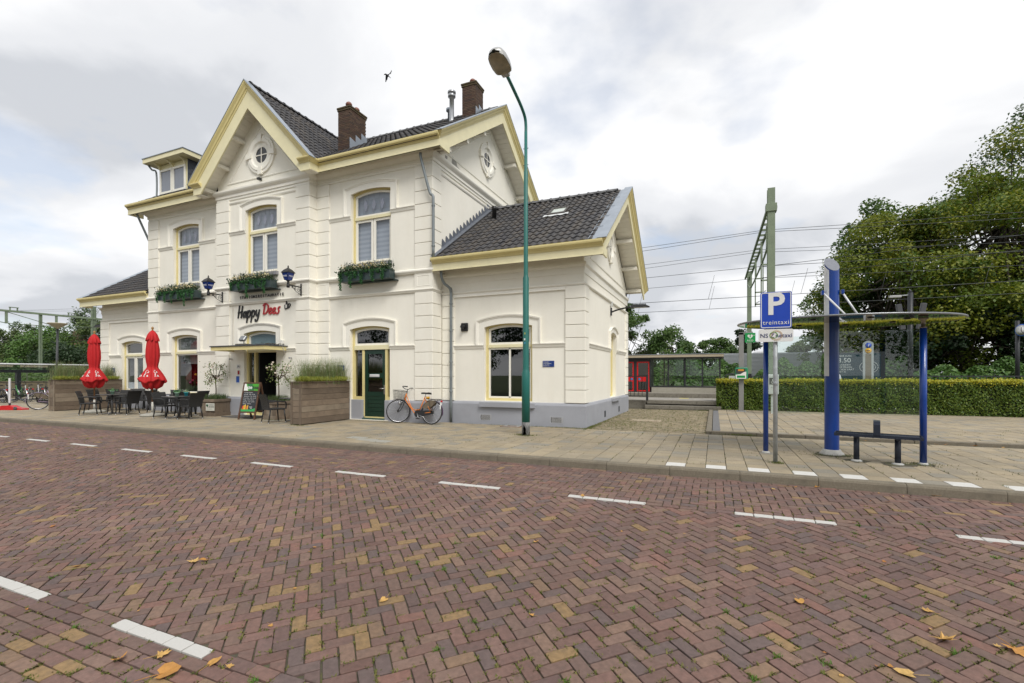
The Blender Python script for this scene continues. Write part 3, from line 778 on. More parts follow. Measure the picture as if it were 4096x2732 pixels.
for z, ol, orr in ((6.78, w_ul, w_ur), (2.50, w_gl, d_gr)):
    impost(-21.0, ol[0] - .01, z, FF); impost(ol[1] + .01, -17.52, z, FF); impost(-11.84, orr[0] - .01, z, FF); impost(orr[1] + .01, -8.42, z, FF)
for z, oc in ((6.78, w_uc), (2.50, d_gc)):
    impost(-16.30, oc[0] - .01, z, FC); impost(oc[1] + .01, -13.0, z, FC)
impost(-7.34, w_wr[0] - .01, 2.48, FW); impost(w_wr[1] + .01, -3.80, 2.48, FW); impost(-25.55, w_wl[0] - .01, 2.48, FW); impost(w_wl[1] + .01, XL - .02, 2.48, FW)
impost(WY + .42, 16.14, 2.48, sw); impost(17.16, WB - .42, 2.48, sw)
for z in (8.05,):      # thin moulding under the cornice between pilasters
    MB().sweep([(-13.0, 7.86), (-16.30, 7.86)], [(.05, -.01), (.04, .02), (0, .04), (-.03, .04), (-.03, -.01)], FC).build('panel_moulding', trim, st)
MB().sweep([(YF + .46, 7.86), (18.6, 7.86)], [(-.05, -.01), (-.04, .02), (0, .04), (.03, .04), (.03, -.01)], SRm).build('panel_moulding', trim, st)

# ---- windows
def frame_ring(op, inset, wd, d0, d1, emb, name, mat, parent, zb_=None, zt=None):
    ul, ur, zb0, zs, rise = op; zb_ = zb0 if zb_ is None else zb_
    P = [(ur - inset, zb_ + inset)] + ([(x, z) for x, z in arc_pts(ul + inset, ur - inset, zs - inset, rise)] if zt is None else [(ur - inset, zt - inset), (ul + inset, zt - inset)]) + [(ul + inset, zb_ + inset)]
    return MB().sweep(P, [(0, -d0), (0, -d1), (wd, -d1), (wd, -d0)], emb, closed=True).build(name, mat, parent)
def rect(a, b, z0, z1, d0, d1, emb, name, mat, parent):
    V = [emb(u, v, -e) for e in (d0, d1) for (u, v) in ((a, z0), (b, z0), (b, z1), (a, z1))]
    return MB().add(V, [(0,1,2,3),(7,6,5,4),(0,4,5,1),(1,5,6,2),(2,6,7,3),(3,7,4,0)]).build(name, mat, parent)
def pane(pts, d, emb, mat, parent, name='pane'):
    return MB().add([emb(u, v, -d) for u, v in pts], [tuple(range(len(pts)))]).build(name, mat, parent)
def window(op, ztr, emb, two=True, blind=True, leaded=True, gm=None, sashm=None):
    ul, ur, zb_, zs, rise = op; c = (ul+ur)/2; gm = gm or pane_m; sashm = sashm or trim
    wdw = frame_ring(op, 0, .075, .10, .22, emb, 'window', yelm, st)
    rect(ul + .075, ur - .075, ztr - .045, ztr + .045, .09, .20, emb, 'transom', yelp, wdw)
    # top light
    a, b = ul + .075, ur - .075
    tl = (a, b, ztr + .045, zs - .075, rise)
    frame_ring(tl, 0, .065, .13, .18, emb, 'sash', sashm, wdw)
    pts = [(b - .06, ztr + .10)] + arc_pts(a + .06, b - .06, zs - .135, rise) + [(a + .06, ztr + .10)]
    pane(pts, .155, emb, gm, wdw)
    if leaded:
        mm = MB(); z0, z1 = ztr + .10, zs - .08
        for i in range(1, 6):
            u = a + .06 + (b - a - .12)*i/6; mm.prism([(u - .004, z0), (u + .004, z0), (u + .004, z1 + .04), (u - .004, z1 + .04)], -.149, -.153, emb)
        for i in range(1, 4):
            z = z0 + (z1 - z0)*i/4; mm.prism([(a + .06, z - .004), (b - .06, z - .004), (b - .06, z + .004), (a + .06, z + .004)], -.148, -.152, emb)
        mm.build('lead_strip', M('lead_came', (.26, .28, .32), .5), wdw)
        for i in range(3):
            u = c + (i - 1)*.33; zc = (z0 + z1)/2
            MB().prism([(u - .085, zc), (u, zc - .2), (u + .085, zc), (u, zc + .2)], -.15, -.156, emb).build('diamond_quarry', M('tinted_glass', (.24, .26, .33), .25, .05), wdw)
    # casements
    rows = [(a, c - .012), (c + .012, b)] if two else [(a, b)]
    for (p, q_) in rows:
        s_ = MB().sweep([(q_, zb_ + .075), (q_, ztr - .05), (p, ztr - .05), (p, zb_ + .075)], [(0, -.13), (0, -.18), (.075 if two else .05, -.18), (.075 if two else .05, -.13)], emb, closed=True).build('sash', sashm, wdw)
        e = .07 if two else .05
        pane([(p + e, zb_ + .07 + e), (q_ - e, zb_ + .07 + e), (q_ - e, ztr - .05 - e), (p + e, ztr - .05 - e)], .16, emb, gm, wdw)
    if blind:
        b1, b2 = MB(), MB(); z = zb_ + .1; i = 0
        while z < ztr - .06:
            (b1 if i % 2 else b2).prism([(a + .03, z), (b - .03, z), (b - .03, z + .075), (a + .03, z + .075)], -.24, -.245, emb); z += .075; i += 1
        b1.build('blind', blindm, wdw); b2.build('blind', blindd, wdw)
        MB().prism([(a, ztr), (b, ztr), (b, zs + .1), (a, zs + .1)], -.25, -.255, emb).build('blind', M('top_blind', (.38, .41, .48), .8, .05, 2), wdw)
    return wdw
sillm = M('sill_stone', (.25, .25, .265), .8, .1, 8)
for op, emb, bl in ((w_ul, FF, True), (w_ur, FF, True), (w_uc, FC, True)):
    wd_ = window(op, 6.70, emb, blind=bl)
    MB().prism([(op[0] - .06, op[2] - .11), (op[1] + .06, op[2] - .11), (op[1] + .06, op[2] + .01), (op[0] - .06, op[2] + .01)], -.2, .11, emb).build('sill', sillm, wd_)
# ground floor left: one large pane, frosted top light with name
gw = window(w_gl, 2.50, FF, two=False, blind=False, leaded=False, gm=pane_d)
pane([(-18.72, 2.62)] + arc_pts(-20.04, -18.72, 3.02, .09) + [(-20.04, 2.62)], .17, FF, M('frosted', (.36, .385, .385), .35, .05, 3), gw, 'frosted_pane')
text('lettering', 'Happy Dees', .25, M('etched', (.20, .21, .21), .5), gw, (-19.35, YF + .166, 2.86), shear=.25, extrude=.001, xscale=.82)
cur = MB()
for i in range(10):
    u = -20.0 + i*.03; cur.tube([(u, YF + .45 + .02*(i % 2), .9), (u, YF + .45 + .02*(i % 2), 2.4)], .022, 6)
cur.build('curtain', M('curtain', (.30, .26, .22), .9), gw)
MB().box((-20.05, YF + .35, 2.05), (-18.70, YF + .36, 2.42)).build('roller_shade', M('shade_cloth', (.55, .56, .54), .8), gw)
ops = MB().box((-20.0, YF + .25, 1.95), (-19.72, YF + .27, 2.2)).build('open_sign', blackp, gw)
text('lettering', 'OPEN', .10, M('dim_red', (.25, .10, .10), .6), ops, (-19.86, YF + .245, 2.08))
# flowers on the inner sill
for k, (u, c_) in enumerate(((-19.55, (.55, .12, .30)), (-19.42, (.6, .08, .15)), (-19.22, (.75, .42, .02)), (-18.95, (.5, .1, .38)), (-18.83, (.22, .10, .35)), (-19.08, (.6, .12, .08)))):
    z = 1.25 + .22*((k*7) % 5)/5 + .15*(k in (2, 3, 4))
    fm = MB().lathe([(.0, 0), (.05, .02), (.06, .05), (.03, .08), (.0, .085)], 8, (u, YF + .33, z)).build('flower', M('flower_%d' % k, c_, .7), gw)
mm = MB()
for k in range(60):
    u = rng.uniform(-19.7, -18.7); z = rng.uniform(.95, 1.45); mm.tube([(u, YF + .36, .9), (u + rng.uniform(-.08, .08), YF + .34, z)], .006, 4)
mm.build('flower_stems', M('stem_green', (.03, .075, .02), .7), gw)
# wings: right window, left window with louvre blinds
ww = window(w_wr, 2.46, FW, two=False, blind=False, leaded=False, gm=glass('reflecting_glass', (.22, .23, .23), .08), sashm=trim)
rect(-5.575, -5.525, .93, 2.42, .13, .175, FW, 'mullion', trim, ww)
MB().prism([(-6.42, .66), (-4.68, .66), (-4.68, .795), (-6.42, .795)], -.02, .16, FW).build('sill', greym, ww)
lw = window(w_wl, 2.48, FW, two=True, blind=False, leaded=False)
pane([(-23.2, 2.62)] + arc_pts(-24.48, -23.2, 2.92, .09) + [(-24.48, 2.62)], .19, FW, M('brown_shade', (.075, .065, .055), .8, .1), lw, 'shade')
sl = MB(); z = 1.32
while z < 2.36: sl.prism([(-24.48, z), (-23.2, z), (-23.2, z + .028), (-24.48, z + .028)], -.20, -.22, FW); z += .055
sl.build('louvre_blind', M('louvre', (.16, .165, .16), .6), lw)
pane([(-24.48, .95), (-23.2, .95), (-23.2, 1.28), (-24.48, 1.28)], .2, FW, M('white_film', (.66, .68, .72), .6), lw, 'window_film')
MB().prism([(-24.75, .70), (-22.95, .70), (-22.95, .80), (-24.75, .80)], -.02, .14, FW).build('sill', greym, lw)
# side door of the wing: blind opening with louvre
sd = frame_ring(side_door, 0, .08, .12, .20, sw, 'side_window', yelm, st)
rect(16.2, 17.1, .9, 2.45, .15, .17, sw, 'shutter', yelp, sd)
for i in range(9): rect(16.25, 17.05, 2.5 + i*.05, 2.53 + i*.05, .13, .16, sw, 'louvre_slat', trim, sd)
pane([(16.2, 2.45), (17.1, 2.45), (17.1, 3.1), (16.2, 3.1)], .165, sw, M('louvre_dark', (.3, .28, .22), .8), sd, 'louvre_back')
rect(16.05, 17.25, .70, .80, .02, -.16, sw, 'sill', greym, sd)

# ---- green entrance door
dr = frame_ring(d_gr, 0, .085, .10, .24, FF, 'door_frame', yelm, st, zb_=.0 + .17)
rect(-10.87, -9.47, 2.42, 2.56, .08, .22, FF, 'transom', yelp, dr)
frame_ring((-10.875, -9.465, 2.56, 3.035, .10), 0, .07, .13, .18, FF, 'sash', trim, dr)
pane([(-9.53, 2.63)] + arc_pts(-10.81, -9.53, 2.965, .10) + [(-10.81, 2.63)], .155, FF, glass('reflecting_glass'), dr)
for (a, b) in ((-10.56, -10.47), (-9.64, -9.55)): rect(a, b, .17, 2.42, .10, .20, FF, 'post', yelm, dr)
for (a, b) in ((-10.875, -10.56), (-9.55, -9.465)):
    rect(a, b, .80, .90, .10, .20, FF, 'sill', yelm, dr)
    pane([(a, .9), (b, .9), (b, 2.42), (a, 2.42)], .17, FF, glass('reflecting_glass'), dr, 'sidelight')
    mm = MB(); u = a + .03
    while u < b - .02: mm.tube([FF(u, .92, -.26), FF(u, 2.4, -.26)], .011, 6); u += .045
    mm.build('curtain', M('grey_curtain', (.16, .16, .165), .9), dr)
dgreen = M('dark_green_paint', (.010, .036, .024), .25, .1, 5, coat=.3)
leaf = MB()
leaf.prism([(-10.47, .20), (-9.64, .20), (-9.64, .42), (-10.47, .42)], -.12, -.17, FF)
for i in range(4): leaf.prism([(-10.36, .43 + i*.125), (-9.75, .43 + i*.125), (-9.75, .545 + i*.125), (-10.36, .545 + i*.125)], -.137 + .004*(i % 2), -.165, FF)
for (a, b) in ((-10.47, -10.35), (-9.76, -9.64)): leaf.prism([(a, .42), (b, .42), (b, 2.40), (a, 2.40)], -.12, -.17, FF)
for (a, b) in ((.92, 1.06), (1.50, 1.66), (2.28, 2.40)): leaf.prism([(-10.35, a), (-9.76, a), (-9.76, b), (-10.35, b)], -.121, -.169, FF)
lf = leaf.build('door', dgreen, st)
for (a, b) in ((1.06, 1.50), (1.66, 2.28)): pane([(-10.35, a), (-9.76, a), (-9.76, b), (-10.35, b)], .148, FF, glass('reflecting_glass'), lf)
lbx = MB().box((-10.26, YF + .095, 1.535), (-9.88, YF + .125, 1.625), .006).box((-10.22, YF + .09, 1.56), (-9.92, YF + .1, 1.60)).build('letterbox', M('white_metal', (.6, .6, .6), .3), lf)
MB().box((-9.70, YF + .10, .98), (-9.655, YF + .125, 1.28), .004).tube([(-9.68, YF + .11, 1.17), (-9.68, YF + .04, 1.17), (-9.80, YF + .04, 1.17)], .016, 8).build('handle', M('steel', (.5, .5, .5), .25, metal=.9), lf)
MB().prism([(-10.5, .17), (-9.61, .17), (-9.61, .215), (-10.5, .215)], -.02, -.17, FF).build('threshold', M('teal_step', (.03, .085, .075), .5), lf)

# ---- centre entrance (open, dark inside)
ce = frame_ring(d_gc, 0, .085, .10, .24, FC, 'door_frame', yelm, st, zb_=.17)
rect(-15.46, -14.04, 2.40, 2.54, .08, .22, FC, 'transom', yelp, ce)
frame_ring((-15.465, -14.035, 2.54, 3.035, .10), 0, .07, .13, .18, FC, 'sash', trim, ce)
pane([(-14.10, 2.62)] + arc_pts(-15.40, -14.10, 2.965, .10) + [(-15.40, 2.62)], .155, FC, M('blue_film', (.14, .20, .225), .15, .1, 3), ce, 'frosted_pane')
rect(-15.17, -15.08, .17, 2.40, .10, .20, FC, 'post', yelm, ce)
pane([(-15.46, .6), (-15.17, .6), (-15.17, 2.4), (-15.46, 2.4)], .16, FC, pane_d, ce, 'sidelight')
MB().box((-15.07, YC + .2, .2), (-15.03, YC + .95, 2.38), .01).build('door', M('shaded_door', (.03, .03, .03), .3), ce)  # leaf coloured near black, painting in the shade of the interior
MB().box((-14.3, YC + 1.0, .2), (-13.96, YC + 1.6, 1.3)).box((-14.9, YC + 1.5, 1.6), (-14.2, YC + 1.6, 1.64)).build('cabinet', M('dim_wood', (.07, .05, .035), .6), ce)
can = MB().box((-16.08, 10.86, 2.565), (-13.40, YC + .02, 2.60)).build('canopy', M('roofing_felt', (.05, .055, .065), .8, .2), st)
MB().sweep([(-13.43, YC), (-13.43, 10.89), (-16.05, 10.89), (-16.05, YC)], [(0, 2.44), (0, 2.564), (-.03, 2.564), (-.03, 2.44)], PL).build('canopy_fascia', yelm, can)
MB().box((-16.0, 10.93, 2.50), (-13.47, YC, 2.515)).build('canopy_soffit', M('white_board', (.72, .71, .66), .6), can)
fl = empty('floodlight', (-15.0, 11.35, 2.60), label='small grey floodlight on a stone block on the entrance canopy', cat='floodlight')
MB().box((-15.25, 11.2, 2.60), (-14.75, 11.5, 2.68), .01).build('block', M('dark_stone', (.12, .11, .09), .9, .3, 20), fl)
fb = MB(); fb.M = Matrix.Translation((-15.0, 11.32, 2.86)) @ Matrix.Rotation(R(-35), 4, 'X'); fb.box((-.13, -.05, -.1), (.13, .05, .1), .02); fb.M = None
fb.tube([(-15.0, 11.35, 2.68), (-15.0, 11.35, 2.82)], .015, 6); fb.build('lamp_head', M('grey_metal', (.22, .23, .24), .4, metal=.4), fl)
# weathered cable on the canopy and pilasters
cb = MB(); cb.tube(smooth_path([(-16.2, YC - .08, 4.27), (-16.12, YC - .03, 4.2), (-16.13, YC - .02, 3.4), (-16.13, YC - .02, 2.62)], 4), .012, 5)
cb.tube(smooth_path([(-13.9, YC - .03, 2.64), (-13.6, YC - .1, 2.68), (-13.45, YC - .2, 2.62), (-13.42, YC - .15, 2.42), (-13.5, YC - .04, 2.3)], 5), .013, 5)
cb.build('cable', M('white_cable', (.6, .57, .5), .6), st)
bx = MB().box((-13.66, YC - .09, 2.66), (-13.56, YC, 2.80), .01).build('junction_box', M('white_plastic', (.68, .67, .62), .5), st)
cl2 = MB(); r3 = random.Random(3)
for i in range(26): a = r3.uniform(-14.0, -13.42); cl2.tube([(a, 11.2 + r3.uniform(-.2, .3), 2.61), (a + r3.uniform(-.2, .2), 11.2 + r3.uniform(-.2, .3), 2.63 + r3.uniform(0, .05))], .006, 4)
cl2.build('twigs', M('twig', (.06, .045, .03), .9), can)
# ---- roofs: slope helper. A slope is given by eave point, up-slope direction and across direction
def pantile_mesh(name, wd, ln):
    m = MB(); n = 8; t = .022
    def prof(s):   # s 0..1 across: roll on the right, pan on the left
        return .020*math.cos(2*math.pi*(s - .80)) + .018
    top0 = [((s/n - .5)*wd*1.10, 0.0, prof(s/n) + .028) for s in range(n+1)]
    top1 = [((s/n - .5)*wd*1.10, ln, prof(s/n)) for s in range(n+1)]
    bot0 = [(x, 0.002, z - t) for x, y, z in top0]
    V = top0 + top1 + bot0; k = n + 1; F = []
    for i in range(n): F += [(i, i+1, k+i+1, k+i), (i, 2*k+i, 2*k+i+1, i+1)]
    m.add(V, F, True); me = m.mesh(name, fix=False)
    me.polygons.foreach_set('use_smooth', [j % 2 == 0 for j in range(len(me.polygons))]); return me
tile_m = pantile_mesh('roof_tile', .208, .40)
TW, TE = .208, .325
tile_T = []          # (matrix, priority)
def slope_tiles(o, ux, vy, width, length, keep=None, pr=1, start=0.0):
    """o origin at eave-left, ux across unit, vy up-slope unit (3-D)"""
    ux = Vector(ux); vy = Vector(vy); nz = ux.cross(vy).normalized()
    B = Matrix((ux, vy, nz)).transposed().to_4x4(); nx = int(width/TW + .5); ny = int(length/TE) + 1
    for j in range(ny):
        for i in range(nx):
            p = Vector(o) + ux*(TW*(i+.5)) + vy*(TE*j + .04 + start)
            if TE*j + .28 > length: p = Vector(o) + ux*(TW*(i+.5)) + vy*(length - .33)
            if keep and not keep(p + vy*.2): continue
            T = Matrix.Translation(p + nz*rng.uniform(0, .005)) @ B @ Matrix.Rotation(rng.gauss(0, .010), 4, 'Z') @ Matrix.Rotation(rng.gauss(0, .006), 4, 'X')
            tile_T.append((pr, T))
EZ, EY = 8.52, 11.53                       # main eave
RZ = 11.58; tanm = (RZ - EZ)/(RY - EY); cm = math.cos(math.atan(tanm)); smn = math.sin(math.atan(tanm))
RXL, RXR = -22.22, -7.24
zmain = lambda y: EZ + tanm*(y - EY)
GA, GK = 11.56, 1.05                        # cross-gable ridge height and slope
GY0 = 11.20
zgab = lambda x: GA - GK*abs(x - CX)
WEZ, WEY, WRZ = 5.06, 11.98, 7.80
tanw = (WRZ - WEZ)/(RY - WEY); cw = math.cos(math.atan(tanw)); sw_ = math.sin(math.atan(tanw))
# underlay decks (solid slabs) so that nothing shows through
deckm = M('roof_deck', (.03, .028, .028), .9, .2, 5)
def deck(pts, name='roof_deck'):
    m = MB(); V = [tuple(p) for p in pts] + [(p[0], p[1], p[2] - .06) for p in pts]; n = len(pts)
    m.add(V, [tuple(range(n)), tuple(reversed(range(n, 2*n)))] + [(i, i+n, (i+1) % n + n, (i+1) % n) for i in range(n)]); return m.build(name, deckm, st)
RYB = 2*RY - EY
for (a, b, y_) in ((RXL+.05, -17.45, EY), (-17.45, -11.9, 12.0), (-11.9, RXR-.05, EY)):
    deck([(a, y_, zmain(y_) - .01), (b, y_, zmain(y_) - .01), (b, RY, RZ - .01), (a, RY, RZ - .01)])
deck([(RXL+.05, RYB, EZ - .01), (RXR-.05, RYB, EZ - .01), (RXR-.05, RY, RZ - .01), (RXL+.05, RY, RZ - .01)])
hw = 2.86
for s_ in (-1, 1):
    deck([(CX, GY0 + .06, GA - .02), (CX + s_*hw, GY0 + .06, zgab(CX + hw) - .02), (CX + s_*hw, 12.2, zgab(CX + hw) - .02), (CX, 16.0, GA - .02)])
for (a, b) in ((XR, -2.72), (LXL - .58, XL)):
    deck([(a, WEY, WEZ - .01), (b, WEY, WEZ - .01), (b, RY, WRZ - .01), (a, RY, WRZ - .01)])
    yb = 2*RY - WEY
    deck([(a, yb, WEZ - .01), (b, yb, WEZ - .01), (b, RY, WRZ - .01), (a, RY, WRZ - .01)])
# tiles
gabfree = lambda p: zgab(p.x) < p.z - .05 or abs(p.x - CX) > hw
ml = (RY - EY)/cm
slope_tiles((-12.2, EY, EZ), (1, 0, 0), (0, cm, smn), RXR - .25 + 12.2, ml, gabfree, 2)
slope_tiles((-14.7, EY, EZ), (1, 0, 0), (0, cm, smn), 2.5, ml, gabfree, 2)
slope_tiles((RXL + .2, EY, EZ), (1, 0, 0), (0, cm, smn), -15 - RXL, ml, gabfree, 3)
ga = math.atan(GK); gl = hw/math.cos(ga)
mainfree = lambda p: zmain(p.y) < p.z + .12
slope_tiles((CX + hw, 11.35, zgab(CX + hw)), (0, 1, 0), (-math.cos(ga), 0, math.sin(ga)), 4.6, gl, mainfree, 2)
slope_tiles((CX - hw, 16.0, zgab(CX + hw)), (0, -1, 0), (math.cos(ga), 0, math.sin(ga)), 4.6, gl, mainfree, 4)
wl = (RY - WEY)/cw
slope_tiles((XR + .12, WEY, WEZ), (1, 0, 0), (0, cw, sw_), -3.02 - XR - .12, wl, lambda p: not (-4.95 < p.x < -4.35 and 14.35 < p.y < 14.95), 1)
slope_tiles((LXL - .25, WEY, WEZ), (1, 0, 0), (0, cw, sw_), XL - LXL + .25, wl, None, 3)
tile_T.sort(key=lambda t: t[0])
roofp = st
for i, (pr, T) in enumerate(tile_T[:300]):
    o = mesh_obj('roof_tile', tile_m, tilem, st, True); o.matrix_basis = T
o = join_instances('roof_tiles', tile_m, [t[1] for t in tile_T[300:]], tilem, [rng.random() for _ in tile_T[300:]]); o['kind'] = 'stuff'
setparent(o, st, True)
# ridge tiles
def ridge_mesh(l):
    m = MB(); n = 8; V = []
    for x, r in ((0, .115), (.05, .115), (.055, .098), (l, .095)):
        for i in range(n+1): a = math.pi*i/n; V.append((x, r*1.15*math.cos(a), r*math.sin(a)))
    F = [(j*(n+1)+i, j*(n+1)+i+1, (j+1)*(n+1)+i+1, (j+1)*(n+1)+i) for j in range(3) for i in range(n)]
    m.add(V, F, True); return m.mesh('ridge_tile')
rdm = ridge_mesh(.36)
def ridge(p0, dirv, n, step=.34):
    d = Vector(dirv).normalized(); rz = math.atan2(d.y, d.x)
    for i in range(n):
        p = Vector(p0) + d*step*i
        mesh_obj('ridge_tile', rdm, ridgem, st, True, tuple(p + Vector((0, 0, rng.uniform(-.004, .006)))), (0, 0, rz + rng.uniform(-.02, .02)))
ridge((-22.1, RY, RZ + .01), (1, 0, 0), 43); ridge((CX, GY0 + .1, GA + .015), (0, 1, 0), 14)
ridge((XR + .05, RY, WRZ + .01), (1, 0, 0), 14); ridge((LXL - .5, RY, WRZ + .01), (1, 0, 0), 14)

# ---- eaves: fascia, gutter, soffit
def eave(x0, x1, yfas, zb_, emb_y=None, retr=0.0, z_h=.33):
    f = MB().box((x0, yfas, zb_), (x1, yfas + .04, zb_ + z_h - .10))
    f.box((x0, yfas - .012, zb_), (x1, yfas + .05, zb_ + .022)).build('fascia', yelp, st)
    pr = [(0, zb_ + .21), (.02, zb_ + .215), (.03, zb_ + .25), (.075, zb_ + .285), (.115, zb_ + .31), (.125, zb_ + .345), (.125, zb_ + .385), (-.02, zb_ + .385), (-.02, zb_ + .21)]
    MB().sweep([(x1 + retr, yfas), (x0 - retr, yfas)], pr, PL).build('gutter', yelm, st)
zf = 8.19; yf = 11.60
# main eave in two lengths, broken by the gable
eave(-22.22, -17.42, yf, zf); eave(-11.94, -7.24, yf, zf)
for (a, b) in ((-22.2, -17.1), (-12.3, -7.26)): MB().box((a, yf + .04, 8.335), (b, YF + .02, 8.355)).build('soffit', soffm, st)
# end closures of the eave (returns at the verge)
for x in (-22.22, -7.30): MB().box((x, yf + .045, zf + .004), (x + .056, YF + .06, zf + .222)).build('fascia', yelp, st)
eave(XR + .06, -2.62, 12.02, 4.70); MB().box((XR + .06, 12.06, 4.845), (-2.64, WY + .02, 4.86)).build('soffit', soffm, st)
eave(LXL - .55, XL - .04, 12.02, 4.70); MB().box((LXL - .55, 12.06, 4.845), (XL, WY + .02, 4.86)).build('soffit', soffm, st)
for x in (-2.66, LXL - .55): MB().box((x, 12.065, 4.704), (x + .046, 12.5, 4.922)).build('fascia', yelp, st)

# ---- barge boards (outer moulding + board), soffit boards and purlin ends of the gables
def barge(emb, c, hw_, apex, kk, zfoot, th=.60, proud=0.05, crown=True):
    """path from the right foot over the apex to the left foot in the (u, z) plane; normal to the left points down"""
    ang = math.atan(kk); dz = th/math.cos(ang)
    foot = apex - kk*hw_
    out_ = [(c + hw_, foot), (c, apex), (c - hw_, foot)]
    inn = [(c + hw_, zfoot), (c + (apex - dz - zfoot)/kk, zfoot), (c, apex - dz), (c - (apex - dz - zfoot)/kk, zfoot), (c - hw_, zfoot)]
    # board as two halves
    for sg in (1, -1):
        poly = [(c, apex - .02), (c + sg*hw_, foot - .02), (c + sg*hw_, zfoot), (c + sg*(apex - dz - zfoot)/kk, zfoot), (c, apex - dz)]
        MB().prism(poly, 0, -.045, emb).build('barge_board', yelp, st)
    pr = [(.30, .0), (.30, .015), (.22, .03), (.20, .055), (.12, .075), (.06, .11), (.02, .13), (-.035, .135), (-.035, -.03), (.30, -.03)]
    hk = hw_ + .10
    MB().sweep([(c + hk, apex - kk*hk), (c, apex), (c - hk, apex - kk*hk)], [(o*.62, h) for o, h in pr], emb).build('barge_moulding', yelm, st)
    MB().sweep([(c + hk + .02, apex - kk*(hk + .02)), (c, apex), (c - hk - .02, apex - kk*(hk + .02))], [(-.024, .15), (-.024, -.10), (-.045, -.10), (-.045, .15)], emb).build('verge_flashing', zinc, st)
def soffit_boards(emb, c, hw_, apex, kk, depth, zmin):
    """boards under the overhang, running down both slopes"""
    ang = math.atan(kk); L_ = hw_/math.cos(ang); n = int(L_/.20)
    for sg in (1, -1):
        for i in range(n):
            a, b = (i + .02)*.2, (i + .965)*.2
            pts = []
            for s_, t in ((a, 0), (b, 0), (b, .02), (a, .02)):
                pts.append((c + sg*(s_*math.cos(ang) + t*math.sin(ang)*0), apex - s_*math.sin(ang) + t))
            if pts[1][1] < zmin: continue
            MB().prism(pts, -.05, -depth, emb).build('soffit_board', soffm, st)
        for f_ in (.33, .63, .90):
            u = c + sg*f_*hw_; z = apex - f_*hw_*kk
            if z - .1 < zmin - .1: continue
            rot = MB(); rot.prism([(u - .07, z - .05 - (kk*.07*sg)*0), (u + .07, z - .05), (u + .07, z - .17), (u - .07, z - .17)], -.06, -depth, emb); rot.build('purlin_end', soffm, st)
    
gemb = FR(11.24)
barge(gemb, CX, 2.84, 11.60, GK, 8.16)
soffit_boards(gemb, CX, 2.66, 11.60 - .62, GK, .56, 8.2)
for sg in (1, -1):      # level soffit of the gable feet
    MB().box((CX + sg*2.50, 11.26, 8.17), (CX + sg*2.83, 11.62, 8.19)).build('soffit', soffm, st)
    MB().box((CX + sg*2.80, 11.288, 8.19), (CX + sg*2.84, 11.62, 8.44)).build('fascia', yelp, st)
    a, b = sorted((CX + sg*2.84, CX + sg*2.98))
    pr = [(0, 8.40), (.02, 8.405), (.03, 8.44), (.075, 8.475), (.115, 8.50), (.125, 8.525), (.125, 8.55), (-.02, 8.55), (-.02, 8.40)]
    pth = [(CX + 2.84, 11.62), (CX + 2.84, 11.24), (CX + 2.40, 11.24)] if sg == 1 else [(CX - 2.40, 11.24), (CX - 2.84, 11.24), (CX - 2.84, 11.62)]
    MB().sweep(pth, pr, PL).build('gutter', yelm, st)
semb = SR(-7.26)
barge(semb, RY, RY - 11.625, 11.64, tanm, 8.19, th=.52)
soffit_boards(semb, RY, RY - 11.9, 11.64 - .60, tanm, .56, 8.2)
barge(SR(-2.66), RY, RY - 12.045, WRZ + .05, tanw, 4.70, th=.42)
soffit_boards(SR(-2.66), RY, RY - 12.3, WRZ + .05 - .48, tanw, .62, 4.7)
# zinc verge strip on the right wing, flashing against the tower
zv = MB(); 
zv.add([(-3.03, WEY - .02, WEZ + .03), (-2.64, WEY - .02, WEZ + .06), (-2.64, RY, WRZ + .06), (-3.03, RY, WRZ + .03)], [(0, 1, 2, 3)]); zv.build('verge_flashing', zinc, st)
for i in range(1, 5):
    t = i/5; y = WEY + (RY - WEY)*t; z = WEZ + (WRZ - WEZ)*t
    MB().box((-3.03, y - .012, z + .032), (-2.63, y + .012, z + .068)).build('seam', zinc, st)
lv = MB(); lv.add([(LXL - .58, WEY - .02, WEZ + .06), (LXL - .25, WEY - .02, WEZ + .03), (LXL - .25, RY, WRZ + .03), (LXL - .58, RY, WRZ + .06)], [(0, 1, 2, 3)]); lv.build('verge_flashing', zinc, st)
for i in range(17):     # stepped lead flashing
    t = (i + .5)/17; y = WEY + .2 + (RY - WEY - .2)*t; z = WEZ + (WRZ - WEZ)*((y - WEY)/(RY - WEY))
    MB().prism([(y - .12, z - .05), (y + .125, z + .05), (y + .125, z + .17), (y - .10, z + .27), (y - .12, z + .2)], .012, .03, SRm).build('step_flashing', leadm, st)
MB().add([(XR + .01, WEY, WEZ + .10), (XR + .16, WEY, WEZ + .055), (XR + .16, RY, WRZ + .055), (XR + .01, RY, WRZ + .10)], [(0, 1, 2, 3)]).build('soaker_flashing', leadm, st)
# skylight and vent on the wing roof
zs = lambda y: WEZ + tanw*(y - WEY)
sk = MB()
for (a, b, c_, d) in ((-4.95, -4.88, 14.35, 14.95), (-4.42, -4.35, 14.35, 14.95), (-4.88, -4.42, 14.35, 14.43), (-4.88, -4.42, 14.87, 14.95)):
    sk.add([(x, y, zs(y) + h) for h in (0, .11) for (x, y) in ((a, c_), (b, c_), (b, d), (a, d))], [(0,3,2,1),(4,5,6,7),(0,1,5,4),(1,2,6,5),(2,3,7,6),(3,0,4,7)])
sk = sk.build('skylight', M('skylight_frame', (.05, .042, .036), .5), st)
MB().add([(-4.88, 14.43, zs(14.43) + .08), (-4.42, 14.43, zs(14.43) + .08), (-4.42, 14.87, zs(14.87) + .08), (-4.88, 14.87, zs(14.87) + .08)], [(0, 1, 2, 3)]).build('pane', M('skylight_glass', (.45, .5, .45), .08, .1), sk)
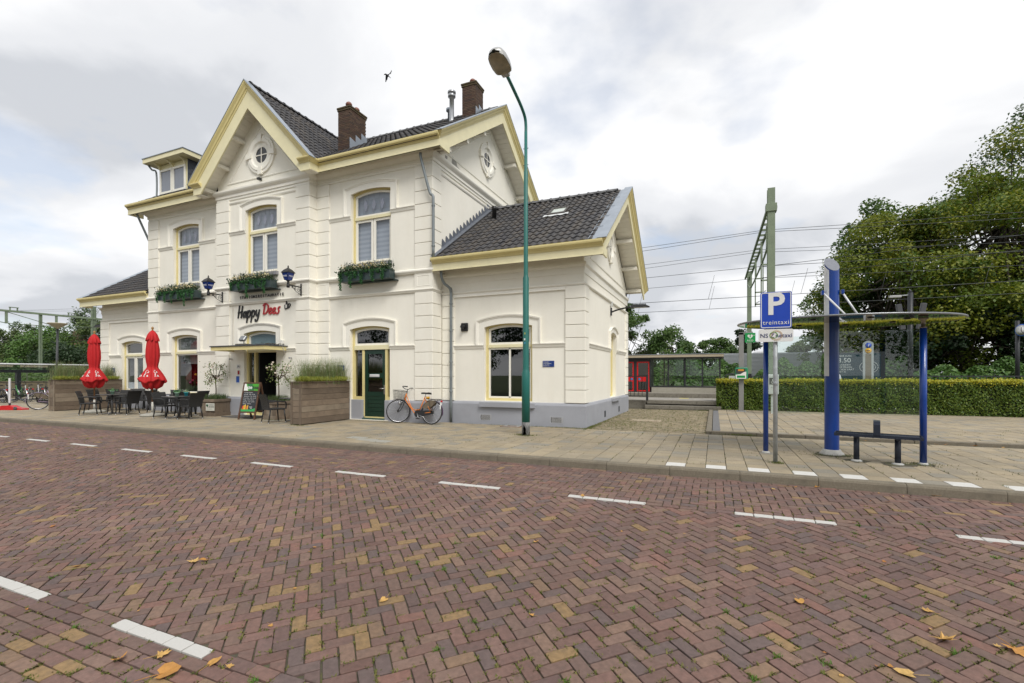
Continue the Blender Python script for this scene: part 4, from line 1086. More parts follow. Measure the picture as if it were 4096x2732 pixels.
fp = smooth_path([(-5.05, 14.20), (-4.9, 14.27), (-4.75, 14.2), (-4.6, 14.27), (-4.45, 14.2), (-4.3, 14.27), (-4.22, 14.22)], 3)
MB().add([(p.x, p.y, zs(p.y) + .075) for p in fp] + [(p.x, 14.38, zs(14.38) + .075) for p in fp], [(i, i+1, len(fp)+i+1, len(fp)+i) for i in range(len(fp)-1)]).build('apron_flashing', M('pale_lead', (.62, .64, .64), .5), sk)
MB().lathe([(.075, 0), (.075, .34), (.10, .35), (.10, .46), (.0, .47)], 14, (-7.10, 14.95, zs(14.95) - .02)).build('roof_vent', blackp, st)

# ---- oculus windows
def oculus(emb, u, z, r):
    ring = MB(); n = 32
    prof = [(r*.62, -.02), (r*.62, .03), (r*.70, .075), (r*.84, .085), (r*.88, .06), (r*1.0, .055), (r*1.0, -.02)]
    V = [emb(u + p*math.cos(2*math.pi*i/n), z + p*math.sin(2*math.pi*i/n), h) for i in range(n) for (p, h) in prof]; m_ = len(prof)
    F = [(i*m_+k, ((i+1) % n)*m_+k, ((i+1) % n)*m_+k+1, i*m_+k+1) for i in range(n) for k in range(m_-1)]
    oc = ring.add(V, F).build('oculus', trim, st)
    for a in (0, 90, 180, 270):
        ca, sa = math.cos(R(a)), math.sin(R(a)); P = [(r*.66, -.07), (r*1.06, -.10), (r*1.06, .10), (r*.66, .07)]
        MB().prism([(u + p*ca - q_*sa, z + p*sa + q_*ca) for p, q_ in P], -.01, .105, emb).build('keystone', trim, oc)
    pr2 = [(r*.42, .0), (r*.42, .02), (r*.62, .03), (r*.62, 0)]
    V = [emb(u + p*math.cos(2*math.pi*i/n), z + p*math.sin(2*math.pi*i/n), h) for i in range(n) for (p, h) in pr2]
    MB().add(V, [(i*4+k, ((i+1) % n)*4+k, ((i+1) % n)*4+(k+1) % 4, i*4+(k+1) % 4) for i in range(n) for k in range(4)]).build('frame', trim, oc)
    MB().add([emb(u + r*.45*math.cos(2*math.pi*i/n), z + r*.45*math.sin(2*math.pi*i/n), .008) for i in range(n)], [tuple(range(n))]).build('pane', M('dark_pane', (.012, .014, .016), .06), oc)
    MB().prism([(u - .018, z - r*.44), (u + .018, z - r*.44), (u + .018, z + r*.44), (u - .018, z + r*.44)], .010, .024, emb).prism([(u - r*.44, z - .018), (u + r*.44, z - .018), (u + r*.44, z + .018), (u - r*.44, z + .018)], .011, .025, emb).build('glazing_bar', trim, oc)
oculus(FC, CX + .02, 9.35, .66); oculus(SRm, RY - .25, 9.62, .60); oculus(sw, RY, 5.95, .52)
# raised triangular panel outlines in the gables
def tri(emb, c, zb_, hw_, za, n='panel_moulding'):
    MB().sweep([(c - hw_, zb_), (c + hw_, zb_), (c, za)], [(0, -.01), (.0, .02), (.03, .03), (.05, .012), (.05, -.01)], emb, closed=True).build(n, trim, st)
tri(FC, CX, 8.56, 1.75, 10.42); tri(SRm, RY, 8.62, 3.1, 10.80); tri(sw, RY, 4.95, 2.75, 6.85)
MB().prism([(13.35, 8.36), (13.9, 8.36), (13.85, 8.45), (13.6, 8.5), (13.55, 8.62), (13.3, 8.7), (13.25, 8.5)], .001, .006, SRm).build('plaster_patch', M('bare_plaster', (.33, .32, .29), .95, .2, 14, .5, 90), st)
MB().prism([(12.42, 8.36), (12.95, 8.36), (12.98, 8.56), (12.86, 8.55), (12.84, 8.46), (12.72, 8.40), (12.6, 8.44)], .001, .007, SRm).build('plaster_patch', M('bare_plaster', (.3, .3, .3)), st)
tag(MB().box((CX - .05, YC - .16, 8.44), (CX + .06, YC - .02, 8.52), .012).tube([(CX, YC - .02, 8.48), (CX, YC + .0, 8.48)], .02, 6).build('security_camera', blackp), 'small black camera under the round window of the front gable', 'camera')

# ---- chimneys: brick by brick
def chimney(x0, x1, y0, y1, z0, z1, pots):
    core = MB().box((x0 + .012, y0 + .012, z0), (x1 - .012, y1 - .012, z1 - .02)).build('chimney', mortar, st)
    bl, bh = .205, .0625; z = z0; j = 0
    while z < z1 - .16:
        off = (bl/2 if j % 2 else 0)
        for (a, b, fix, ax) in ((x0, x1, y0, 0), (y0, y1, x1, 1), (x0, x1, y1, 0), (y0, y1, x0, 1)):
            u = a - off
            while u < b - .02:
                ua, ub = max(a, u) + .004, min(b, u + bl) - .004
                if ub - ua > .03:
                    e = rng.uniform(0, .004)
                    if ax == 0: m_ = MB().box((ua, fix - .006 - e, z + .005), (ub, fix + .03, z + bh - .005)) if fix == y0 else MB().box((ua, fix - .03, z + .005), (ub, fix + .006, z + bh - .005))
                    else: m_ = MB().box((fix - .03, ua, z + .005), (fix + .006 + e, ub, z + bh - .005)) if fix == x1 else MB().box((fix - .006, ua, z + .005), (fix + .03, ub, z + bh - .005))
                    if fix in (y0, x1): m_.build('brick', chimm, core)
                u += bl
        z += bh; j += 1
    for zz, o_ in ((z, .03), (z + .07, .045)):
        MB().box((x0 - o_, y0 - o_, zz), (x1 + o_, y1 + o_, zz + .068), .012).build('cap_course', M('mossy_cap', (.075, .055, .03), .95, .35, 10, .4, 60, stain=(.13, .10, .03), stain_amt=.7, stain_scale=6), core)
    for (px, py) in pots:
        MB().lathe([(.085, 0), (.095, .05), (.075, .10), (.08, .16), (.115, .18), (.12, .22), (.09, .27), (.05, .30), (0, .305)], 14, (px, py, z + .13)).build('chimney_pot', M('terracotta', (.21, .075, .05), .5, .2, 8), core)
    return core
chimney(-12.60, -12.05, 13.28, 14.12, 9.55, 11.32, [(-12.32, 13.52), (-12.32, 13.92)])
chimney(-8.72, -8.15, 15.55, 16.15, 11.15, 12.55, [(-8.43, 15.85)])
for k in range(3):      # lead steps at the chimney foot
    y = 13.4 + k*.3; MB().prism([(y - .15, zmain(y - .15)), (y + .15, zmain(y + .15)), (y + .15, zmain(y + .15) + .20), (y - .15, zmain(y + .15) + .26)], .004, .016, SR(-12.04)).build('step_flashing', zinc, st)
for k in range(2):
    y = 15.65 + k*.25; MB().prism([(y - .12, zmain(y - .12)), (y + .12, zmain(y + .12)), (y + .12, zmain(y + .12) + .16), (y - .12, zmain(y + .12) + .2)], .004, .016, SR(-8.14)).build('step_flashing', zinc, st)
# flue pipes
fz = zmain(15.0)
MB().lathe([(.10, -.1), (.085, .0), (.085, .86), (.10, .87), (.10, .90), (.14, .91), (.14, .99), (.11, 1.0), (.11, 1.04), (.15, 1.05), (.15, 1.11), (0, 1.13)], 16, (-8.85, 15.0, fz)).build('flue_pipe', M('steel_flue', (.42, .43, .44), .3, .1, 6, metal=.8), st)
MB().lathe([(.06, -.1), (.06, .40), (.12, .41), (.12, .50), (0, .51)], 14, (-9.10, 15.25, zmain(15.25))).build('flue_pipe', zinc, st)

# ---- dormer on the left slope
dx0, dx1, dy0 = -21.55, -19.72, 12.42
zb_ = zmain(dy0) + .02; zt_ = 10.42
dm = MB().add([(dx0, dy0, zb_), (dx1, dy0, zb_), (dx1, dy0, zt_), (dx0, dy0, zt_)], [(0, 1, 2, 3)]).build('dormer', yelp, st)
yb = EY + (zt_ - EZ)/tanm + .1
for x in (dx0, dx1): MB().add([(x, dy0, zb_ - .1), (x, dy0, zt_), (x, yb, zt_)], [(0, 1, 2)]).build('cheek', slate, dm)
slm = MB()
for j in range(9):
    for i in range(11):
        y = dy0 + .02 + (i + (.5 if j % 2 else 0))*.19; z = zb_ + j*.115
        if z > zt_ - .1 or zmain(y) > z: continue
        MB().prism([(y + .005, z), (y + .185, z), (y + .185, z + .135), (y + .005, z + .135)], .006 + .006*(j % 2), .018 + .004*(i % 3), SR(dx1)).build('slate', slate, dm)
for (a, b) in ((dx0 + .08, (dx0+dx1)/2 - .02), ((dx0+dx1)/2 + .02, dx1 - .08)):
    e2 = FR(dy0)
    MB().sweep([(b, zb_ + .04), (b, zt_ - .22), (a, zt_ - .22), (a, zb_ + .04)], [(0, .01), (0, .05), (.085, .05), (.085, .01)], e2, closed=True).build('sash', trim, dm)
    MB().prism([(a + .08, zb_ + .12), (b - .08, zb_ + .12), (b - .08, zt_ - .30), (a + .08, zt_ - .30)], .012, .02, e2).build('pane', M('dormer_glass', (.20, .22, .26), .06, .08, 1.5), dm)
MB().box((dx0 - .45, dy0 - .40, zt_ + .02), (dx1 + .34, yb + .3, zt_ + .20)).build('dormer_roof', yelp, dm)
MB().box((dx0 - .48, dy0 - .43, zt_ + .20), (dx1 + .37, yb + .35, zt_ + .225)).build('roof_sheet', zinc, dm)
for u in (dx0 + .1, (dx0+dx1)/2, dx1 - .1): MB().prism([(dy0, zt_ - .28), (dy0 - .12, zt_ - .1), (dy0 - .33, zt_ + .02), (dy0, zt_ + .02)], u - .035, u + .035, lambda a, b, e: (e, a, b)).build('bracket', yelp, dm)
MB().tube(smooth_path([(dx0 - .40, dy0 - .2, zt_ + .02), (dx0 - .3, dy0 - .12, zt_ - .15), (dx0 - .08, dy0 - .08, zt_ - .3), (dx0 - .06, dy0 - .08, zb_ + .02), (dx0 - .1, dy0 - .16, zb_ - .04)], 4), .035, 8).build('downpipe', pipem, dm)

# ---- downpipes
def downpipe(pts, r=.042, clips=()):
    p = MB().tube(smooth_path(pts, 5), r, 12).build('downpipe', pipem, st)
    for c_ in clips: MB().lathe([(r+.004, -.03), (r+.012, -.02), (r+.012, -.005), (r+.004, 0), (r+.012, .005), (r+.012, .02), (r+.004, .03)], 12, c_).build('pipe_clip', pipem, p)
downpipe([(-8.02, 11.78, 8.2), (-8.0, 11.8, 8.0), (-7.82, 11.95, 7.1), (-7.72, 11.98, 6.95), (-7.70, 11.98, 6.7), (-7.70, 11.98, 5.1)], clips=[(-7.70, 11.98, 6.65), (-7.70, 11.98, 5.45)])
downpipe([(-7.55, 12.18, 4.75), (-7.55, 12.2, 4.55), (-7.52, 12.3, 4.38), (-7.42, 12.45, 4.25), (-7.40, 12.50, 4.1), (-7.40, 12.50, 3.9), (-7.40, 12.50, .17)], clips=[(-7.40, 12.50, z) for z in (3.78, 2.95, 2.0, 1.1)])
downpipe([(-21.85, 11.75, 8.2), (-21.84, 11.78, 8.1), (-21.78, 12.3, 6.9), (-21.76, 12.4, 6.7), (-21.76, 12.4, 5.2)])
# air bricks in the plinth
for x in (-6.25, -4.05):
    ab = MB().prism([(x - .19, .24), (x + .19, .24), (x + .19, .45), (x - .19, .45)], .066, .075, FW).build('air_brick', M('air_brick_frame', (.36, .37, .40), .8), st)
    MB().prism([(x - .155, .27), (x + .155, .27), (x + .155, .42), (x - .155, .42)], .0755, .077, FW).build('shade_plate', M('vent_shade', (.02, .02, .02), .9), ab)  # near-black plate on the frame paints the shade of the vent opening
    mm = MB()
    for i in range(13):
        for sg in (1, -1):
            u = x - .155 + i*.026; mm.prism([(u, .27 if sg == 1 else .42), (u + .008, .27 if sg == 1 else .42), (u + .058, .42 if sg == 1 else .27), (u + .05, .42 if sg == 1 else .27)], .0775, .080 + .001*sg, FW)
    mm.build('mesh_grille', M('grille', (.42, .42, .42), .6), ab)
for y in (15.0, 17.4): MB().prism([(y - .12, .26), (y + .12, .26), (y + .12, .46), (y - .12, .46)], .0705, .073, sw).build('air_brick', M('vent_shade_side', (.05, .055, .06), .9), st)  # flat dark plates, vent hole shade put into the colour
# round flue terminal beside the wing window
vt = tag(MB().box((-7.10, WY - .06, 2.93), (-6.86, WY - .0, 3.18), .02).tube([(-6.98, WY - .04, 3.05), (-6.98, WY - .20, 3.06)], .055, 12).build('flue_terminal', blackp), 'black square flue terminal on the wing wall left of its window', 'vent')
# ================================================================== FACADE FITTINGS AND TERRACE
def leaf_cloud(pts, size, nrm=None, seed=0, aspect=.6, jit=.35):
    """numpy quads at pts (n,3) with random orientation; returns V, F"""
    g = np.random.default_rng(seed); n = len(pts)
    d = g.normal(size=(n, 3)); d /= np.linalg.norm(d, axis=1, keepdims=True)
    if nrm is not None:
        d = d*jit + np.asarray(nrm); d /= np.linalg.norm(d, axis=1, keepdims=True)
    t = np.cross(d, g.normal(size=(n, 3))); t /= np.linalg.norm(t, axis=1, keepdims=True); b = np.cross(d, t)
    s = size*g.uniform(.65, 1.35, size=(n, 1))
    p = np.asarray(pts)
    V = np.stack([p - t*s*.5, p - b*s*aspect*.5 + d*s*.06, p + t*s*.5, p + b*s*aspect*.5 + d*s*.06], 1).reshape(-1, 3)
    F = np.arange(n*4).reshape(n, 4)
    return V, F
def leaf_obj(name, pts, size, mat, parent, seed=0, world=True, **k):
    V, F = leaf_cloud(pts, size, seed=seed, **k); g = np.random.default_rng(seed + 99)
    return mesh_obj(name, fast_mesh(name, V, F, g.random(len(F))), mat, parent, world)
def blades(name, roots, h, spread, mat, parent, wd=.006, seed=0, bend=.5, seg=3):
    g = np.random.default_rng(seed); n = len(roots); r = np.asarray(roots, dtype=float)
    a = g.uniform(0, 2*math.pi, n); L = h*g.uniform(.6, 1.15, n); sp = spread*g.uniform(.2, 1.0, n)
    V = []; 
    side = np.stack([-np.sin(a), np.cos(a), np.zeros(n)], 1)*wd; dirv = np.stack([np.cos(a), np.sin(a), np.zeros(n)], 1)
    rows = []
    for k in range(seg + 1):
        t = k/seg; c = r + dirv*(sp*(t**1.7))[:, None] + np.stack([0*L, 0*L, L*(t - bend*.5*t*t*t)], 1)
        w_ = (1 - t*.9); rows.append(c - side*w_); rows.append(c + side*w_)
    A = np.stack(rows, 1); m = A.shape[1]; V = A.reshape(-1, 3)
    F = np.concatenate([np.stack([np.arange(n)*m + 2*k, np.arange(n)*m + 2*k + 1, np.arange(n)*m + 2*k + 3, np.arange(n)*m + 2*k + 2], 1) for k in range(seg)])
    rn = np.tile(g.random(n), seg)
    return mesh_obj(name, fast_mesh(name, V, F, rn), mat, parent, parent is not None)
ivy = M('ivy_leaf', (0, 0, 0), .5, .2, 6, rnd=[(.012, .040, .012), (.020, .060, .016), (.030, .075, .022)], trans=.15)
trail = M('trailing_leaf', (0, 0, 0), .55, .2, 6, rnd=[(.030, .13, .030), (.045, .17, .045), (.025, .10, .028)], trans=.2)
cream_fl = M('cream_flower', (0, 0, 0), .6, .1, 6, rnd=[(.75, .65, .36), (.80, .74, .55), (.65, .48, .16)], trans=.2)
lav = M('dark_spike', (0, 0, 0), .7, .2, 6, rnd=[(.035, .045, .025), (.05, .075, .03), (.03, .03, .035)])
boxm = M('box_green_paint', (.028, .048, .050), .4, .1, 4)
def window_box(x0, x1, y1, label):
    z0, z1 = 4.57, 4.86; y0 = y1 - .27
    t = empty('window_box', ((x0+x1)/2, y1, z0), label=label, cat='window box', group='flower boxes under the upper windows')
    MB().box((x0, y0, z0), (x1, y0 + .02, z1)).box((x0, y1 - .02, z0), (x1, y1, z1)).box((x0, y0 + .02, z0), (x0 + .02, y1 - .02, z1)).box((x1 - .02, y0 + .02, z0), (x1, y1 - .02, z1)).box((x0 + .02, y0 + .02, z0 + .002), (x1 - .02, y1 - .02, z0 + .02)).build('trough', boxm, t)
    MB().box((x0 + .1, y1 - .02, z0 - .03), (x1 + .06, y1 + .12, z0)).build('bracket', boxm, t)
    g = np.random.default_rng(int(abs(x0)*10)); n = 1500
    u = g.uniform(x0 - .06, x1 + .02, n); h = g.beta(1.6, 2.2, n)
    wave = .5 + .5*np.sin(u*7 + 1)
    P = np.stack([u, y0 + g.normal(.10, .10, n), z1 - .10 + h*(.30 + .14*wave)], 1)
    leaf_obj('foliage', P, .062, ivy, t, 1)
    P = []
    for k in range(int((x1 - x0)/.2)):
        uc = x0 + .06 + k*.21 + g.uniform(-.05, .05); ln = g.uniform(.22, .52) if k % 2 == 0 else g.uniform(.05, .25)
        m_ = int(60 + ln*480); tt = g.random(m_)
        P.append(np.stack([uc + g.normal(0, .045, m_)*(1.1 - .6*tt), y0 - .025 - .03*np.sin(tt*3) + g.normal(0, .014, m_), z1 + .02 - tt*ln*1.25], 1))
    leaf_obj('trailing_vine', np.concatenate(P), .042, trail, t, 2)
    P = np.stack([g.uniform(x0 - .04, x0 + .10, 110), y0 + g.normal(.08, .08, 110), z0 + .05 + g.uniform(0, .35, 110)], 1)
    leaf_obj('foliage', P, .06, ivy, t, 5)
    n = 300; uc = g.choice(np.linspace(x0 + .15, x1 - .25, 6), n)
    P = np.stack([uc + g.normal(0, .085, n), y0 + g.normal(.06, .05, n), z1 + .17 + g.normal(0, .045, n)], 1)
    leaf_obj('blossom', P, .046, cream_fl, t, 3, aspect=.9)
    n = 110; roots = np.stack([g.uniform(x0, x1, n), y0 + g.uniform(.02, .22, n), np.full(n, z1 + .05)], 1)
    blades('flower_spike', roots, .40, .13, lav, t, wd=.008, seed=4)
    return t
window_box(-20.45, -18.20, YF - .12, 'dark flower box with trailing ivy under the upper left window')
window_box(-15.75, -13.78, YC - .12, 'dark flower box with trailing plants above the restaurant name')
window_box(-11.05, -9.10, YF - .12, 'dark flower box with pale blooms under the upper right window')

# ---- wall lanterns
blueg = M('lantern_glass', (.010, .035, .21), .15, .15, 2, coat=.3)
def lantern(x, yw, label):
    t = empty('wall_lantern', (x, yw, 4.25), label=label, cat='lantern', group='blue wall lanterns either side of the name')
    yl = yw - .62; 
    MB().box((x - .03, yw - .035, 4.26), (x + .03, yw, 4.72), .008).build('wall_plate', blackp, t)
    MB().box((x - .022, yl - .02, 4.555), (x + .022, yw - .03, 4.60), .006).build('arm', blackp, t)
    sc_ = MB()
    for (yc, zc, r, s0, s1) in ((yw - .14, 4.45, .085, 0, 560), (yw - .29, 4.48, .06, 60, 600), (yw - .42, 4.51, .04, 0, 500)):
        pts = [(x, yc + r*(1 - .75*i/24)*math.cos(R(s0 + (s1 - s0)*i/24)), zc + r*(1 - .75*i/24)*math.sin(R(s0 + (s1 - s0)*i/24))) for i in range(25)]
        sc_.tube(pts, .009, 5)
    sc_.tube(smooth_path([(x, yw - .03, 4.29), (x, yw - .13, 4.33), (x, yw - .28, 4.40), (x, yw - .45, 4.55)], 5), .010, 5); sc_.build('scroll', blackp, t)
    MB().lathe([(.045, 0), (.06, .02), (.06, .10), (.05, .12), (.055, .14), (.035, .20), (.045, .24), (.09, .27)], 12, (x, yl, 4.47)).build('stem', blackp, t)
    # four glazed sides
    zb, zt, rb, rt = 4.745, 5.02, .095, .165
    for k in range(4):
        a = R(45 + 90*k); b = R(135 + 90*k)
        V = [(x + rb*1.3*math.cos(a), yl + rb*1.3*math.sin(a), zb), (x + rb*1.3*math.cos(b), yl + rb*1.3*math.sin(b), zb), (x + rt*1.3*math.cos(b), yl + rt*1.3*math.sin(b), zt), (x + rt*1.3*math.cos(a), yl + rt*1.3*math.sin(a), zt)]
        p_ = MB().add(V, [(0, 1, 2, 3)]).build('pane', blueg, t)
        MB().tube([V[0], V[3]], .010, 5).build('glazing_bar', blackp, t)
    c_ = .002
    text('lettering', 'MAES', .085, M('white_print', (.75, .76, .8), .5), t, (x, yl - .150, 4.885), tilt=R(-14))
    me = text_mesh('MAES', .085, .002); me.transform(Matrix.Translation((x + .150, yl, 4.885)) @ Matrix.Rotation(R(90), 4, 'Z') @ Matrix.Rotation(R(104), 4, 'X')); mesh_obj('lettering', me, M('white_print', (1, 1, 1)), t, True)
    rf = MB().lathe([(.20*1.25, 0), (.25, .015), (.24, .03), (.15, .12), (.06, .17), (.03, .20), (.02, .21), (.03, .235), (.012, .28), (0, .30)], 4, (0, 0, 0), smooth=False)
    rf.v = [(x + (a*math.cos(R(45)) - b*math.sin(R(45))), yl + (a*math.sin(R(45)) + b*math.cos(R(45))), c_ + zt) for a, b, c_ in rf.v]; rf.build('roof', blackp, t)
    t.scale = (.86, .86, .86)
lantern(-16.62, YC - .055, 'black lantern with blue glass left of the name, over the terrace')
lantern(-12.72, YC - .055, 'black lantern with blue glass right of the name')

# ---- name on the wall: hand-lettered strokes
def stroke(name, strokes, x0, z0, s, w_, mat, parent, yy, th=.035, shear=.18):
    mb = MB()
    for st_ in strokes:
        pts = [Vector((x0 + (p[0] + p[1]*shear)*s, z0 + p[1]*s)) for p in st_]
        P = smooth_path([(p.x, p.y) for p in pts], 6) if len(pts) > 2 else pts
        P = [Vector((p[0], p[1])) for p in P]
        mb.sweep([(p.x, p.y) for p in P], [(w_/2, 0), (w_/2, th), (-w_/2, th), (-w_/2, 0)], FR(yy))
        for p in (P[0], P[-1]):
            n = 10; mb.prism([(p.x + w_/2*math.cos(2*math.pi*i/n), p.y + w_/2*math.sin(2*math.pi*i/n)) for i in range(n)], 0, th*.99, FR(yy))
    return mb.build(name, mat, parent)
LET = {'H': [[(.05, 0), (.05, 1)], [(.42, 0), (.42, .95)], [(0, .42), (.5, .52)]],
 'a': [[(.36, .45), (.2, .5), (.05, .3), (.08, .05), (.22, .06), (.36, .40)], [(.38, .5), (.36, .2), (.42, 0)]],
 'p': [[(.06, .55), (.06, -.42)], [(.06, .3), (.2, .56), (.36, .42), (.33, .12), (.18, .02), (.06, .14)]],
 'y': [[(.05, .55), (.06, .2), (.2, .06), (.36, .35)], [(.38, .56), (.36, 0), (.25, -.34), (.08, -.36), (.04, -.2)]],
 'D': [[(.10, .90), (.08, .5), (.07, .06)], [(-.08, .78), (.04, .92), (.28, .92), (.52, .74), (.56, .42), (.40, .14), (.07, .04)]],
 'e': [[(.06, .24), (.28, .34), (.30, .5), (.16, .52), (.05, .3), (.1, .06), (.26, .04), (.40, .16)]],
 's': [[(.36, .58), (.22, .52), (.2, .38), (.30, .26), (.26, .06), (.1, .0), (.0, .08)]]}
sign = empty('restaurant_name', (-14.7, YC, 3.6), label='large hand-lettered Happy Dees wall sign above the entrance', cat='sign')
def word(wd, x, z, s, mat, w_, gap):
    for ch in wd:
        stroke('letter', LET[ch], x, z, s, w_, mat, sign, YC - .006); x += gap[ch]*s
    return x
blk = M('sign_black', (.018, .018, .020), .45, .1, 4); redm = M('sign_red', (.40, .022, .028), .45, .1, 4)
GAP = {'H': .60, 'a': .50, 'p': .50, 'y': .5, 'D': .68, 'e': .46, 's': .4}
word('Happy', -15.86, 3.66, .43, blk, .044, GAP); word('Dees', -14.58, 3.72, .40, redm, .044, GAP)
cup = MB().prism([(-13.52, 3.85), (-13.36, 3.88), (-13.35, 4.02), (-13.54, 4.0)], 0, .03, FR(YC - .006)).build('cup', blk, sign)
MB().prism([(-13.47, 3.88), (-13.41, 3.90), (-13.40, 4.0), (-13.48, 3.99)], .031, .034, FR(YC - .006)).build('cup_highlight', M('sign_white', (.7, .68, .62), .5), cup)
stroke('handle', [[(0, 0), (.06, .04), (.08, .1), (.04, .15), (-.02, .13)]], -13.36, 3.89, 1, .018, blk, cup, YC - .006)
stroke('steam', [[(0, 0), (.02, .03), (0, .06), (.02, .1)], [(.04, 0), (.06, .03), (.04, .06)]], -13.47, 4.03, 1, .010, blk, cup, YC - .006)
sr = empty('station_name', (-14.65, YC, 4.3), label='small black letters reading STATIONSRESTAURATIE under the middle flower box', cat='sign')
x = -15.70
for ch in 'STATIONSRESTAURATIE':
    text('letter', ch, .140, blk, sr, (x, YC - .03, 4.375), extrude=.008, bold=.002); x += .1165
# house number, posters, wall signs
def plate(name, label, cat, x0, x1, z0, z1, yy, mat, th=.015, group=None):
    return tag(MB().box((x0, yy - th, z0), (x1, yy, z1), .003).build(name, mat), label, cat, group)
wp = M('white_plate', (.72, .72, .70), .4, .05)
o = plate('house_number', 'white house number plate 1A beside the entrance', 'sign', -15.92, -15.76, 1.83, 1.98, YC - .002, wp); text('lettering', '1A', .12, blk, o, (-15.84, YC - .02, 1.905))
o = plate('notice', 'small red notice under the house number', 'notice', -15.89, -15.76, 1.60, 1.78, YC - .002, wp); MB().box((-15.875, YC - .02, 1.62), (-15.775, YC - .0175, 1.76)).build('print', M('red_print', (.35, .03, .03), .5), o)
o = plate('notice', 'blue sticker notice left of the entrance', 'notice', -15.96, -15.77, 1.28, 1.57, YC - .002, wp); MB().box((-15.945, YC - .02, 1.33), (-15.785, YC - .0175, 1.555)).build('print', M('blue_print', (.02, .10, .42), .5), o)
navy = M('navy_enamel', (.010, .040, .20), .3, .08, 4)
o = plate('no_bicycles_sign', 'blue enamel sign right of the wing window', 'sign', -4.47, -4.13, 1.83, 2.0, WY - .004, navy)
text('lettering', 'Verboden\n(brom-)fietsen\nte plaatsen.', .042, wp, o, (-4.455, WY - .021, 1.925), align='LEFT', extrude=.001); text('lettering', 'NS Stations', .022, wp, o, (-4.455, WY - .021, 1.85), align='LEFT', extrude=.001)
o = plate('wall_sign', 'blue sign behind the tall grasses left of the green door', 'sign', -11.50, -11.20, 1.72, 1.92, YF - .004, navy)
text('lettering', 'Verboden\n(brom-)fietsen\nte plaatsen.', .042, wp, o, (-11.48, YF - .021, 1.83), align='LEFT', extrude=.001)
o = plate('wall_sign', 'small blue sign on the far left wing wall', 'sign', -25.45, -25.15, 1.72, 1.92, WY - .004, navy); MB().box((-25.43, WY - .0205, 1.80), (-25.25, WY - .0195, 1.85)).build('print', wp, o)
for x in (-16.28 + .1, -13.22):
    tag(MB().tube([(x, YC, 2.18), (x, YC - .09, 2.18)], .014, 8).lathe([(0, 0), (.03, .005), (.03, .02), (0, .025)], 10, (x, YC - .09, 2.18), axis='Y').build('wall_hook', M('grey_metal', (.22, .23, .24))), 'small metal hook %s of the entrance' % ('left' if x < -15 else 'right'), 'hook', 'hooks by the entrance')
# lamp arm on the wing's side wall and one on the far left wing
def arm_lamp(x, y, z, sgn, label):
    t = empty('wall_lamp', (x, y, z), label=label, cat='lamp')
    MB().box((x, y - .05, z - .22), (x + sgn*.05, y + .05, z + .05), .01).build('wall_plate', blackp, t)
    MB().tube(smooth_path([(x + sgn*.04, y, z - .10), (x + sgn*.3, y, z - .02), (x + sgn*.62, y, z + .03), (x + sgn*.72, y, z + .03)], 4), .028, 8).build('arm', blackp, t)
    h = MB(); h.prism([(sgn*.68, -.02), (sgn*1.28, -.02), (sgn*1.30, .0), (sgn*1.22, .04), (sgn*.9, .09), (sgn*.72, .09)], -.11, .11, lambda u, v, e: (x + u, y + e, z + v + .02)); h.build('lamp_head', M('dark_lamp', (.03, .032, .035), .5), t)
    for i in range(5): MB().box((x + sgn*(.98 + i*.045), y - .10, z + .07), (x + sgn*(.995 + i*.045), y + .10, z + .12)).build('cooling_fin', M('dark_lamp', (0, 0, 0)), t)
    MB().box((x + sgn*.8, y - .09, z - .006), (x + sgn*1.2, y + .09, z + .002)).build('diffuser', M('lamp_glass', (.5, .5, .46), .2), t)
arm_lamp(WXR, 16.2, 3.86, 1, 'black street lamp arm on the side wall of the right wing')
arm_lamp(LXL, 13.0, 3.90, -1, 'dark lamp arm at the left wing corner')
o = tag(MB().box((WXR, 16.12, 3.95), (WXR + .08, 16.22, 4.12), .008).build('sensor_box', M('pale_grey', (.55, .56, .54), .5)), 'small grey sensor box above the side wall lamp', 'box')

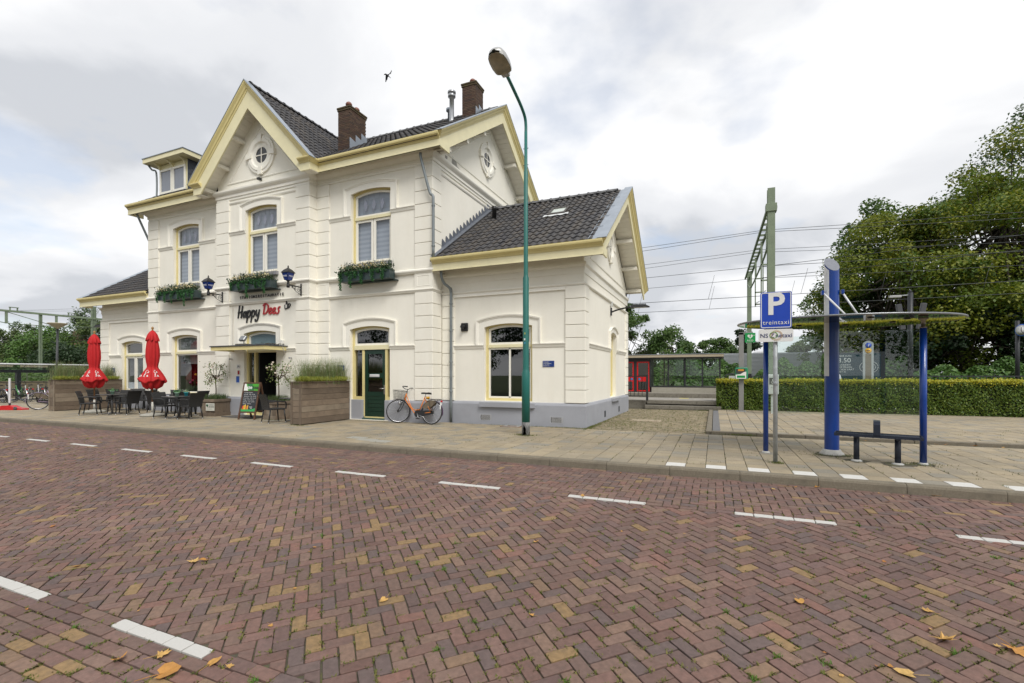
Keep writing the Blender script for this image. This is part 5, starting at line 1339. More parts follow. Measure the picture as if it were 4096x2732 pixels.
# ---- wooden planter screens
woodm = M('weathered_wood', (0, 0, 0), .85, .25, 5, .45, 60, rnd=[(.21, .16, .115), (.165, .125, .09), (.235, .19, .14), (.145, .11, .08)], stain=(.085, .062, .042), stain_amt=.7, stain_scale=2.5)
grassm = M('yellow_grass', (0, 0, 0), .6, .15, 3, rnd=[(.46, .44, .07), (.36, .40, .07), (.24, .32, .07)], trans=.25)
tallg = M('tall_grass', (0, 0, 0), .6, .15, 3, rnd=[(.15, .24, .08), (.22, .27, .11), (.32, .28, .16)], trans=.25)
def screen(x0, x1, y0, y1, h, label, rz=0.0, seed=0):
    t = empty('planter_screen', ((x0+x1)/2, (y0+y1)/2, ZP), label=label, cat='planter', group='tall wooden planters at the terrace ends')
    n = 7; dz = (h - .05)/n
    for i in range(n):
        z0 = ZP + .02 + i*dz
        MB().box((x1 - .028, y0 + .03, z0 + .003), (x1 + rng.uniform(0, .004), y1, z0 + dz - .003), .004).build('plank', woodm, t)
        MB().box((x0, y0 + .03, z0 + .003), (x0 + .028, y1, z0 + dz - .003), .004).build('plank', woodm, t)
        MB().box((x0, y0, z0 + .003), (x1, y0 + .028, z0 + dz - .003), .004).build('plank', woodm, t)
        MB().box((x0, y1 + .001, z0 + .003), (x1, y1 + .028, z0 + dz - .003), .004).build('plank', woodm, t)
    MB().box((x0 - .03, y0 - .03, ZP + h - .03), (x1 + .03, y0 + .05, ZP + h), .005).box((x1 - .05, y0 + .051, ZP + h - .03), (x1 + .035, y1 + .03, ZP + h), .005).box((x0 - .035, y0 + .051, ZP + h - .03), (x0 + .05, y1 + .03, ZP + h), .005).build('rim', woodm, t)
    MB().box((x1 - .06, y0 - .018, ZP), (x1 + .012, y0 + .0, ZP + h - .035), .004).box((x0 - .012, y0 - .018, ZP), (x0 + .06, y0 + .0, ZP + h - .035), .004).build('corner_post', woodm, t)
    MB().box((x0 + .03, y0 + .03, ZP + h - .12), (x1 - .03, y1, ZP + h - .10)).build('soil', soil, t)
    g = np.random.default_rng(seed); zt = ZP + h - .1
    P = np.stack([g.uniform(x0 + .03, x1 - .02, 1500), g.uniform(y0 + .02, y1 - .1, 1500), np.full(1500, zt + .03)], 1)
    P = np.concatenate([P, P + np.array([.01, .02, 0])])
    blades('low_grass', P, .46, .52, grassm, t, wd=.006, seed=seed, bend=1.45, seg=5)
    for k in range(4):
        c = (g.uniform(x0 + .1, x1 - .1), y0 + .35 + k*(y1 - y0 - .5)/3.5)
        P = np.stack([g.normal(c[0], .07, 420), g.normal(c[1], .15, 420), np.full(420, zt)], 1)
        blades('tall_grass', P, .84 + .14*g.random(), .40, tallg, t, wd=.005, seed=seed + k + 5, bend=.35, seg=4)
    return t
screen(-11.32, -10.93, 10.06, 12.0, 1.26, 'weathered wooden planter screen with grasses between terrace and green door', seed=3)
screen(-24.72, -24.32, 10.12, 12.45, 1.26, 'weathered wooden planter screen with grasses at the left terrace end', seed=8)

# ---- standard roses / shrubs in square wooden tubs
roseleaf = M('rose_leaf', (0, 0, 0), .5, .2, 6, rnd=[(.09, .16, .035), (.15, .22, .05), (.26, .25, .10)], trans=.25)
rosefl = M('pale_rose', (0, 0, 0), .6, .08, 6, rnd=[(.78, .62, .55), (.80, .72, .62), (.70, .45, .42)], trans=.2)
barkm = M('bark', (.10, .075, .05), .9, .3, 12, .5, 60)
def tub(x, y, label, sign=False, flowers=20, seed=0):
    t = empty('planted_tub', (x, y, ZP), rz=R(8 if sign else -6), label=label, cat='planter')
    r0, r1, h = .31, .33, .60
    for k in range(4):
        T = Matrix.Rotation(R(90*k), 4, 'Z')
        for i in range(4):
            m = MB(); m.M = T; u = -r1 + .02 + i*.155; m.box((u, -r1, .12), (u + .15, -r1 + .025, h - .08), .004); m.build('plank', woodm, t, world=False)
        for z0, z1, e in ((.0, .12, .018), (h - .10, h, .03)):
            m = MB(); m.M = T; m.box((-r1 - e, -r1 - e, z0), (r1 + e - .03, -r1 + .02, z1), .006); m.build('rail', woodm, t, world=False)
    MB().box((-r1 + .03, -r1 + .03, h - .12), (r1 - .03, r1 - .03, h - .06)).build('soil', soil, t, world=False)
    g = np.random.default_rng(seed)
    tk = MB().tube(smooth_path([(0, 0, h - .08), (.02, 0, h + .3), (-.03, .02, h + .62), (.0, .0, h + .85)], 4), [.018]*13, 7)
    cl = []
    for i in range(16):
        a = g.uniform(0, 6.28); L = g.uniform(.18, .46); e = (L*math.cos(a), L*.8*math.sin(a), h + .80 + g.uniform(-.28, .42))
        tk.tube(smooth_path([(0, 0, h + .68), (e[0]*.5, e[1]*.5, h + .85), e], 3), [.008]*7, 5); cl.append(e)
    tk.build('trunk', barkm, t, world=False)
    P = np.concatenate([np.array(c)[None] + g.normal(0, .075, (26, 3)) for c in cl])
    leaf_obj('crown', P, .055, roseleaf, t, seed, world=False)
    if flowers:
        fm = MB()
        for i in range(flowers):
            c = cl[g.integers(len(cl))]; r = g.uniform(.025, .042) if flowers < 40 else .016
            fm.lathe([(0, -r), (r*.8, -r*.5), (r, .1*r), (r*.7, r*.6), (0, r*.8)], 8, (c[0] + g.normal(0, .05), c[1] + g.normal(0, .05), c[2] + g.normal(.03, .06)))
        fm.build('blossom', rosefl, t, world=False)
    P = np.stack([g.uniform(-r1 + .05, r1 - .05, 700), g.uniform(-r1 + .05, r1 - .05, 700), np.full(700, h - .08)], 1)
    blades('underplanting', P, .34, .20, M('herb_green', (0, 0, 0), .6, .2, 4, rnd=[(.05, .10, .03), (.08, .14, .04), (.14, .15, .07)], trans=.2), t, wd=.007, seed=seed).parent = t
    t_ = KIDS[t.name][-1]; t_.matrix_parent_inverse = Matrix()
    if sign:
        p_ = MB().box((-.02, -r1 - .05, .20), (.35, -r1 - .035, .46)).build('name_plate', M('cream_plate', (.62, .62, .55), .5), t, world=False)
        text('lettering', 'B. DE KOK', .062, blk, p_, (.20, -r1 - .053, .335), world=False); text('lettering', 'HOVENIERSBEDRIJF', .028, M('plate_grey', (.2, .2, .2), .5), p_, (.21, -r1 - .053, .405), world=False)
        text('lettering', 'voor tuinaanleg en onderhoud', .020, M('plate_grey', (0, 0, 0)), p_, (.165, -r1 - .053, .265), world=False)
        MB().lathe([(.022, 0), (.04, .002), (.045, .004), (.022, .004)], 14, (.045, -r1 - .05, .385), axis='Y').build('emblem', M('plate_green', (.02, .09, .04), .5), p_, world=False)
    return t
tub(-16.42, 11.32, 'square wooden tub with thin standard shrub and nursery plate left of the entrance', True, 60, 11)
tub(-13.28, 11.30, 'square wooden tub with a pale standard rose right of the entrance', False, 16, 12)

# ---- parasols, furled
redc = M('red_canvas', (.46, .007, .010), .75, .10, 3, .1, 200)
def parasol(x, y, label, seed, spin=0.0):
    t = empty('furled_parasol', (x, y, ZP), label=label, cat='parasol', group='furled red parasols on the terrace')
    MB().lathe([(.0, 0), (.34, 0), (.37, .03), (.34, .075), (.22, .10), (.07, .115), (.05, .13), (0, .13)], 22, (0, 0, 0)).build('base', M('concrete_base', (.34, .33, .29), .9, .15, 12, .3, 80), t, world=False)
    MB().tube([(0, 0, .1), (0, 0, .5)], .033, 12).build('sleeve', M('chipped_sleeve', (.45, .44, .40), .6, .4, 9), t, world=False)
    MB().tube([(0, 0, .45), (0, 0, 3.02)], .024, 10).build('pole', M('varnished_wood', (.19, .085, .03), .5, .2, 6), t, world=False)
    MB().lathe([(.02, 3.0), (.03, 3.03), (.02, 3.05), (.04, 3.09), (.035, 3.13), (0, 3.16)], 12).build('finial', M('varnished_knob', (.32, .17, .05), .4), t, world=False)
    # pleated canvas: radius profile with star-like folds
    rr = random.Random(seed); n = 80
    ph = [rr.uniform(-.5, .5) for _ in range(10)]; am = [rr.uniform(.55, 1.2) for _ in range(10)]
    prof = [(2.84, .115, .06), (2.6, .155, .10), (2.35, .182, .12), (2.1, .185, .12), (1.93, .168, .12), (1.82, .148, .13), (1.74, .138, .15), (1.70, .146, .15), (1.60, .205, .14), (1.48, .275, .12), (1.37, .335, .10), (1.27, .385, .09), (1.23, .39, .09), (1.21, .36, .10)]
    V = []; F = []
    def foldr(a, z, r, f):
        k = (a/(2*math.pi)*10) % 10; i = int(k); loc = k - i; j = (i + 1) % 10
        A = am[i]*(1 - loc) + am[j]*loc; B_ = ph[i]*(1 - loc) + ph[j]*loc
        return r*(1 + f*A*math.cos(2*math.pi*loc + B_) + .25*f*math.cos(23*a + z*3))
    for z, r, f in prof:
        for k in range(n):
            a = 2*math.pi*k/n; sag = (.045*math.sin(3*a + seed) + .025*math.cos(10*a)) if z < 1.3 else 0
            q = foldr(a, z, r, f); V.append((q*math.cos(a + spin), q*math.sin(a + spin), z + sag))
    m_ = len(prof)
    F = [(j*n+k, j*n+(k+1) % n, (j+1)*n+(k+1) % n, (j+1)*n+k) for j in range(m_-1) for k in range(n)]
    cv = MB().add(V, F, True).build('canopy', redc, t, world=False)
    # cap and inner gathered cloth
    V = []; P2 = [(3.02, .03, 0), (2.97, .085, .05), (2.86, .14, .10), (2.70, .178, .14), (2.66, .175, .18)]
    for z, r, f in P2:
        for k in range(n): a = 2*math.pi*k/n; q = r*(1 + f*math.cos(8*a + seed)); V.append((q*math.cos(a), q*math.sin(a), z - (.03*math.cos(8*a) if z < 2.8 else 0)))
    MB().add(V, [(j*n+k, j*n+(k+1) % n, (j+1)*n+(k+1) % n, (j+1)*n+k) for j in range(4) for k in range(n)], True).build('vent_cap', redc, t, world=False)
    V = []
    for z, r, f in ((1.27, .33, .12), (1.14, .285, .18), (1.03, .235, .24), (.96, .14, .3)):
        for k in range(n): a = 2*math.pi*k/n; q = r*(1 + f*math.cos(7*a + seed)); V.append((q*math.cos(a), q*math.sin(a), z + .02*math.cos(5*a)))
    MB().add(V, [(j*n+k, j*n+(k+1) % n, (j+1)*n+(k+1) % n, (j+1)*n+k) for j in range(3) for k in range(n)], True).build('inner_folds', redc, t, world=False)
    # white script painted on the flared valance
    wr = M('white_script', (.78, .76, .74), .6)
    def on_canvas(a, z):
        zs_ = [p[0] for p in prof]
        for (z1, r1, f1), (z0, r0, f0) in zip(prof[:-1], prof[1:]):
            if z0 <= z <= z1:
                q = (z - z0)/(z1 - z0); r = r0 + (r1 - r0)*q; f = f0 + (f1 - f0)*q; break
        q2 = foldr((a - spin) % (2*math.pi), z, r, f) + .006
        return (q2*math.cos(a), q2*math.sin(a), z)
    sc_ = MB()
    for a0, words in ((R(-78), ('Co', 'la')), (R(-20), ('Co', 'la')), (R(-135), ('o', 'ca'))):
        for li, wd_ in enumerate(words):
            aa = a0
            for ch in wd_:
                pts = {'C': [(.9, .8), (.5, 1), (.1, .6), (.2, .1), (.7, 0), (1, .25)], 'o': [(.5, .6), (.1, .35), (.35, 0), (.75, .2), (.6, .55), (.3, .55)], 'l': [(.1, 0), (.4, .6), (.5, 1.1), (.3, 1.0), (.3, .3), (.6, 0)], 'a': [(.7, .5), (.3, .6), (.1, .2), (.4, 0), (.7, .5), (.75, .1), (1, .05)], 'c': [(.7, .5), (.3, .55), (.1, .25), (.4, 0), (.8, .1)]}[ch]
                P = smooth_path(pts, 4); sc_.tube([on_canvas(aa + p[0]*.24, 1.52 - li*.13 + p[1]*.10) for p in P], .0075, 5); aa += .24
    sc_.build('lettering', wr, cv, world=False)
    return t
parasol(-21.95, 10.33, 'furled red parasol at the left terrace end', 2, .3)
parasol(-18.20, 10.26, 'furled red parasol in the middle of the terrace', 5, 1.1)

# ---- rattan chairs and tables
ratt = M('black_rattan', (.020, .020, .021), .55, .35, 90, .9, 160)
legm = M('chair_leg', (.018, .018, .019), .4, .2, 20)
tipm = M('silver_tip', (.5, .5, .5), .3, metal=.8)
def chair0(): 
    t = empty('rattan_chair', (0, 0, 0), cat='chair', group='black rattan chairs on the terrace')
    MB().box((-.235, -.24, .40), (.235, .24, .445), .018).build('seat', ratt, t, world=False)
    n = 6; V = []; 
    for i in range(n+1):
        q = i/n; z = .40 + q*.47; y = .225 + .02*q + .10*q*q; w_ = .225 + .03*q
        V += [(-w_, y, z), (w_, y, z), (w_, y + .028, z), (-w_, y + .028, z)]
    F = [(4*i+k, 4*i+(k+1) % 4, 4*i+4+(k+1) % 4, 4*i+4+k) for i in range(n) for k in range(4)] + [(0, 1, 2, 3), (4*n+3, 4*n+2, 4*n+1, 4*n)]
    MB().add(V, F).build('backrest', ratt, t, world=False)
    for sx in (-1, 1):
        MB().tube(smooth_path([(sx*.255, .27, .64), (sx*.275, .05, .66), (sx*.275, -.16, .645), (sx*.268, -.235, .60), (sx*.262, -.235, .42)], 4), .022, 8).build('armrest', ratt, t, world=False)
        for sy in (-1, 1):
            l = MB().tube([(sx*.215, sy*.205, .41), (sx*.235, sy*.245 + (.02 if sy > 0 else 0), .025)], [.022, .017], 8).build('leg', legm, t, world=False)
            MB().tube([(sx*.235, sy*.245 + (.02 if sy > 0 else 0), .03), (sx*.236, sy*.247 + (.02 if sy > 0 else 0), 0)], .019, 8).build('leg_tip', tipm, l, world=False)
    return t
ch0 = chair0(); used = [False]
def chair(x, y, rz, label):
    o = ch0 if not used[0] else copy_tree(ch0); used[0] = True
    o.location = (x, y, ZP); o.rotation_euler = (0, 0, R(rz)); o['label'] = label
    return o
topm = M('table_top', (.055, .055, .058), .35, .15, 20, coat=.2)
def table(x, y, label, pots=(), rz=0):
    t = empty('cafe_table', (x, y, ZP), R(rz), label, 'table', 'square tables on the terrace')
    MB().box((-.35, -.35, .715), (.35, .35, .745), .008).build('top', topm, t, world=False)
    MB().tube([(0, 0, .03), (0, 0, .72)], .032, 10).build('column', M('table_steel', (.16, .16, .165), .35, .1, 8, metal=.7), t, world=False)
    for a in (45, 135, 225, 315):
        MB().tube([(0, 0, .07), (.30*math.cos(R(a)), .30*math.sin(R(a)), .02)], [.026, .016], 8).build('foot', M('table_steel', (0, 0, 0)), t, world=False)
    return t
# chair faces -Y at rz = 0 (backrest to +Y)
table(-20.35, 10.12, 'dark table with small green pot between the left planter and the first parasol')
table(-16.40, 10.05, 'dark table right of the middle parasol with two small pots')
table(-18.45, 11.40, 'dark table against the wall behind the middle parasol')
table(-21.9, 11.50, 'dark table by the left wing window')
table(-11.98, 10.85, 'dark table half hidden behind the right planter screen')
chair(-20.85, 9.70, 140, 'rattan chair at the first table, back to the road'); chair(-19.85, 10.35, -80, 'rattan chair at the first table, right side')
chair(-20.9, 10.62, 20, 'rattan chair behind the first table'); chair(-22.75, 10.9, 110, 'rattan chair beside the left parasol'); chair(-22.7, 11.5, 95, 'rattan chair by the wall near the left planter')
chair(-21.3, 11.75, -60, 'rattan chair at the table by the left wing window'); chair(-22.3, 12.0, 60, 'rattan chair under the left wing window')
chair(-19.45, 11.15, 170, 'rattan chair with its back to the road behind the middle parasol'); chair(-18.5, 10.85, 180, 'rattan chair right behind the middle parasol pole')
chair(-16.95, 9.98, 100, 'rattan chair left of the table with two pots'); chair(-15.88, 10.08, -85, 'rattan chair right of the table with two pots, back to the entrance')
chair(-17.55, 11.35, -80, 'rattan chair near the tub with nursery plate'); chair(-17.2, 10.75, -140, 'rattan chair between the two right tables')
chair(-19.2, 11.75, 60, 'rattan chair close to the wall under the shop window')
chair(-12.32, 10.32, 165, 'rattan chair alone beside the right planter screen')
def pot(x, y, z, c, name, label, plant=(.06, .16, .05), fl=None):
    t = empty('flower_pot', (x, y, z), label=label, cat='flower pot')
    MB().lathe([(.0, 0), (.045, 0), (.062, .105), (.068, .105), (.068, .125), (.055, .125), (.05, .10), (0, .10)], 14).build('pot', M(name, c, .45, .05), t, world=False)
    g = np.random.default_rng(int(abs(x*100))); P = np.stack([g.normal(0, .05, 130), g.normal(0, .05, 130), .13 + np.abs(g.normal(0, .045, 130))], 1)
    leaf_obj('plant', P, .032, M('pot_plant_' + name, (0, 0, 0), .6, .2, 5, rnd=[plant, tuple(v*1.6 for v in plant), fl or plant]), t, 3, world=False)
zt = ZP + .746
pot(-20.3, 10.1, zt, (.30, .48, .36), 'mint_pot', 'pale green pot with a small plant on the first table'); pot(-16.42, 10.0, zt, (.32, .48, .38), 'mint_pot', 'pale green pot on the table right of the middle parasol')
pot(-16.30, 10.22, zt, (.03, .42, .50), 'turquoise_pot', 'turquoise pot with white blooms on the table right of the middle parasol', (.09, .17, .07), (.6, .6, .5))
pot(-11.85, 10.72, zt, (.02, .40, .55), 'turquoise_pot2', 'turquoise pot on the table behind the right planter', (.05, .12, .06))

# ---- chalk board
ab = empty('chalk_board', (-14.05, 10.95, ZP), rz=R(14), label='wooden pavement chalk board with a green drinks panel at the entrance', cat='chalk board')
dkw = M('dark_stained_wood', (.085, .038, .018), .5, .25, 8, .2, 60); chalkm = M('blackboard', (.022, .026, .032), .7, .2, 4, stain=(.05, .055, .06), stain_amt=.4, stain_scale=3)
def leanM(s): return Matrix.Translation((0, s*.30, 0)) @ Matrix.Rotation(R(-s*13.5)*-1, 4, 'X')
for s_ in (-1, 1):
    T = leanM(s_); 
    for (a, b) in (((-.31, -.02, 0), (-.26, .02, 1.24)), ((.26, -.02, 0), (.31, .02, 1.24)), ((-.26, -.018, 1.19), (.26, .018, 1.238)), ((-.26, -.018, .22), (.26, .018, .265)), ((-.26, -.018, .93), (.26, .018, .955))):
        m = MB(); m.M = T; m.box(a, b, .004); m.build('frame', dkw, ab, world=False)
    m = MB(); m.M = T; m.box((-.262, -.006, .262), (.262, .006, .94)); bd = m.build('board', chalkm, ab, world=False)
    if s_ == -1:
        m = MB(); m.M = T; m.box((-.262, -.010, .952), (.262, .004, 1.195)); pn = m.build('panel', M('green_panel', (.06, .30, .02), .35, .1, 3), ab, world=False)
        m = MB(); m.M = T; m.prism([(-.26, .96), (-.10, .96), (-.20, 1.19), (-.26, 1.19)], -.0105, -.0125, lambda u, v, e: (u, e, v)); m.build('white_field', wp, pn, world=False)
        m = MB(); m.M = T; m.prism([(-.06, .96), (.12, .96), (.02, 1.19), (-.16, 1.19)], -.0104, -.0120, lambda u, v, e: (u, e, v)); m.build('dark_field', M('green_dark', (.02, .14, .04), .4), pn, world=False)
        for s2, xx, mt in (('fuze', -.10, wp), ('tea', .16, blk)):
            me = text_mesh(s2, .165, .001, bold=.003); me.transform(T @ Matrix.Translation((xx, -.0145, 1.065)) @ Matrix.Rotation(R(90), 4, 'X')); mesh_obj('lettering', me, mt, pn)
        chalk = M('chalk', (.55, .55, .55), .9)
        for i, ln in enumerate(('Maandag Gesloten', 'Dinsdag  12.00 - 20.30u', 'Woensdag  12.00 - 20.30u', 'Donderdag  12.00 - 20.30u', 'Vrijdag  12.00 - 20.30u', 'Zaterdag  12.00 - 20.30u', 'Zondag  Gesloten')):
            me = text_mesh(ln, .042, .0005, align='LEFT', shear=.35); me.transform(T @ Matrix.Translation((-.23, -.0075, .895 - i*.062)) @ Matrix.Rotation(R(90), 4, 'X')); mesh_obj('chalk_line', me, chalk, bd)
        m = MB(); m.M = T; m.prism([(-.255, .268), (.255, .268), (.255, .38), (.12, .33), (-.06, .335), (-.255, .36)], -.0065, -.008, lambda u, v, e: (u, e, v)); m.build('green_wave', M('wave_green', (.03, .32, .08), .5), bd, world=False)
        for k, c_ in enumerate(((.55, .05, .02), (.65, .30, .02), (.60, .45, .05), (.45, .10, .03), (.62, .35, .04))):
            m = MB(); m.M = T; u = -.225 + k*.045; m.box((u, -.011, .335), (u + .042, -.008, .45 + .02*(k % 3)), .003); m.build('drink', M('drink_%d' % k, c_, .4), bd, world=False)
        for k in range(3):
            m = MB(); m.M = T; m.box((.03 + .02*k, -.009, .42 - .03*k), (.14, -.008, .43 - .03*k)); m.build('small_print', M('print_c', (.6, .3, .5) if k else (.6, .6, .6), .5), bd, world=False)
MB().box((-.285, -.15, .75), (-.28, .15, .765)).box((.28, -.15, .75), (.285, .15, .765)).build('stay', M('steel_stay', (.5, .5, .5), .3, metal=.8), ab, world=False)
tag(MB().prism([(-15.5, 11.75), (-14.0, 11.75), (-14.2, 10.95), (-15.6, 10.95)], ZP + .002, ZP + .03, lambda u, v, e: (u, v, e)).build('door_mat', M('grey_mat', (.10, .095, .09), .95, .2, 40, .4, 200)), 'grey doormat ramp before the entrance', 'mat')
# ================================================================== STREET FURNITURE
# ---- bicycles
tyre_m = M('tyre', (.016, .016, .017), .8, .2, 20); rim_m = M('rim', (.50, .50, .52), .25, .08, 8, metal=.85); spoke_m = M('spoke', (.55, .55, .56), .3, metal=.8)
blkm = M('bike_black', (.014, .014, .015), .4, .15, 8); silv = M('bike_silver', (.45, .45, .46), .3, .1, 8, metal=.8)
redl = M('red_reflector', (.45, .012, .015), .25)
def ring_(m, c, r, t, n=36, k=6, ax=0.0):
    m.tube([(c[0] + r*math.cos(2*math.pi*i/n), c[1], c[2] + r*math.sin(2*math.pi*i/n)) for i in range(n+1)], t, k, cap=False)
def bicycle(name, label, fmat, gmat=None, basket=False, detail=True, group=None, steer=0.0, loc=(0, 0, 0), rz=0.0, lean=0.0):
    """bike along +x with the front wheel at -x; wheels rest on z = 0, centred between the axles"""
    t = empty(name, loc, rz, label, 'bicycle', group)
    if lean: t.rotation_euler = (lean, 0, rz)
    gmat = gmat or blkm; r = .338; fx, rx, zc = -.60, .60, .355
    n_sp = 18 if detail else 10
    for x, front in ((fx, True), (rx, False)):
        T = Matrix.Translation((x, 0, zc)) @ (Matrix.Rotation(steer, 4, 'Z') if front else Matrix()) 
        m = MB(); m.M = T; ring_(m, (0, 0, 0), r, .017, 40 if detail else 26, 6); wh = m.build('wheel', tyre_m, t, world=False)
        m = MB(); m.M = T; ring_(m, (0, 0, 0), r - .024, .011, 40 if detail else 26, 5); m.build('rim', rim_m, wh, world=False)
        m = MB(); m.M = T
        for i in range(n_sp):
            a = 2*math.pi*i/n_sp + .1; b = a + .5*(1 if i % 2 else -1); m.tube([(.02*math.cos(b), .025*(1 if i % 2 else -1), .02*math.sin(b)), ((r-.03)*math.cos(a), 0, (r-.03)*math.sin(a))], .0017, 3, cap=False)
        m.build('spokes', spoke_m, wh, world=False)
        m = MB(); m.M = T; m.tube([(0, -.05, 0), (0, .05, 0)], .035 if front else .045, 10); m.build('hub', blkm, wh, world=False)
        m = MB(); m.M = T; a0, a1 = (-50, 125) if front else (-12, 185)
        pts = [((r+.035)*math.cos(R(a0 + (a1-a0)*i/18)), 0, (r+.035)*math.sin(R(a0 + (a1-a0)*i/18))) for i in range(19)]
        V = []; F = []
        for (px, py, pz) in pts:
            s_ = 1.0; V += [(px*.985, -.026, pz*.985), (px*1.01, -.012, pz*1.01), (px*1.01, .012, pz*1.01), (px*.985, .026, pz*.985)]
        F = [(4*i+k, 4*i+k+1, 4*i+5+k, 4*i+4+k) for i in range(18) for k in range(3)]
        m.add(V, F, True); m.build('mudguard', gmat, t, world=False)
    fr = MB(); bb = (.13, 0, .30); hd0, hd1 = (-.40, 0, .72), (-.345, 0, .90); seat = (.32, 0, .80)
    fr.tube([hd0, hd1], .020, 8)
    fr.tube([(-.395, 0, .74), (-.20, 0, .52), (.0, 0, .315), (.08, 0, .285), bb], .0165, 8)
    fr.tube(smooth_path([(-.355, 0, .87), (-.25, 0, .68), (-.12, 0, .48), (0, 0, .41), (.1, 0, .415), (.165, 0, .42)], 4), .013, 8)
    fr.tube([bb, seat], .0165, 8)
    for s_ in (-1, 1):
        fr.tube([(bb[0], s_*.03, bb[2]), (rx, s_*.06, zc)], .010, 6); fr.tube([(.305, s_*.018, .77), (rx, s_*.06, zc)], .009, 6)
    if detail:
        fr.tube([(-.235, 0, .56), (-.205, 0, .585)], .009, 6); fr.tube([(-.13, 0, .455), (-.10, 0, .475)], .009, 6)
    fr.build('frame', fmat, t, world=False)
    fk = MB()
    for s_ in (-1, 1): fk.tube(smooth_path([(-.41, s_*.03, .70), (-.45, s_*.052, .60), (-.52, s_*.055, .45), (fx, s_*.055, zc)], 3), .011, 6)
    fk.tube([(-.41, -.032, .70), (-.41, .032, .70)], .014, 6); fk.build('fork', blkm, t, world=False)
    hb = MB(); hb.tube([hd1, (-.32, 0, 1.02)], .013, 7)
    for s_ in (-1, 1): hb.tube(smooth_path([(-.32, 0, 1.02), (-.35, s_*.09, 1.03), (-.37, s_*.18, 1.075), (-.30, s_*.26, 1.09), (-.14, s_*.285, 1.075)], 4), .011, 7)
    hb = hb.build('handlebar', blkm, t, world=False)
    for s_ in (-1, 1):
        MB().tube([(-.24, s_*.272, 1.085), (-.13, s_*.287, 1.075)], .017, 8).build('grip', blkm, hb, world=False)
        if detail: MB().tube(smooth_path([(-.30, s_*.255, 1.08), (-.26, s_*.26, 1.04), (-.16, s_*.27, 1.0)], 3), .006, 5).build('brake_lever', silv, hb, world=False)
    MB().tube([seat, (.345, 0, .90)], .012, 7).build('seat_post', silv, t, world=False)
    sp = MB(); V = []; prof = [(-.16, .022, .0), (-.08, .03, .004), (.02, .06, .0), (.09, .105, -.004), (.135, .10, .004), (.15, .06, .0)]
    for px, wd_, dz in prof: V += [(.35 + px, -wd_, .915 + dz - .025), (.35 + px, -wd_*.7, .935 + dz), (.35 + px, wd_*.7, .935 + dz), (.35 + px, wd_, .915 + dz - .025)]
    F = [(4*i+k, 4*i+(k+1) % 4, 4*i+4+(k+1) % 4, 4*i+4+k) for i in range(5) for k in range(4)] + [(0, 1, 2, 3), (23, 22, 21, 20)]
    sp.add(V, F, True).build('saddle', blkm, t, world=False)
    ca = MB()
    for s_ in (-1, 1):
        ca.tube([(.40, s_*.06, .745), (.88, s_*.065, .74)], .006, 5); ca.tube([(rx, s_*.075, zc), (.50, s_*.065, .742)], .005, 4); ca.tube([(rx, s_*.075, zc), (.72, s_*.065, .742)], .005, 4); ca.tube([(rx, s_*.075, zc), (.85, s_*.03, .60)], .004, 4)
    for xx in (.45, .6, .75, .88): ca.tube([(xx, -.062, .743), (xx, .062, .743)], .005, 5)
    ca.build('carrier', blkm, t, world=False)
    MB().box((.885, -.045, .655), (.915, .045, .715), .01).build('rear_light', redl, t, world=False)
    cc = MB(); n = 20; P = [(bb[0] + .105*math.cos(R(80 + 200*i/n)), bb[2] + .105*math.sin(R(80 + 200*i/n))) for i in range(n+1)] + [(rx + .055*math.cos(R(-80 + 160*i/10)), zc + .055*math.sin(R(-80 + 160*i/10))) for i in range(11)]
    cc.prism(P, -.055, -.025, lambda u, v, e: (u, e, v)); cc.build('chain_case', blkm, t, world=False)
    for s_, a in ((-1, -60), (1, 120)):
        e = (bb[0] + .165*math.cos(R(a)), s_*.085, bb[2] + .165*math.sin(R(a)))
        c_ = MB().tube([(bb[0], s_*.06, bb[2]), e], .011, 6).build('crank', silv, t, world=False)
        MB().box((e[0] - .045, min(e[1], e[1] + s_*.09), e[2] - .014), (e[0] + .045, max(e[1], e[1] + s_*.09), e[2] + .014), .006).build('pedal', blkm, c_, world=False)
    if detail:
        for s_ in (-1, 1):
            sg = [(rx + (r + .005)*math.cos(R(65 + 95*i/14)), zc + (r + .005)*math.sin(R(65 + 95*i/14))) for i in range(15)] + [(rx - .20, zc + .10), (rx - .05, zc + .13), (rx + .08, zc + .22)]
            MB().prism(sg, s_*.046, s_*.049, lambda u, v, e: (u, e, v)).build('skirt_guard', M('skirt_guard', (.13, .10, .065), .6, .15, 6), t, world=False)
        MB().lathe([(0, -.045), (.04, -.03), (.052, 0), (.05, .02), (0, .022)], 12, (-.56, 0, .60), axis='X').build('headlight', silv, t, world=False)
        MB().tube([(.16, -.05, .27), (.40, -.10, .20)], .009, 6).build('kickstand', silv, t, world=False)
        MB().box((.865, -.03, .45), (.905, .03, .67), .008).build('rear_flap', M('white_guard', (.66, .66, .64), .4), t, world=False)
    if basket:
        bk = MB(); x0, x1, y0, y1, z0, z1 = -.72, -.44, -.19, .19, .70, .98
        for i in range(9):
            for yy in (0, 1):
                u = x0 + (x1 - x0)*i/8; bk.tube([(x0 + .03 + (x1 - x0 - .06)*i/8, (y0 + .04, y1 - .04)[yy], z0), (u, (y0, y1)[yy], z1)], .0028, 4)
        for i in range(11):
            for xx in (0, 1): v = y0 + (y1 - y0)*i/10; bk.tube([((x0 + .03, x1 - .03)[xx], v*.8, z0), ((x0, x1)[xx], v, z1)], .0028, 4)
        for q in range(7):
            e = .03*(1 - q/6); z = z0 + (z1 - z0)*q/6; bk.tube([(x0 + e, y0 + e, z), (x1 - e, y0 + e, z), (x1 - e, y1 - e, z), (x0 + e, y1 - e, z), (x0 + e, y0 + e, z)], .0026 if q < 6 else .006, 4)
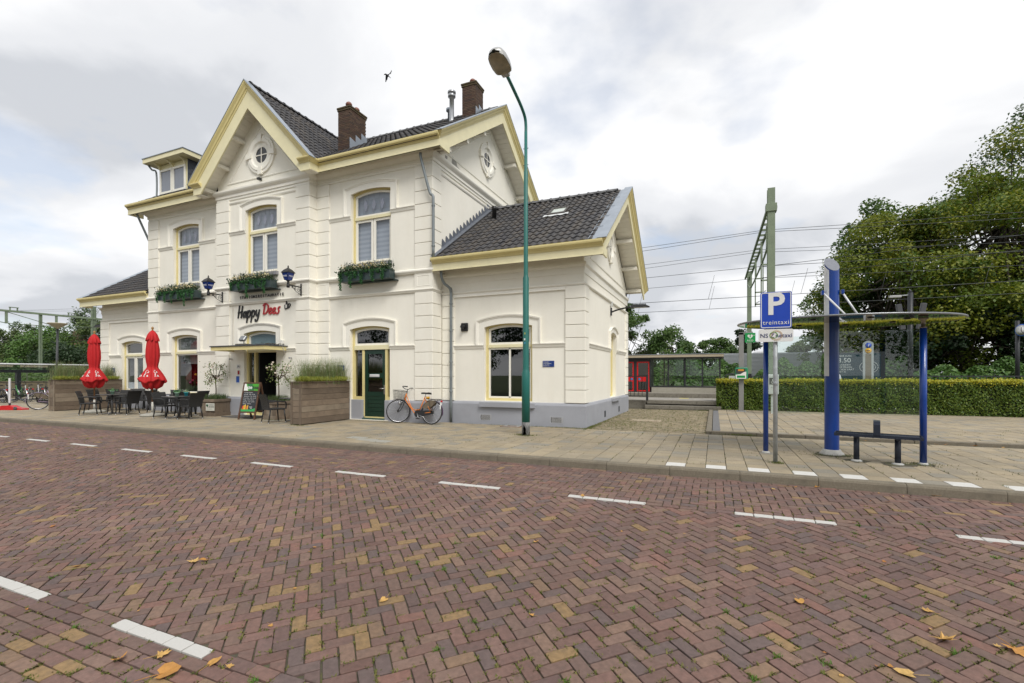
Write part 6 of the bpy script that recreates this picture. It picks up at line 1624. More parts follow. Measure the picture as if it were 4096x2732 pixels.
        for i in range(9): u = x0 + .03 + (x1 - x0 - .06)*i/8; bk.tube([(u, y0 + .03, z0), (u, y1 - .03, z0)], .0026, 4)
        bk.build('basket', blkm, t, world=False)
    return t
orange = M('orange_paint', (.62, .175, .012), .25, .08, 5, coat=.5); purple = M('purple_guard', (.050, .018, .055), .3, .1, 5, coat=.3)
ob = bicycle('bicycle', 'orange step-through bicycle with black basket leaning by the downpipe', orange, purple, True, True, None, R(38), (-8.20, 11.70, ZP + .002), 0.0, R(-8))
ob_f = MB()
for i in range(9): a = R(40*i); ob_f.tube([(.42 + .03*math.cos(a), .03*math.sin(a), .75), (.42 + .055*math.cos(a), .05*math.sin(a), .80 + .012*(i % 3))], [.018, .008], 6)
ob_f.build('saddle_ribbon', M('yellow_cloth', (.70, .36, .01), .6, .15, 9), ob, world=False)
# bikes at the left: the cut-off one behind the planter and the row at the shed
lil = M('lilac_paint', (.40, .30, .42), .3, .1, 5); bikecols = [blkm, silv, M('navy_bike', (.02, .03, .06), .3), M('grey_bike', (.12, .125, .13), .3), M('green_bike', (.05, .22, .05), .3), M('white_bike', (.5, .5, .5), .3)]
bicycle('bicycle', 'bicycle with lilac mudguard half hidden behind the left planter screen', lil, lil, False, True, None, 0, (-25.55, 10.75, ZP), R(-118))
protos = [bicycle('bicycle', 'tmp', c, blkm if i % 2 else silv, i == 2, False, 'parked bicycles at the shed', R(8*(i - 2)), (-34, 9.6 + i*.5, ZP), 0) for i, c in enumerate(bikecols)]
desc = ['black city bicycle near the frame edge at the shed', 'silver bicycle parked at the shed by the red-footed post', 'navy bicycle with front basket at the shed', 'dark grey bicycle in the shed row', 'green bicycle in the shed row', 'white bicycle in the shed row',
        'black bicycle in the middle of the shed row', 'silver bicycle in the middle of the shed row', 'navy bicycle with basket towards the planter', 'grey bicycle towards the planter', 'dark bicycle with green bag behind the lilac one', 'pale bicycle at the far end of the shed row', 'black bicycle at the far end of the shed row', 'silver bicycle at the far end of the row by the planter']
row_y = [10.9, 11.45, 11.95, 12.4, 12.85, 13.3, 13.75, 14.2, 14.65, 15.1, 15.6, 16.1, 16.6, 17.1]
for i, yy in enumerate(row_y):
    b = protos[i] if i < 6 else copy_tree(protos[(i*5 + 1) % 6])
    b['label'] = desc[i]; b.location = (-34.6 + rng.uniform(-.25, .25), yy, ZP); b.rotation_euler = (R(rng.uniform(-4, 4)), 0, R(rng.uniform(-14, 10)))
# bike shed: posts, beam, curved glass roof on arched arms, white front tube
shd = empty('bike_shed', (-37.5, 15, ZP), label='long glass-roofed bicycle shed with black posts at the far left', cat='shelter')
glr = glass('shed_glass', (.80, .90, .92), .34)
dark = M('anthracite_steel', (.022, .024, .028), .45, .1, 5)
Y0s, Y1s = 7.0, 21.5
MB().tube([(-36.4, Y0s, 2.22), (-36.4, Y1s, 2.22)], .045, 10).build('front_tube', M('white_steel', (.62, .63, .64), .35), shd)
MB().box((-38.0, Y0s, 1.74), (-37.8, Y1s, 1.90)).build('beam', dark, shd)
def arcp(t): return (-37.85 + 1.45*t, 1.90 + .34*math.sin(t*math.pi*.62)/math.sin(math.pi*.62))
for i in range(12):
    a, b = Y0s + i*1.2, Y0s + (i+1)*1.2 - .02; V = []
    for k in range(9): x, z = arcp(k/8); V += [(x, a, z), (x, b, z)]
    MB().add(V, [(2*k, 2*k+1, 2*k+3, 2*k+2) for k in range(8)], True).build('roof_pane', glr, shd)
    MB().tube([(arcp(k/8)[0], a, arcp(k/8)[1] + .01) for k in range(9)], .014, 5).build('glazing_bar', dark, shd)
for yy in (8.5, 12.1, 15.7, 19.3):
    MB().tube(smooth_path([(-37.9, yy, 1.5), (-37.75, yy, 1.86), (-37.3, yy, 2.10), (-36.9, yy, 2.19), (-36.42, yy, 2.2)], 4), [.075]*8 + [.06]*9, 8).build('arm', dark, shd)
for yy in (8.5, 12.1, 14.1, 15.7, 17.6, 19.3): MB().box((-38.02, yy - .09, ZP), (-37.78, yy + .09, 1.74)).build('post', dark, shd)
MB().box((-36.2, Y0s, ZP + .02), (-36.1, Y1s, ZP + .10)).build('rack_rail', dark, shd)
wl_ = tag(MB().box((-42.0, 6, 0), (-41.8, 26, 1.15)).box((-42.03, 6, 1.15), (-41.77, 26, 1.2)).build('retaining_wall', M('ochre_wall', (.16, .135, .085), .9, .2, 6)), 'low ochre wall behind the bicycle shed', 'wall')
fnc = empty('railing', (-43, 16, 1.1), label='thin green railing on the wall behind the shed', cat='railing')
for z in (1.45, 1.75): MB().box((-41.92, 6, z), (-41.88, 26, z + .04)).build('rail', M('green_rail', (.08, .10, .06), .6), fnc)
for i in range(11): MB().box((-41.93, 6 + 2*i, 1.2), (-41.87, 6.05 + 2*i, 1.78)).build('post', M('green_rail', (0, 0, 0)), fnc)
# red car-shaped foot with white post
rp = empty('parking_post', (-26.9, 9.75, ZP), R(28), 'white post on a red car-shaped foot at the left edge', 'post')
MB().prism([(-.62, .0), (.62, .0), (.60, .06), (.33, .10), (.12, .19), (-.16, .19), (-.36, .11), (-.60, .09)], -.16, .16, lambda u, v, e: (u, e, v)).build('foot', M('red_plastic', (.50, .012, .015), .4), rp, world=False)
for u in (-.36, .36): MB().lathe([(0, 0), (.07, 0), (.07, .02), (.03, .025), (0, .02)], 14, (u, -.16, .07), axis='Y').build('wheel', M('foot_wheel', (.06, .06, .06), .6), rp, world=False)
MB().tube([(0, 0, .17), (0, 0, .30)], .035, 10).build('socket', blackp, rp, world=False); MB().box((-.03, -.03, .28), (.03, .03, 1.32), .008).build('post', M('white_post', (.68, .68, .70), .4), rp, world=False)
# black lamp with bowl shade
lp = empty('bowl_lamp', (-33.2, 13.9, ZP), label='black lamp post with shallow cream bowl shade at the left', cat='street lamp')
MB().tube([(0, 0, 0), (.02, 0, 1.2), (.12, 0, 4.02)], [.075, .06, .05], 10).build('post', dark, lp, world=False)
MB().lathe([(.05, -.28), (.08, -.24), (.22, -.16), (.36, -.05), (.43, .0), (.435, .03), (.40, .035), (.0, .05)], 22, (.12, 0, 4.26)).build('bowl', M('cream_bowl', (.48, .43, .31), .45, .1), lp, world=False)

# ---- green lamp post by the kerb
teal = M('teal_paint', (.012, .135, .115), .45, .12, 3, .05, 60, stain=(.010, .085, .075), stain_amt=.4, stain_scale=3)
sp_ = empty('street_lamp', (-4.17, 10.55, ZP), label='tall green street lamp post in front of the wing window', cat='street lamp')
MB().lathe([(.098, .32), (.098, 1.50), (.078, 1.56), (.074, 1.60), (.072, 3.78), (.055, 3.83), (.052, 3.86), (.050, 6.35), (.040, 6.37), (.038, 7.3)], 20, cap=True).build('post', teal, sp_, world=False)
MB().lathe([(.099, -.02), (.099, .318), (.096, .32)], 20).build('foot', M('grey_foot', (.13, .13, .13), .7, .2, 20, stain=(.55, .55, .52), stain_amt=.8, stain_scale=9), sp_, world=False)
MB().tube(smooth_path([(0, 0, 7.28), (0, 0, 7.45), (0, -.06, 7.62), (0, -.30, 7.76), (0, -.75, 7.90), (0, -1.12, 8.0), (0, -1.22, 8.03)], 6), .036, 12).build('arm', teal, sp_, world=False)
hd = MB(); n = 14; V = []
HP = [(-1.16, .08, .07, 8.0), (-1.24, .12, .12, 8.01), (-1.28, .18, .15, 8.02), (-1.42, .205, .19, 8.05), (-1.58, .20, .19, 8.08), (-1.70, .175, .15, 8.10), (-1.77, .12, .09, 8.11), (-1.80, .04, .03, 8.12)]
for (y, wx, hz, z) in HP:
    for k in range(n+1):
        a = math.pi*k/n; V.append((wx*math.cos(a), y, z + hz*math.sin(a)))
hd.add(V, [(j*(n+1)+k, j*(n+1)+k+1, (j+1)*(n+1)+k+1, (j+1)*(n+1)+k) for j in range(len(HP)-1) for k in range(n)], True)
for s_ in (-1, 1): hd.add([(s_*wx, y, z) for (y, wx, hz, z) in HP[2:7]] + [(s_*wx, y, z - .05) for (y, wx, hz, z) in HP[2:7]], [(k, k+1, 6+k, 5+k) for k in range(4)])
hd.build('lamp_head', M('lamp_alu', (.42, .42, .41), .45, .12, 6, metal=.4), sp_, world=False)
V = []
for (y, wx, hz, z) in HP[2:]:
    for k in range(n+1): a = math.pi*k/n; V.append((wx*.97*math.cos(a), y, z - .045 - hz*.30*math.sin(a)))
MB().add(V, [(j*(n+1)+k, j*(n+1)+k+1, (j+1)*(n+1)+k+1, (j+1)*(n+1)+k) for j in range(len(HP)-3) for k in range(n)], True).build('diffuser', M('dirty_diffuser', (.24, .20, .13), .25, .35, 4), sp_, world=False)
MB().box((-.085, -1.32, 7.95), (.085, -1.14, 8.02), .01).build('gear_box', M('lamp_alu', (0, 0, 0)), sp_, world=False)
for z in (6.5, 6.9):
    for a in (0, 180): MB().tube([(.03*math.cos(R(a)), 0, z), (.065*math.cos(R(a)), 0, z)], .008, 6).build('set_screw', teal, sp_, world=False)
for (z, c_, s_) in ((2.28, (.7, .7, .7), .03), (2.20, (.05, .3, .6), .022), (2.42, (.55, .5, .08), .03)): 
    MB().box((-.02 if c_[0] > .06 and c_[1] > .6 else -.005, -.0755, z), (.015, -.073, z + s_*1.6)).build('sticker', M('sticker_%d' % int(z*100), c_, .5), sp_, world=False)
MB().prism([(-.045, .02), (.055, .03), (.03, .10), (.045, .15), (.01, .22), (-.012, .27), (-.03, .17), (-.02, .10)], .0, .0, lambda u, v, e: (u, -.101 - .0*e, v)).build('torn_sticker', M('torn_paper', (.48, .52, .52), .8, .4, 40), sp_, world=False)

# ---- taxi stand sign
bluep = M('sign_blue', (.010, .055, .42), .35, .06, 4); galv = M('galvanised', (.36, .38, .39), .5, .22, 10, metal=.35)
ts = empty('taxi_sign', (.925, 8.88, ZP), label='blue parking sign lettered treintaxi over a white plate on a grey pole', cat='road sign')
MB().tube([(0, 0, -.02), (0, 0, 2.78)], .034, 14).build('pole', galv, ts, world=False); MB().lathe([(.036, 0), (.040, .01), (.040, .05), (.036, .06)], 14, (0, 0, 1.28)).build('clamp', galv, ts, world=False)
def rrect(w_, h, r, n=5):
    P = []
    for cx, cy, a0 in ((w_/2 - r, h/2 - r, 0), (-w_/2 + r, h/2 - r, 90), (-w_/2 + r, -h/2 + r, 180), (w_/2 - r, -h/2 + r, 270)):
        P += [(cx + r*math.cos(R(a0 + 90*i/n)), cy + r*math.sin(R(a0 + 90*i/n))) for i in range(n+1)]
    return P
def panel(pts, y0, y1, cz, name, mat, parent, cx=0): return MB().prism([(u + cx, v + cz) for u, v in pts], y0, y1, lambda u, v, e: (u, e, v)).build(name, mat, parent, world=False)
zc = 2.665 - ZP
sgp = panel(rrect(.455, .60, .035), -.045, -.075, zc, 'sign_plate', bluep, ts)
MB().sweep(rrect(.435, .58, .03), [(-.0, -.0755), (-.0, -.0775), (.012, -.0775), (.012, -.0755)], lambda x, y, h: (x, h, y + zc), closed=True).build('white_border', wp, sgp, world=False)
text('lettering', 'P', .50, wp, sgp, (-.005, -.0785, zc + .085), world=False, bold=.012); text('lettering', 'treintaxi', .098, wp, sgp, (0, -.0785, zc - .205), world=False, spacing=1.12)
pl2 = panel(rrect(.50, .205, .03), -.045, -.070, 2.25 - ZP, 'lower_plate', wp, ts)
dkb = M('dark_blue_text', (.01, .02, .12), .5)
text('lettering', 'NS Z', .098, dkb, pl2, (-.125, -.0725, 2.245 - ZP), world=False); text('lettering', 'netaxi', .098, dkb, pl2, (.115, -.0725, 2.245 - ZP), world=False)
for rr_, c_, m_ in ((.068, (.03, .0), M('swirl_orange', (.55, .25, .03), .5)), (.055, (-.012, .005), M('swirl_green', (.15, .35, .05), .5)), (.085, (.028, .0), M('swirl_ochre', (.55, .35, .1), .5))):
    n = 28; MB().tube([(c_[0] - .02 + rr_*math.cos(2*math.pi*i/n), -.0735, 2.25 - ZP + c_[1] + rr_*.95*math.sin(2*math.pi*i/n)) for i in range(n+1)], .0022 if rr_ > .06 else .005, 4).build('swirl', m_, pl2, world=False)

# ---- taxi shelter: blue pylon, two blue posts, mirrored oval roof, glass panes
royal = M('royal_blue_paint', (.003, .042, .25), .3, .12, 3, coat=.3, stain=(.003, .026, .15), stain_amt=.4, stain_scale=2); alup = M('shelter_alu', (.55, .57, .58), .4, .1, 4, metal=.4)
sh = empty('taxi_shelter', (1.97, 10.22, ZP), label='blue taxi shelter with sloping pylon top and oval mirrored roof', cat='shelter')
px, py = 1.97, 10.22
def oval(n, a, b): return [(a*math.cos(2*math.pi*i/n), b*math.sin(2*math.pi*i/n)) for i in range(n)]
n = 28; V = []
for z in (.02, 1.0, 2.0, 3.0): V += [(px + u, py + v, ZP + z) for u, v in oval(n, .115, .115)]
for u, v in oval(n, .115, .115): V.append((px + u, py + v, 3.62 + v*1.15 - u*.35))
F = [(j*n+k, j*n+(k+1) % n, (j+1)*n+(k+1) % n, (j+1)*n+k) for j in range(4) for k in range(n)]
MB().add(V, F, True).build('pylon', royal, sh)
MB().add([(px + u*1.02, py + v*1.02, 3.624 + v*1.17 - u*.36) for u, v in oval(n, .115, .115)], [tuple(range(n))]).build('pylon_cap', M('cap_grey', (.20, .21, .24), .4, .1, 20, metal=.4), sh)
V = []; arc_ = [R(163 + 76*i/8) for i in range(9)]
for z in (1.43, 3.9): V += [(px + .1185*math.cos(a), py + .1185*math.sin(a), (ZP + z) if z < 3 else 3.60 + .115*math.sin(a)*1.15 - .115*math.cos(a)*.35 - .01) for a in arc_]
MB().add(V, [(k, k+1, 9+k+1, 9+k) for k in range(8)], True).build('cover_strip', M('white_strip', (.70, .71, .72), .35), sh)
MB().lathe([(.20, 0), (.19, .03), (.15, .07), (.14, .10)], 24, (px, py, ZP - .005)).build('foot', M('foot_alu', (.42, .42, .40), .6, .2, 12), sh)
# roof: slightly domed oval, near edge 7.7 m away
rc = (2.10, 10.02); rot = R(8); a_, b_ = 1.70, 1.18; rings = 8; nn = 48; V = []; Fb = []
def rz_(q): return 2.55 - .02*q*q
def rpt(q, t): u, v = a_*q*math.cos(t), b_*q*math.sin(t); return (rc[0] + u*math.cos(rot) - v*math.sin(rot), rc[1] + u*math.sin(rot) + v*math.cos(rot), rz_(q))
for j in range(1, rings+1): V += [rpt(j/rings, 2*math.pi*k/nn) for k in range(nn)]
V.append(rpt(0, 0)); F = [(j*nn+k, j*nn+(k+1) % nn, (j+1)*nn+(k+1) % nn, (j+1)*nn+k) for j in range(rings-1) for k in range(nn)] + [(k, (k+1) % nn, rings*nn) for k in range(nn)]
mir = bpy.data.materials.new('mirror_glass'); mir.use_nodes = True; bs = mir.node_tree.nodes['Principled BSDF']; bs.inputs['Base Color'].default_value = (.085, .085, .08, 1); bs.inputs['Metallic'].default_value = 1.0; bs.inputs['Roughness'].default_value = .03
rf = MB().add(V, F, True).add([(x, y, z + .028) for x, y, z in V], F, True).build('roof', mir, sh)
MB().tube([(rpt(1.0, 2*math.pi*k/60)[0], rpt(1.0, 2*math.pi*k/60)[1], rpt(1.0, 2*math.pi*k/60)[2] + .014) for k in range(61)], .017, 6, cap=False).build('roof_rim', M('rim_grey', (.25, .26, .27), .3, metal=.6), rf)
for s_, e_ in ((.13, (.42, -.12)), (-.13, (.18, -.42))):
    MB().tube([(px + s_*1.1, py - .06, 3.10), (px + e_[0], py + e_[1], 2.57)], .017, 8).build('stay_rod', M('white_strip', (0, 0, 0)), sh)
    MB().box((px + min(s_, s_*1.35), py - .09, 3.06), (px + max(s_, s_*1.35), py - .02, 3.14), .006).build('stay_bracket', royal, sh)
for k in range(7): 
    a = 2*math.pi*k/7 + .4; p = rpt(.55, a); MB().lathe([(.05, 0), (.045, -.012), (0, -.014)], 12, (p[0], p[1], p[2] - .002)).build('spotlight', M('spot_dark', (.04, .04, .04), .3), rf)
for (x, y, zt, r_) in ((3.10, 9.62, 2.36, .047), (.88, 9.95, 2.36, .044)):
    MB().lathe([(r_, 0), (r_, zt - ZP)], 18, (x, y, ZP)).build('post', royal, sh)
    MB().lathe([(.075, -.01), (.07, .02), (r_ + .003, .035)], 16, (x, y, ZP)).build('post_foot', M('foot_alu', (0, 0, 0)), sh)
    MB().lathe([(r_ + .003, 0), (r_ + .003, .02), (.028, .022), (.028, .12), (.065, .14), (.065, .17)], 16, (x, y, zt)).build('post_head', M('brass_grey', (.28, .24, .19), .35, metal=.6), sh)
sg_ = glass('shelter_glass', (.90, .95, .93), .0)
for (a, b, c_) in (((.94, 10.18), (1.83, 10.28), 2.32), ((2.11, 10.30), (3.30, 10.40), 2.40)):
    MB().add([(a[0], a[1], .88), (b[0], b[1], .88), (b[0], b[1], c_), (a[0], a[1], c_), (a[0], a[1] + .012, .88), (b[0], b[1] + .012, .88), (b[0], b[1] + .012, c_), (a[0], a[1] + .012, c_)], [(0,1,2,3),(7,6,5,4),(0,4,5,1),(1,5,6,2),(2,6,7,3),(3,7,4,0)]).build('glass_panel', sg_, sh)
    dots = MB(); r5 = random.Random(4)
    for i in range(5):
        for j in range(4):
            u = .08 + i*.21; x = a[0] + (b[0] - a[0])*u; y = a[1] + (b[1] - a[1])*u - .004; z = 1.0 + j*.36
            if z < c_ - .1: dots.lathe([(.008, 0), (.0, .001)], 8, (x + r5.uniform(-.01, .01), y, z), axis='Y')
    dots.build('bird_sticker', M('sticker_white', (.5, .52, .52), .5), sh)
# ---- bench under the shelter
bn = empty('bench', (2.46, 9.52, ZP), R(-14), 'black metal bench with a middle armrest under the taxi shelter', 'bench')
bm_ = M('bench_black', (.012, .018, .034), .4, .12, 6)
for i in range(11):
    MB().tube([(-.56, -.17 + i*.034, .455), (.56, -.17 + i*.034, .455)], .011, 6).build('slat', bm_, bn, world=False)
for i in range(12): MB().box((-.56 + i*.1, -.18, .425), (-.54 + i*.1, .18, .445)).build('cross_bar', bm_, bn, world=False)
MB().sweep([(-.575, -.19), (.575, -.19), (.575, .19), (-.575, .19)], [(0, .43), (0, .475), (.02, .475), (.02, .43)], PL, closed=True).build('seat_rim', bm_, bn, world=False)
for x in (-.27, .27):
    l_ = MB().tube([(x, 0, .02), (x, 0, .41)], .042, 14).build('leg', bm_, bn, world=False); MB().lathe([(.085, 0), (.08, .02), (.045, .035)], 14, (x, 0, -.003)).build('foot_plate', M('foot_alu', (0, 0, 0)), l_, world=False)
    MB().box((x - .03, -.17, .40), (x + .03, .17, .43), .01).build('bracket', bm_, bn, world=False)
MB().sweep([(-.16, .45), (-.16, .63), (-.13, .665), (.13, .665), (.16, .63), (.16, .45)], [(0, -.045), (0, .045), (.03, .045), (.03, -.045)], lambda x, y, h: (h, x, y)).build('armrest', bm_, bn, world=False)
# dug-out dirt around the feet
for (x, y, r_) in ((1.97, 10.2, .30), (2.2, 9.62, .2), (2.72, 9.46, .22), (3.08, 9.62, .2)):
    g = random.Random(int(x*100)); MB().add([(x + r_*g.uniform(.7, 1.2)*math.cos(2*math.pi*i/14), y + r_*.9*g.uniform(.7, 1.2)*math.sin(2*math.pi*i/14), ZP + .0045) for i in range(14)], [tuple(range(14))]).build('dirt_patch', soil, pave, world=False)

# ---- AED post, wheelchair box, info pillar, poster, cameras, clock
aed = empty('aed_post', (.94, 20.0, ZP + .05), label='grey post with green heart sign and rescue box before the hedge', cat='defibrillator')
gpost = M('post_grey', (.22, .22, .215), .5, .08, 4); green = M('aed_green', (.005, .26, .06), .4, .05)
MB().box((-.085, -.045, .02), (.085, .045, 3.02), .008).box((-.085, -.045, 2.93), (.40, .045, 3.025), .008).build('post', gpost, aed, world=False)
MB().box((-.16, -.08, 0), (.16, .08, .025)).tube([(-.13, 0, .02), (-.13, 0, .06)], .018, 6).tube([(.13, 0, .02), (.13, 0, .06)], .018, 6).build('foot_plate', galv, aed, world=False)
gs = MB().box((.12, -.075, 2.63), (.48, -.047, 2.99), .006).build('sign', green, aed, world=False)
text('lettering', 'AED', .10, wp, gs, (.30, -.078, 2.70), world=False, spacing=1.3); n = 24
MB().prism([(.30 + .0058*16*math.sin(t)**3, 2.86 + .0058*(13*math.cos(t) - 5*math.cos(2*t) - 2*math.cos(3*t) - math.cos(4*t))) for t in [2*math.pi*i/n for i in range(n)]], -.0755, -.0785, lambda u, v, e: (u, e, v)).build('heart', wp, gs, world=False)
MB().prism([(.31, 2.93), (.27, 2.855), (.295, 2.855), (.285, 2.79), (.335, 2.87), (.305, 2.87), (.33, 2.93)], -.079, -.081, lambda u, v, e: (u, e, v)).build('bolt', green, gs, world=False)
MB().box((.41, -.0785, 2.895), (.45, -.0755, 2.905)).box((.4255, -.0785, 2.88), (.4345, -.0755, 2.8945)).box((.4255, -.0785, 2.9055), (.4345, -.0755, 2.92)).build('plus', wp, gs, world=False)
bxo = MB().box((-.22, -.20, 1.24), (.22, -.045, 1.68), .03).build('rescue_box', M('aed_case', (.02, .22, .11), .35), aed, world=False)
MB().box((-.19, -.206, 1.45), (.13, -.2005, 1.64), .002).build('window', M('case_window', (.05, .05, .05), .15), bxo, world=False); MB().box((-.12, -.209, 1.55), (.08, -.2062, 1.62), .001).build('defibrillator', M('aed_orange', (.55, .25, .03), .4), bxo, world=False)
MB().prism([(-.2, 1.26), (.16, 1.26), (.16, 1.53), (.06, 1.50), (-.04, 1.43), (-.2, 1.41)], -.2065, -.2085, lambda u, v, e: (u, e, v)).build('label', wp, bxo, world=False)
MB().box((-.16, -.2095, 1.29), (.12, -.2087, 1.38)).build('pictograms', M('aed_green', (0, 0, 0)), bxo, world=False)
wb_ = empty('wheelchair_box', (1.92, 19.4, ZP + .05), label='pale grey cabinet with wheelchair symbol on a post behind the taxi sign', cat='cabinet')
MB().box((-.04, -.03, 0), (.04, .03, .75)).build('post', M('pale_post', (.50, .51, .50), .5), wb_, world=False); bx_ = MB().box((-.2, -.1, .70), (.2, .08, 1.42), .02).build('cabinet', M('pale_cabinet', (.52, .53, .52), .5, .04), wb_, world=False)
MB().box((-.10, -.105, 1.06), (.14, -.1015, 1.30)).build('symbol_plate', M('dark_plate', (.08, .08, .08), .5), bx_, world=False)
MB().tube([(.02 + .055*math.cos(R(150 + 200*i/12)), -.107, 1.14 + .055*math.sin(R(150 + 200*i/12))) for i in range(13)], .007, 5).tube([(.005, -.107, 1.25), (.005, -.107, 1.16), (.06, -.107, 1.16), (.085, -.107, 1.10)], .008, 5).build('symbol', wp, bx_, world=False)
ip = empty('info_pillar', (6.3, 25.6, .70), R(-8), 'silver information pillar with blue i disc behind the hedge', 'pillar')
pr = [(-.19, 0), (.19, 0), (.19, 2.28), (.15, 2.36), (.07, 2.41), (-.07, 2.41), (-.15, 2.36), (-.19, 2.28)]
MB().prism(pr, -.09, .09, lambda u, v, e: (u, e, v)).build('body', M('pillar_silver', (.48, .50, .52), .35, .08, 3, metal=.4), ip, world=False)
MB().box((-.11, -.094, .1), (.11, -.091, 1.85)).build('panel', M('rusty_panel', (.17, .14, .10), .4, .2, 3), ip, world=False)
for z, c_, s_ in ((2.22, bluep, 'i'), (1.98, M('disc_yellow', (.72, .38, .01), .4), '<>')):
    d_ = MB().lathe([(.115, 0), (.115, .012), (0, .013)], 24, (0, -.091, z), axis='Y').build('disc', c_, ip, world=False); text('symbol', s_, .17 if s_ == 'i' else .12, wp if s_ == 'i' else dkb, d_, (0, -.107, z), world=False, bold=.004)
po = empty('poster_case', (6.25, 26.9, .70), R(-4), 'black framed poster case about station clocks behind the hedge', 'poster')
MB().box((-1.0, -.06, .62), (1.0, .06, 1.98), .01).build('case', dark, po, world=False); ps = MB().box((-.86, -.066, .70), (.82, -.062, 1.92)).build('poster', M('poster_teal', (.012, .035, .050), .25, .3, 3), po, world=False)
pt = M('poster_white', (.55, .57, .58), .6)
for s_, sz, z in (('MEER DAN', .11, 1.80), ('3.50', .30, 1.59), ('KLOKKEN', .11, 1.38), ('VERTELLEN', .11, 1.27), ('JE HOE LAAT', .11, 1.16), ('HET IS', .11, 1.05)): text('lettering', s_, sz, pt, ps, (-.82, -.068, z), world=False, align='LEFT', extrude=.001)
for r_ in (.28, .20): MB().tube([(.38 + r_*1.25*math.cos(2*math.pi*i/30), -.069, 1.27 + r_*math.sin(2*math.pi*i/30)) for i in range(31)], .008, 4).build('clock_ring', pt, ps, world=False)
MB().prism([(.30, 1.16), (.40, 1.14), (.46, 1.24), (.42, 1.33), (.32, 1.35), (.27, 1.26)], -.0665, -.069, lambda u, v, e: (u, e, v)).build('clock_figure', pt, ps, world=False)
for x in (-.9, .9): MB().box((x - .05, -.05, 0), (x + .05, .05, .62)).build('post', dark, po, world=False)
cpole = empty('camera_mast', (8.05, 26.4, .70), label='black mast with loudspeakers and camera arms behind the hedge', cat='mast')
MB().tube([(0, 0, 0), (0, 0, 4.58)], .10, 12).lathe([(.10, 4.58), (0, 4.74)], 12).build('mast', dark, cpole, world=False)
MB().tube([(0, 0, 4.48), (-.40, -.15, 4.45)], .025, 8).build('arm', galv, cpole, world=False); MB().box((-.82, -.26, 4.36), (-.38, -.10, 4.47), .02).build('lamp_head', M('lamp_alu', (0, 0, 0)), cpole, world=False)
for x, tl in ((-.38, -8), (.36, 9)):
    m = MB(); m.M = Matrix.Translation((x, -.1, 3.5)) @ Matrix.Rotation(R(tl), 4, 'Y'); m.box((-.10, -.08, -.58), (.10, .08, .58), .02); m.build('loudspeaker', M('speaker_grey', (.06, .062, .068), .5), cpole, world=False)
    MB().tube([(0, 0, 3.5), (x, -.08, 3.5)], .03, 8).build('arm', dark, cpole, world=False)
ck = empty('station_clock', (13.6, 30.9, .70), label='round blue station clock with white face on a black post at the right edge', cat='clock')
MB().tube([(0, 0, 0), (0, 0, 3.55)], .085, 12).build('post', dark, ck, world=False)
m = MB(); m.M = Matrix.Translation((.10, -.30, 3.06)) @ Matrix.Rotation(R(-62), 4, 'Z'); m.lathe([(.0, -.14), (.27, -.14), (.29, -.12), (.29, .12), (.27, .14), (0, .14)], 28, axis='Y'); ch_ = m.build('clock_case', M('clock_blue', (.008, .10, .48), .35), ck, world=False)
m = MB(); m.M = Matrix.Translation((.10, -.30, 3.06)) @ Matrix.Rotation(R(-62), 4, 'Z'); m.lathe([(.25, .141), (0, .143)], 28, axis='Y'); fc = m.build('face', wp, ch_, world=False)
m = MB(); m.M = Matrix.Translation((.10, -.30, 3.06)) @ Matrix.Rotation(R(-62), 4, 'Z'); m.prism([(-.015, -.04), (.015, -.04), (.015, .14), (-.015, .14)], -.146, -.150, lambda u, v, e: (u, e, v)).prism([(-.02, -.02), (.1, -.17), (.12, -.16), (.0, .0)], -.151, -.154, lambda u, v, e: (u, e, v)); m.build('hands', blackp, fc, world=False)

# ---- platform waiting room
wr_ = empty('waiting_room', (-3.0, 26.6, .70), label='low glass waiting room with red doors and flat beige roof on the platform', cat='building')
YW = 25.5; zb0 = .70
MB().box((-9.0, YW - .25, 2.50), (.42, YW + 2.6, 2.64), .01).build('roof', M('beige_fascia', (.42, .36, .26), .6, .06, 3), wr_); MB().box((-9.02, YW - .27, 2.64), (.44, YW + 2.62, 2.665)).build('roof_edge', zinc, wr_)
MB().box((-9, YW - .2, 2.44), (.36, YW + 2.5, 2.50)).build('ceiling', dark, wr_)
MB().box((-3.02, YW, zb0), (.24, YW + .12, .98)).build('parapet', M('grey_parapet', (.34, .32, .27), .9, .1, 5), wr_)
for x in (-3.10, -2.19, -1.38, -.56, .25): MB().box((x - .035, YW - .01, .98), (x + .035, YW + .09, 2.44)).build('mullion', dark, wr_)
MB().box((-3.1, YW - .012, .975), (.28, YW + .10, 1.03)).build('sill', dark, wr_)
gw_ = glass('waiting_glass', (.86, .92, .88), .0)
for a, b in ((-3.06, -2.22), (-2.15, -1.41), (-1.34, -.59), (-.52, .22)): MB().add([(a, YW + .04, 1.03), (b, YW + .04, 1.03), (b, YW + .04, 2.44), (a, YW + .04, 2.44)], [(0, 1, 2, 3)]).build('pane', gw_, wr_)
for a, b in ((-3.06, -1.6), (-1.5, .22)): MB().add([(a, YW + 2.3, .98), (b, YW + 2.3, .98), (b, YW + 2.3, 2.44), (a, YW + 2.3, 2.44)], [(0, 1, 2, 3)]).build('pane', gw_, wr_)
for x in (-1.55, -2.6, .25): MB().box((x - .03, YW + 2.26, .98), (x + .03, YW + 2.34, 2.44)).build('mullion', dark, wr_)
MB().box((-3.1, YW + 2.25, .7), (.28, YW + 2.35, 1.0)).build('parapet', M('grey_parapet', (0, 0, 0)), wr_); MB().box((-1.9, YW + 1.6, 1.42), (.1, YW + 1.66, 1.47)).build('handrail', dark, wr_)
redd = M('red_door_paint', (.60, .008, .010), .35, .06)
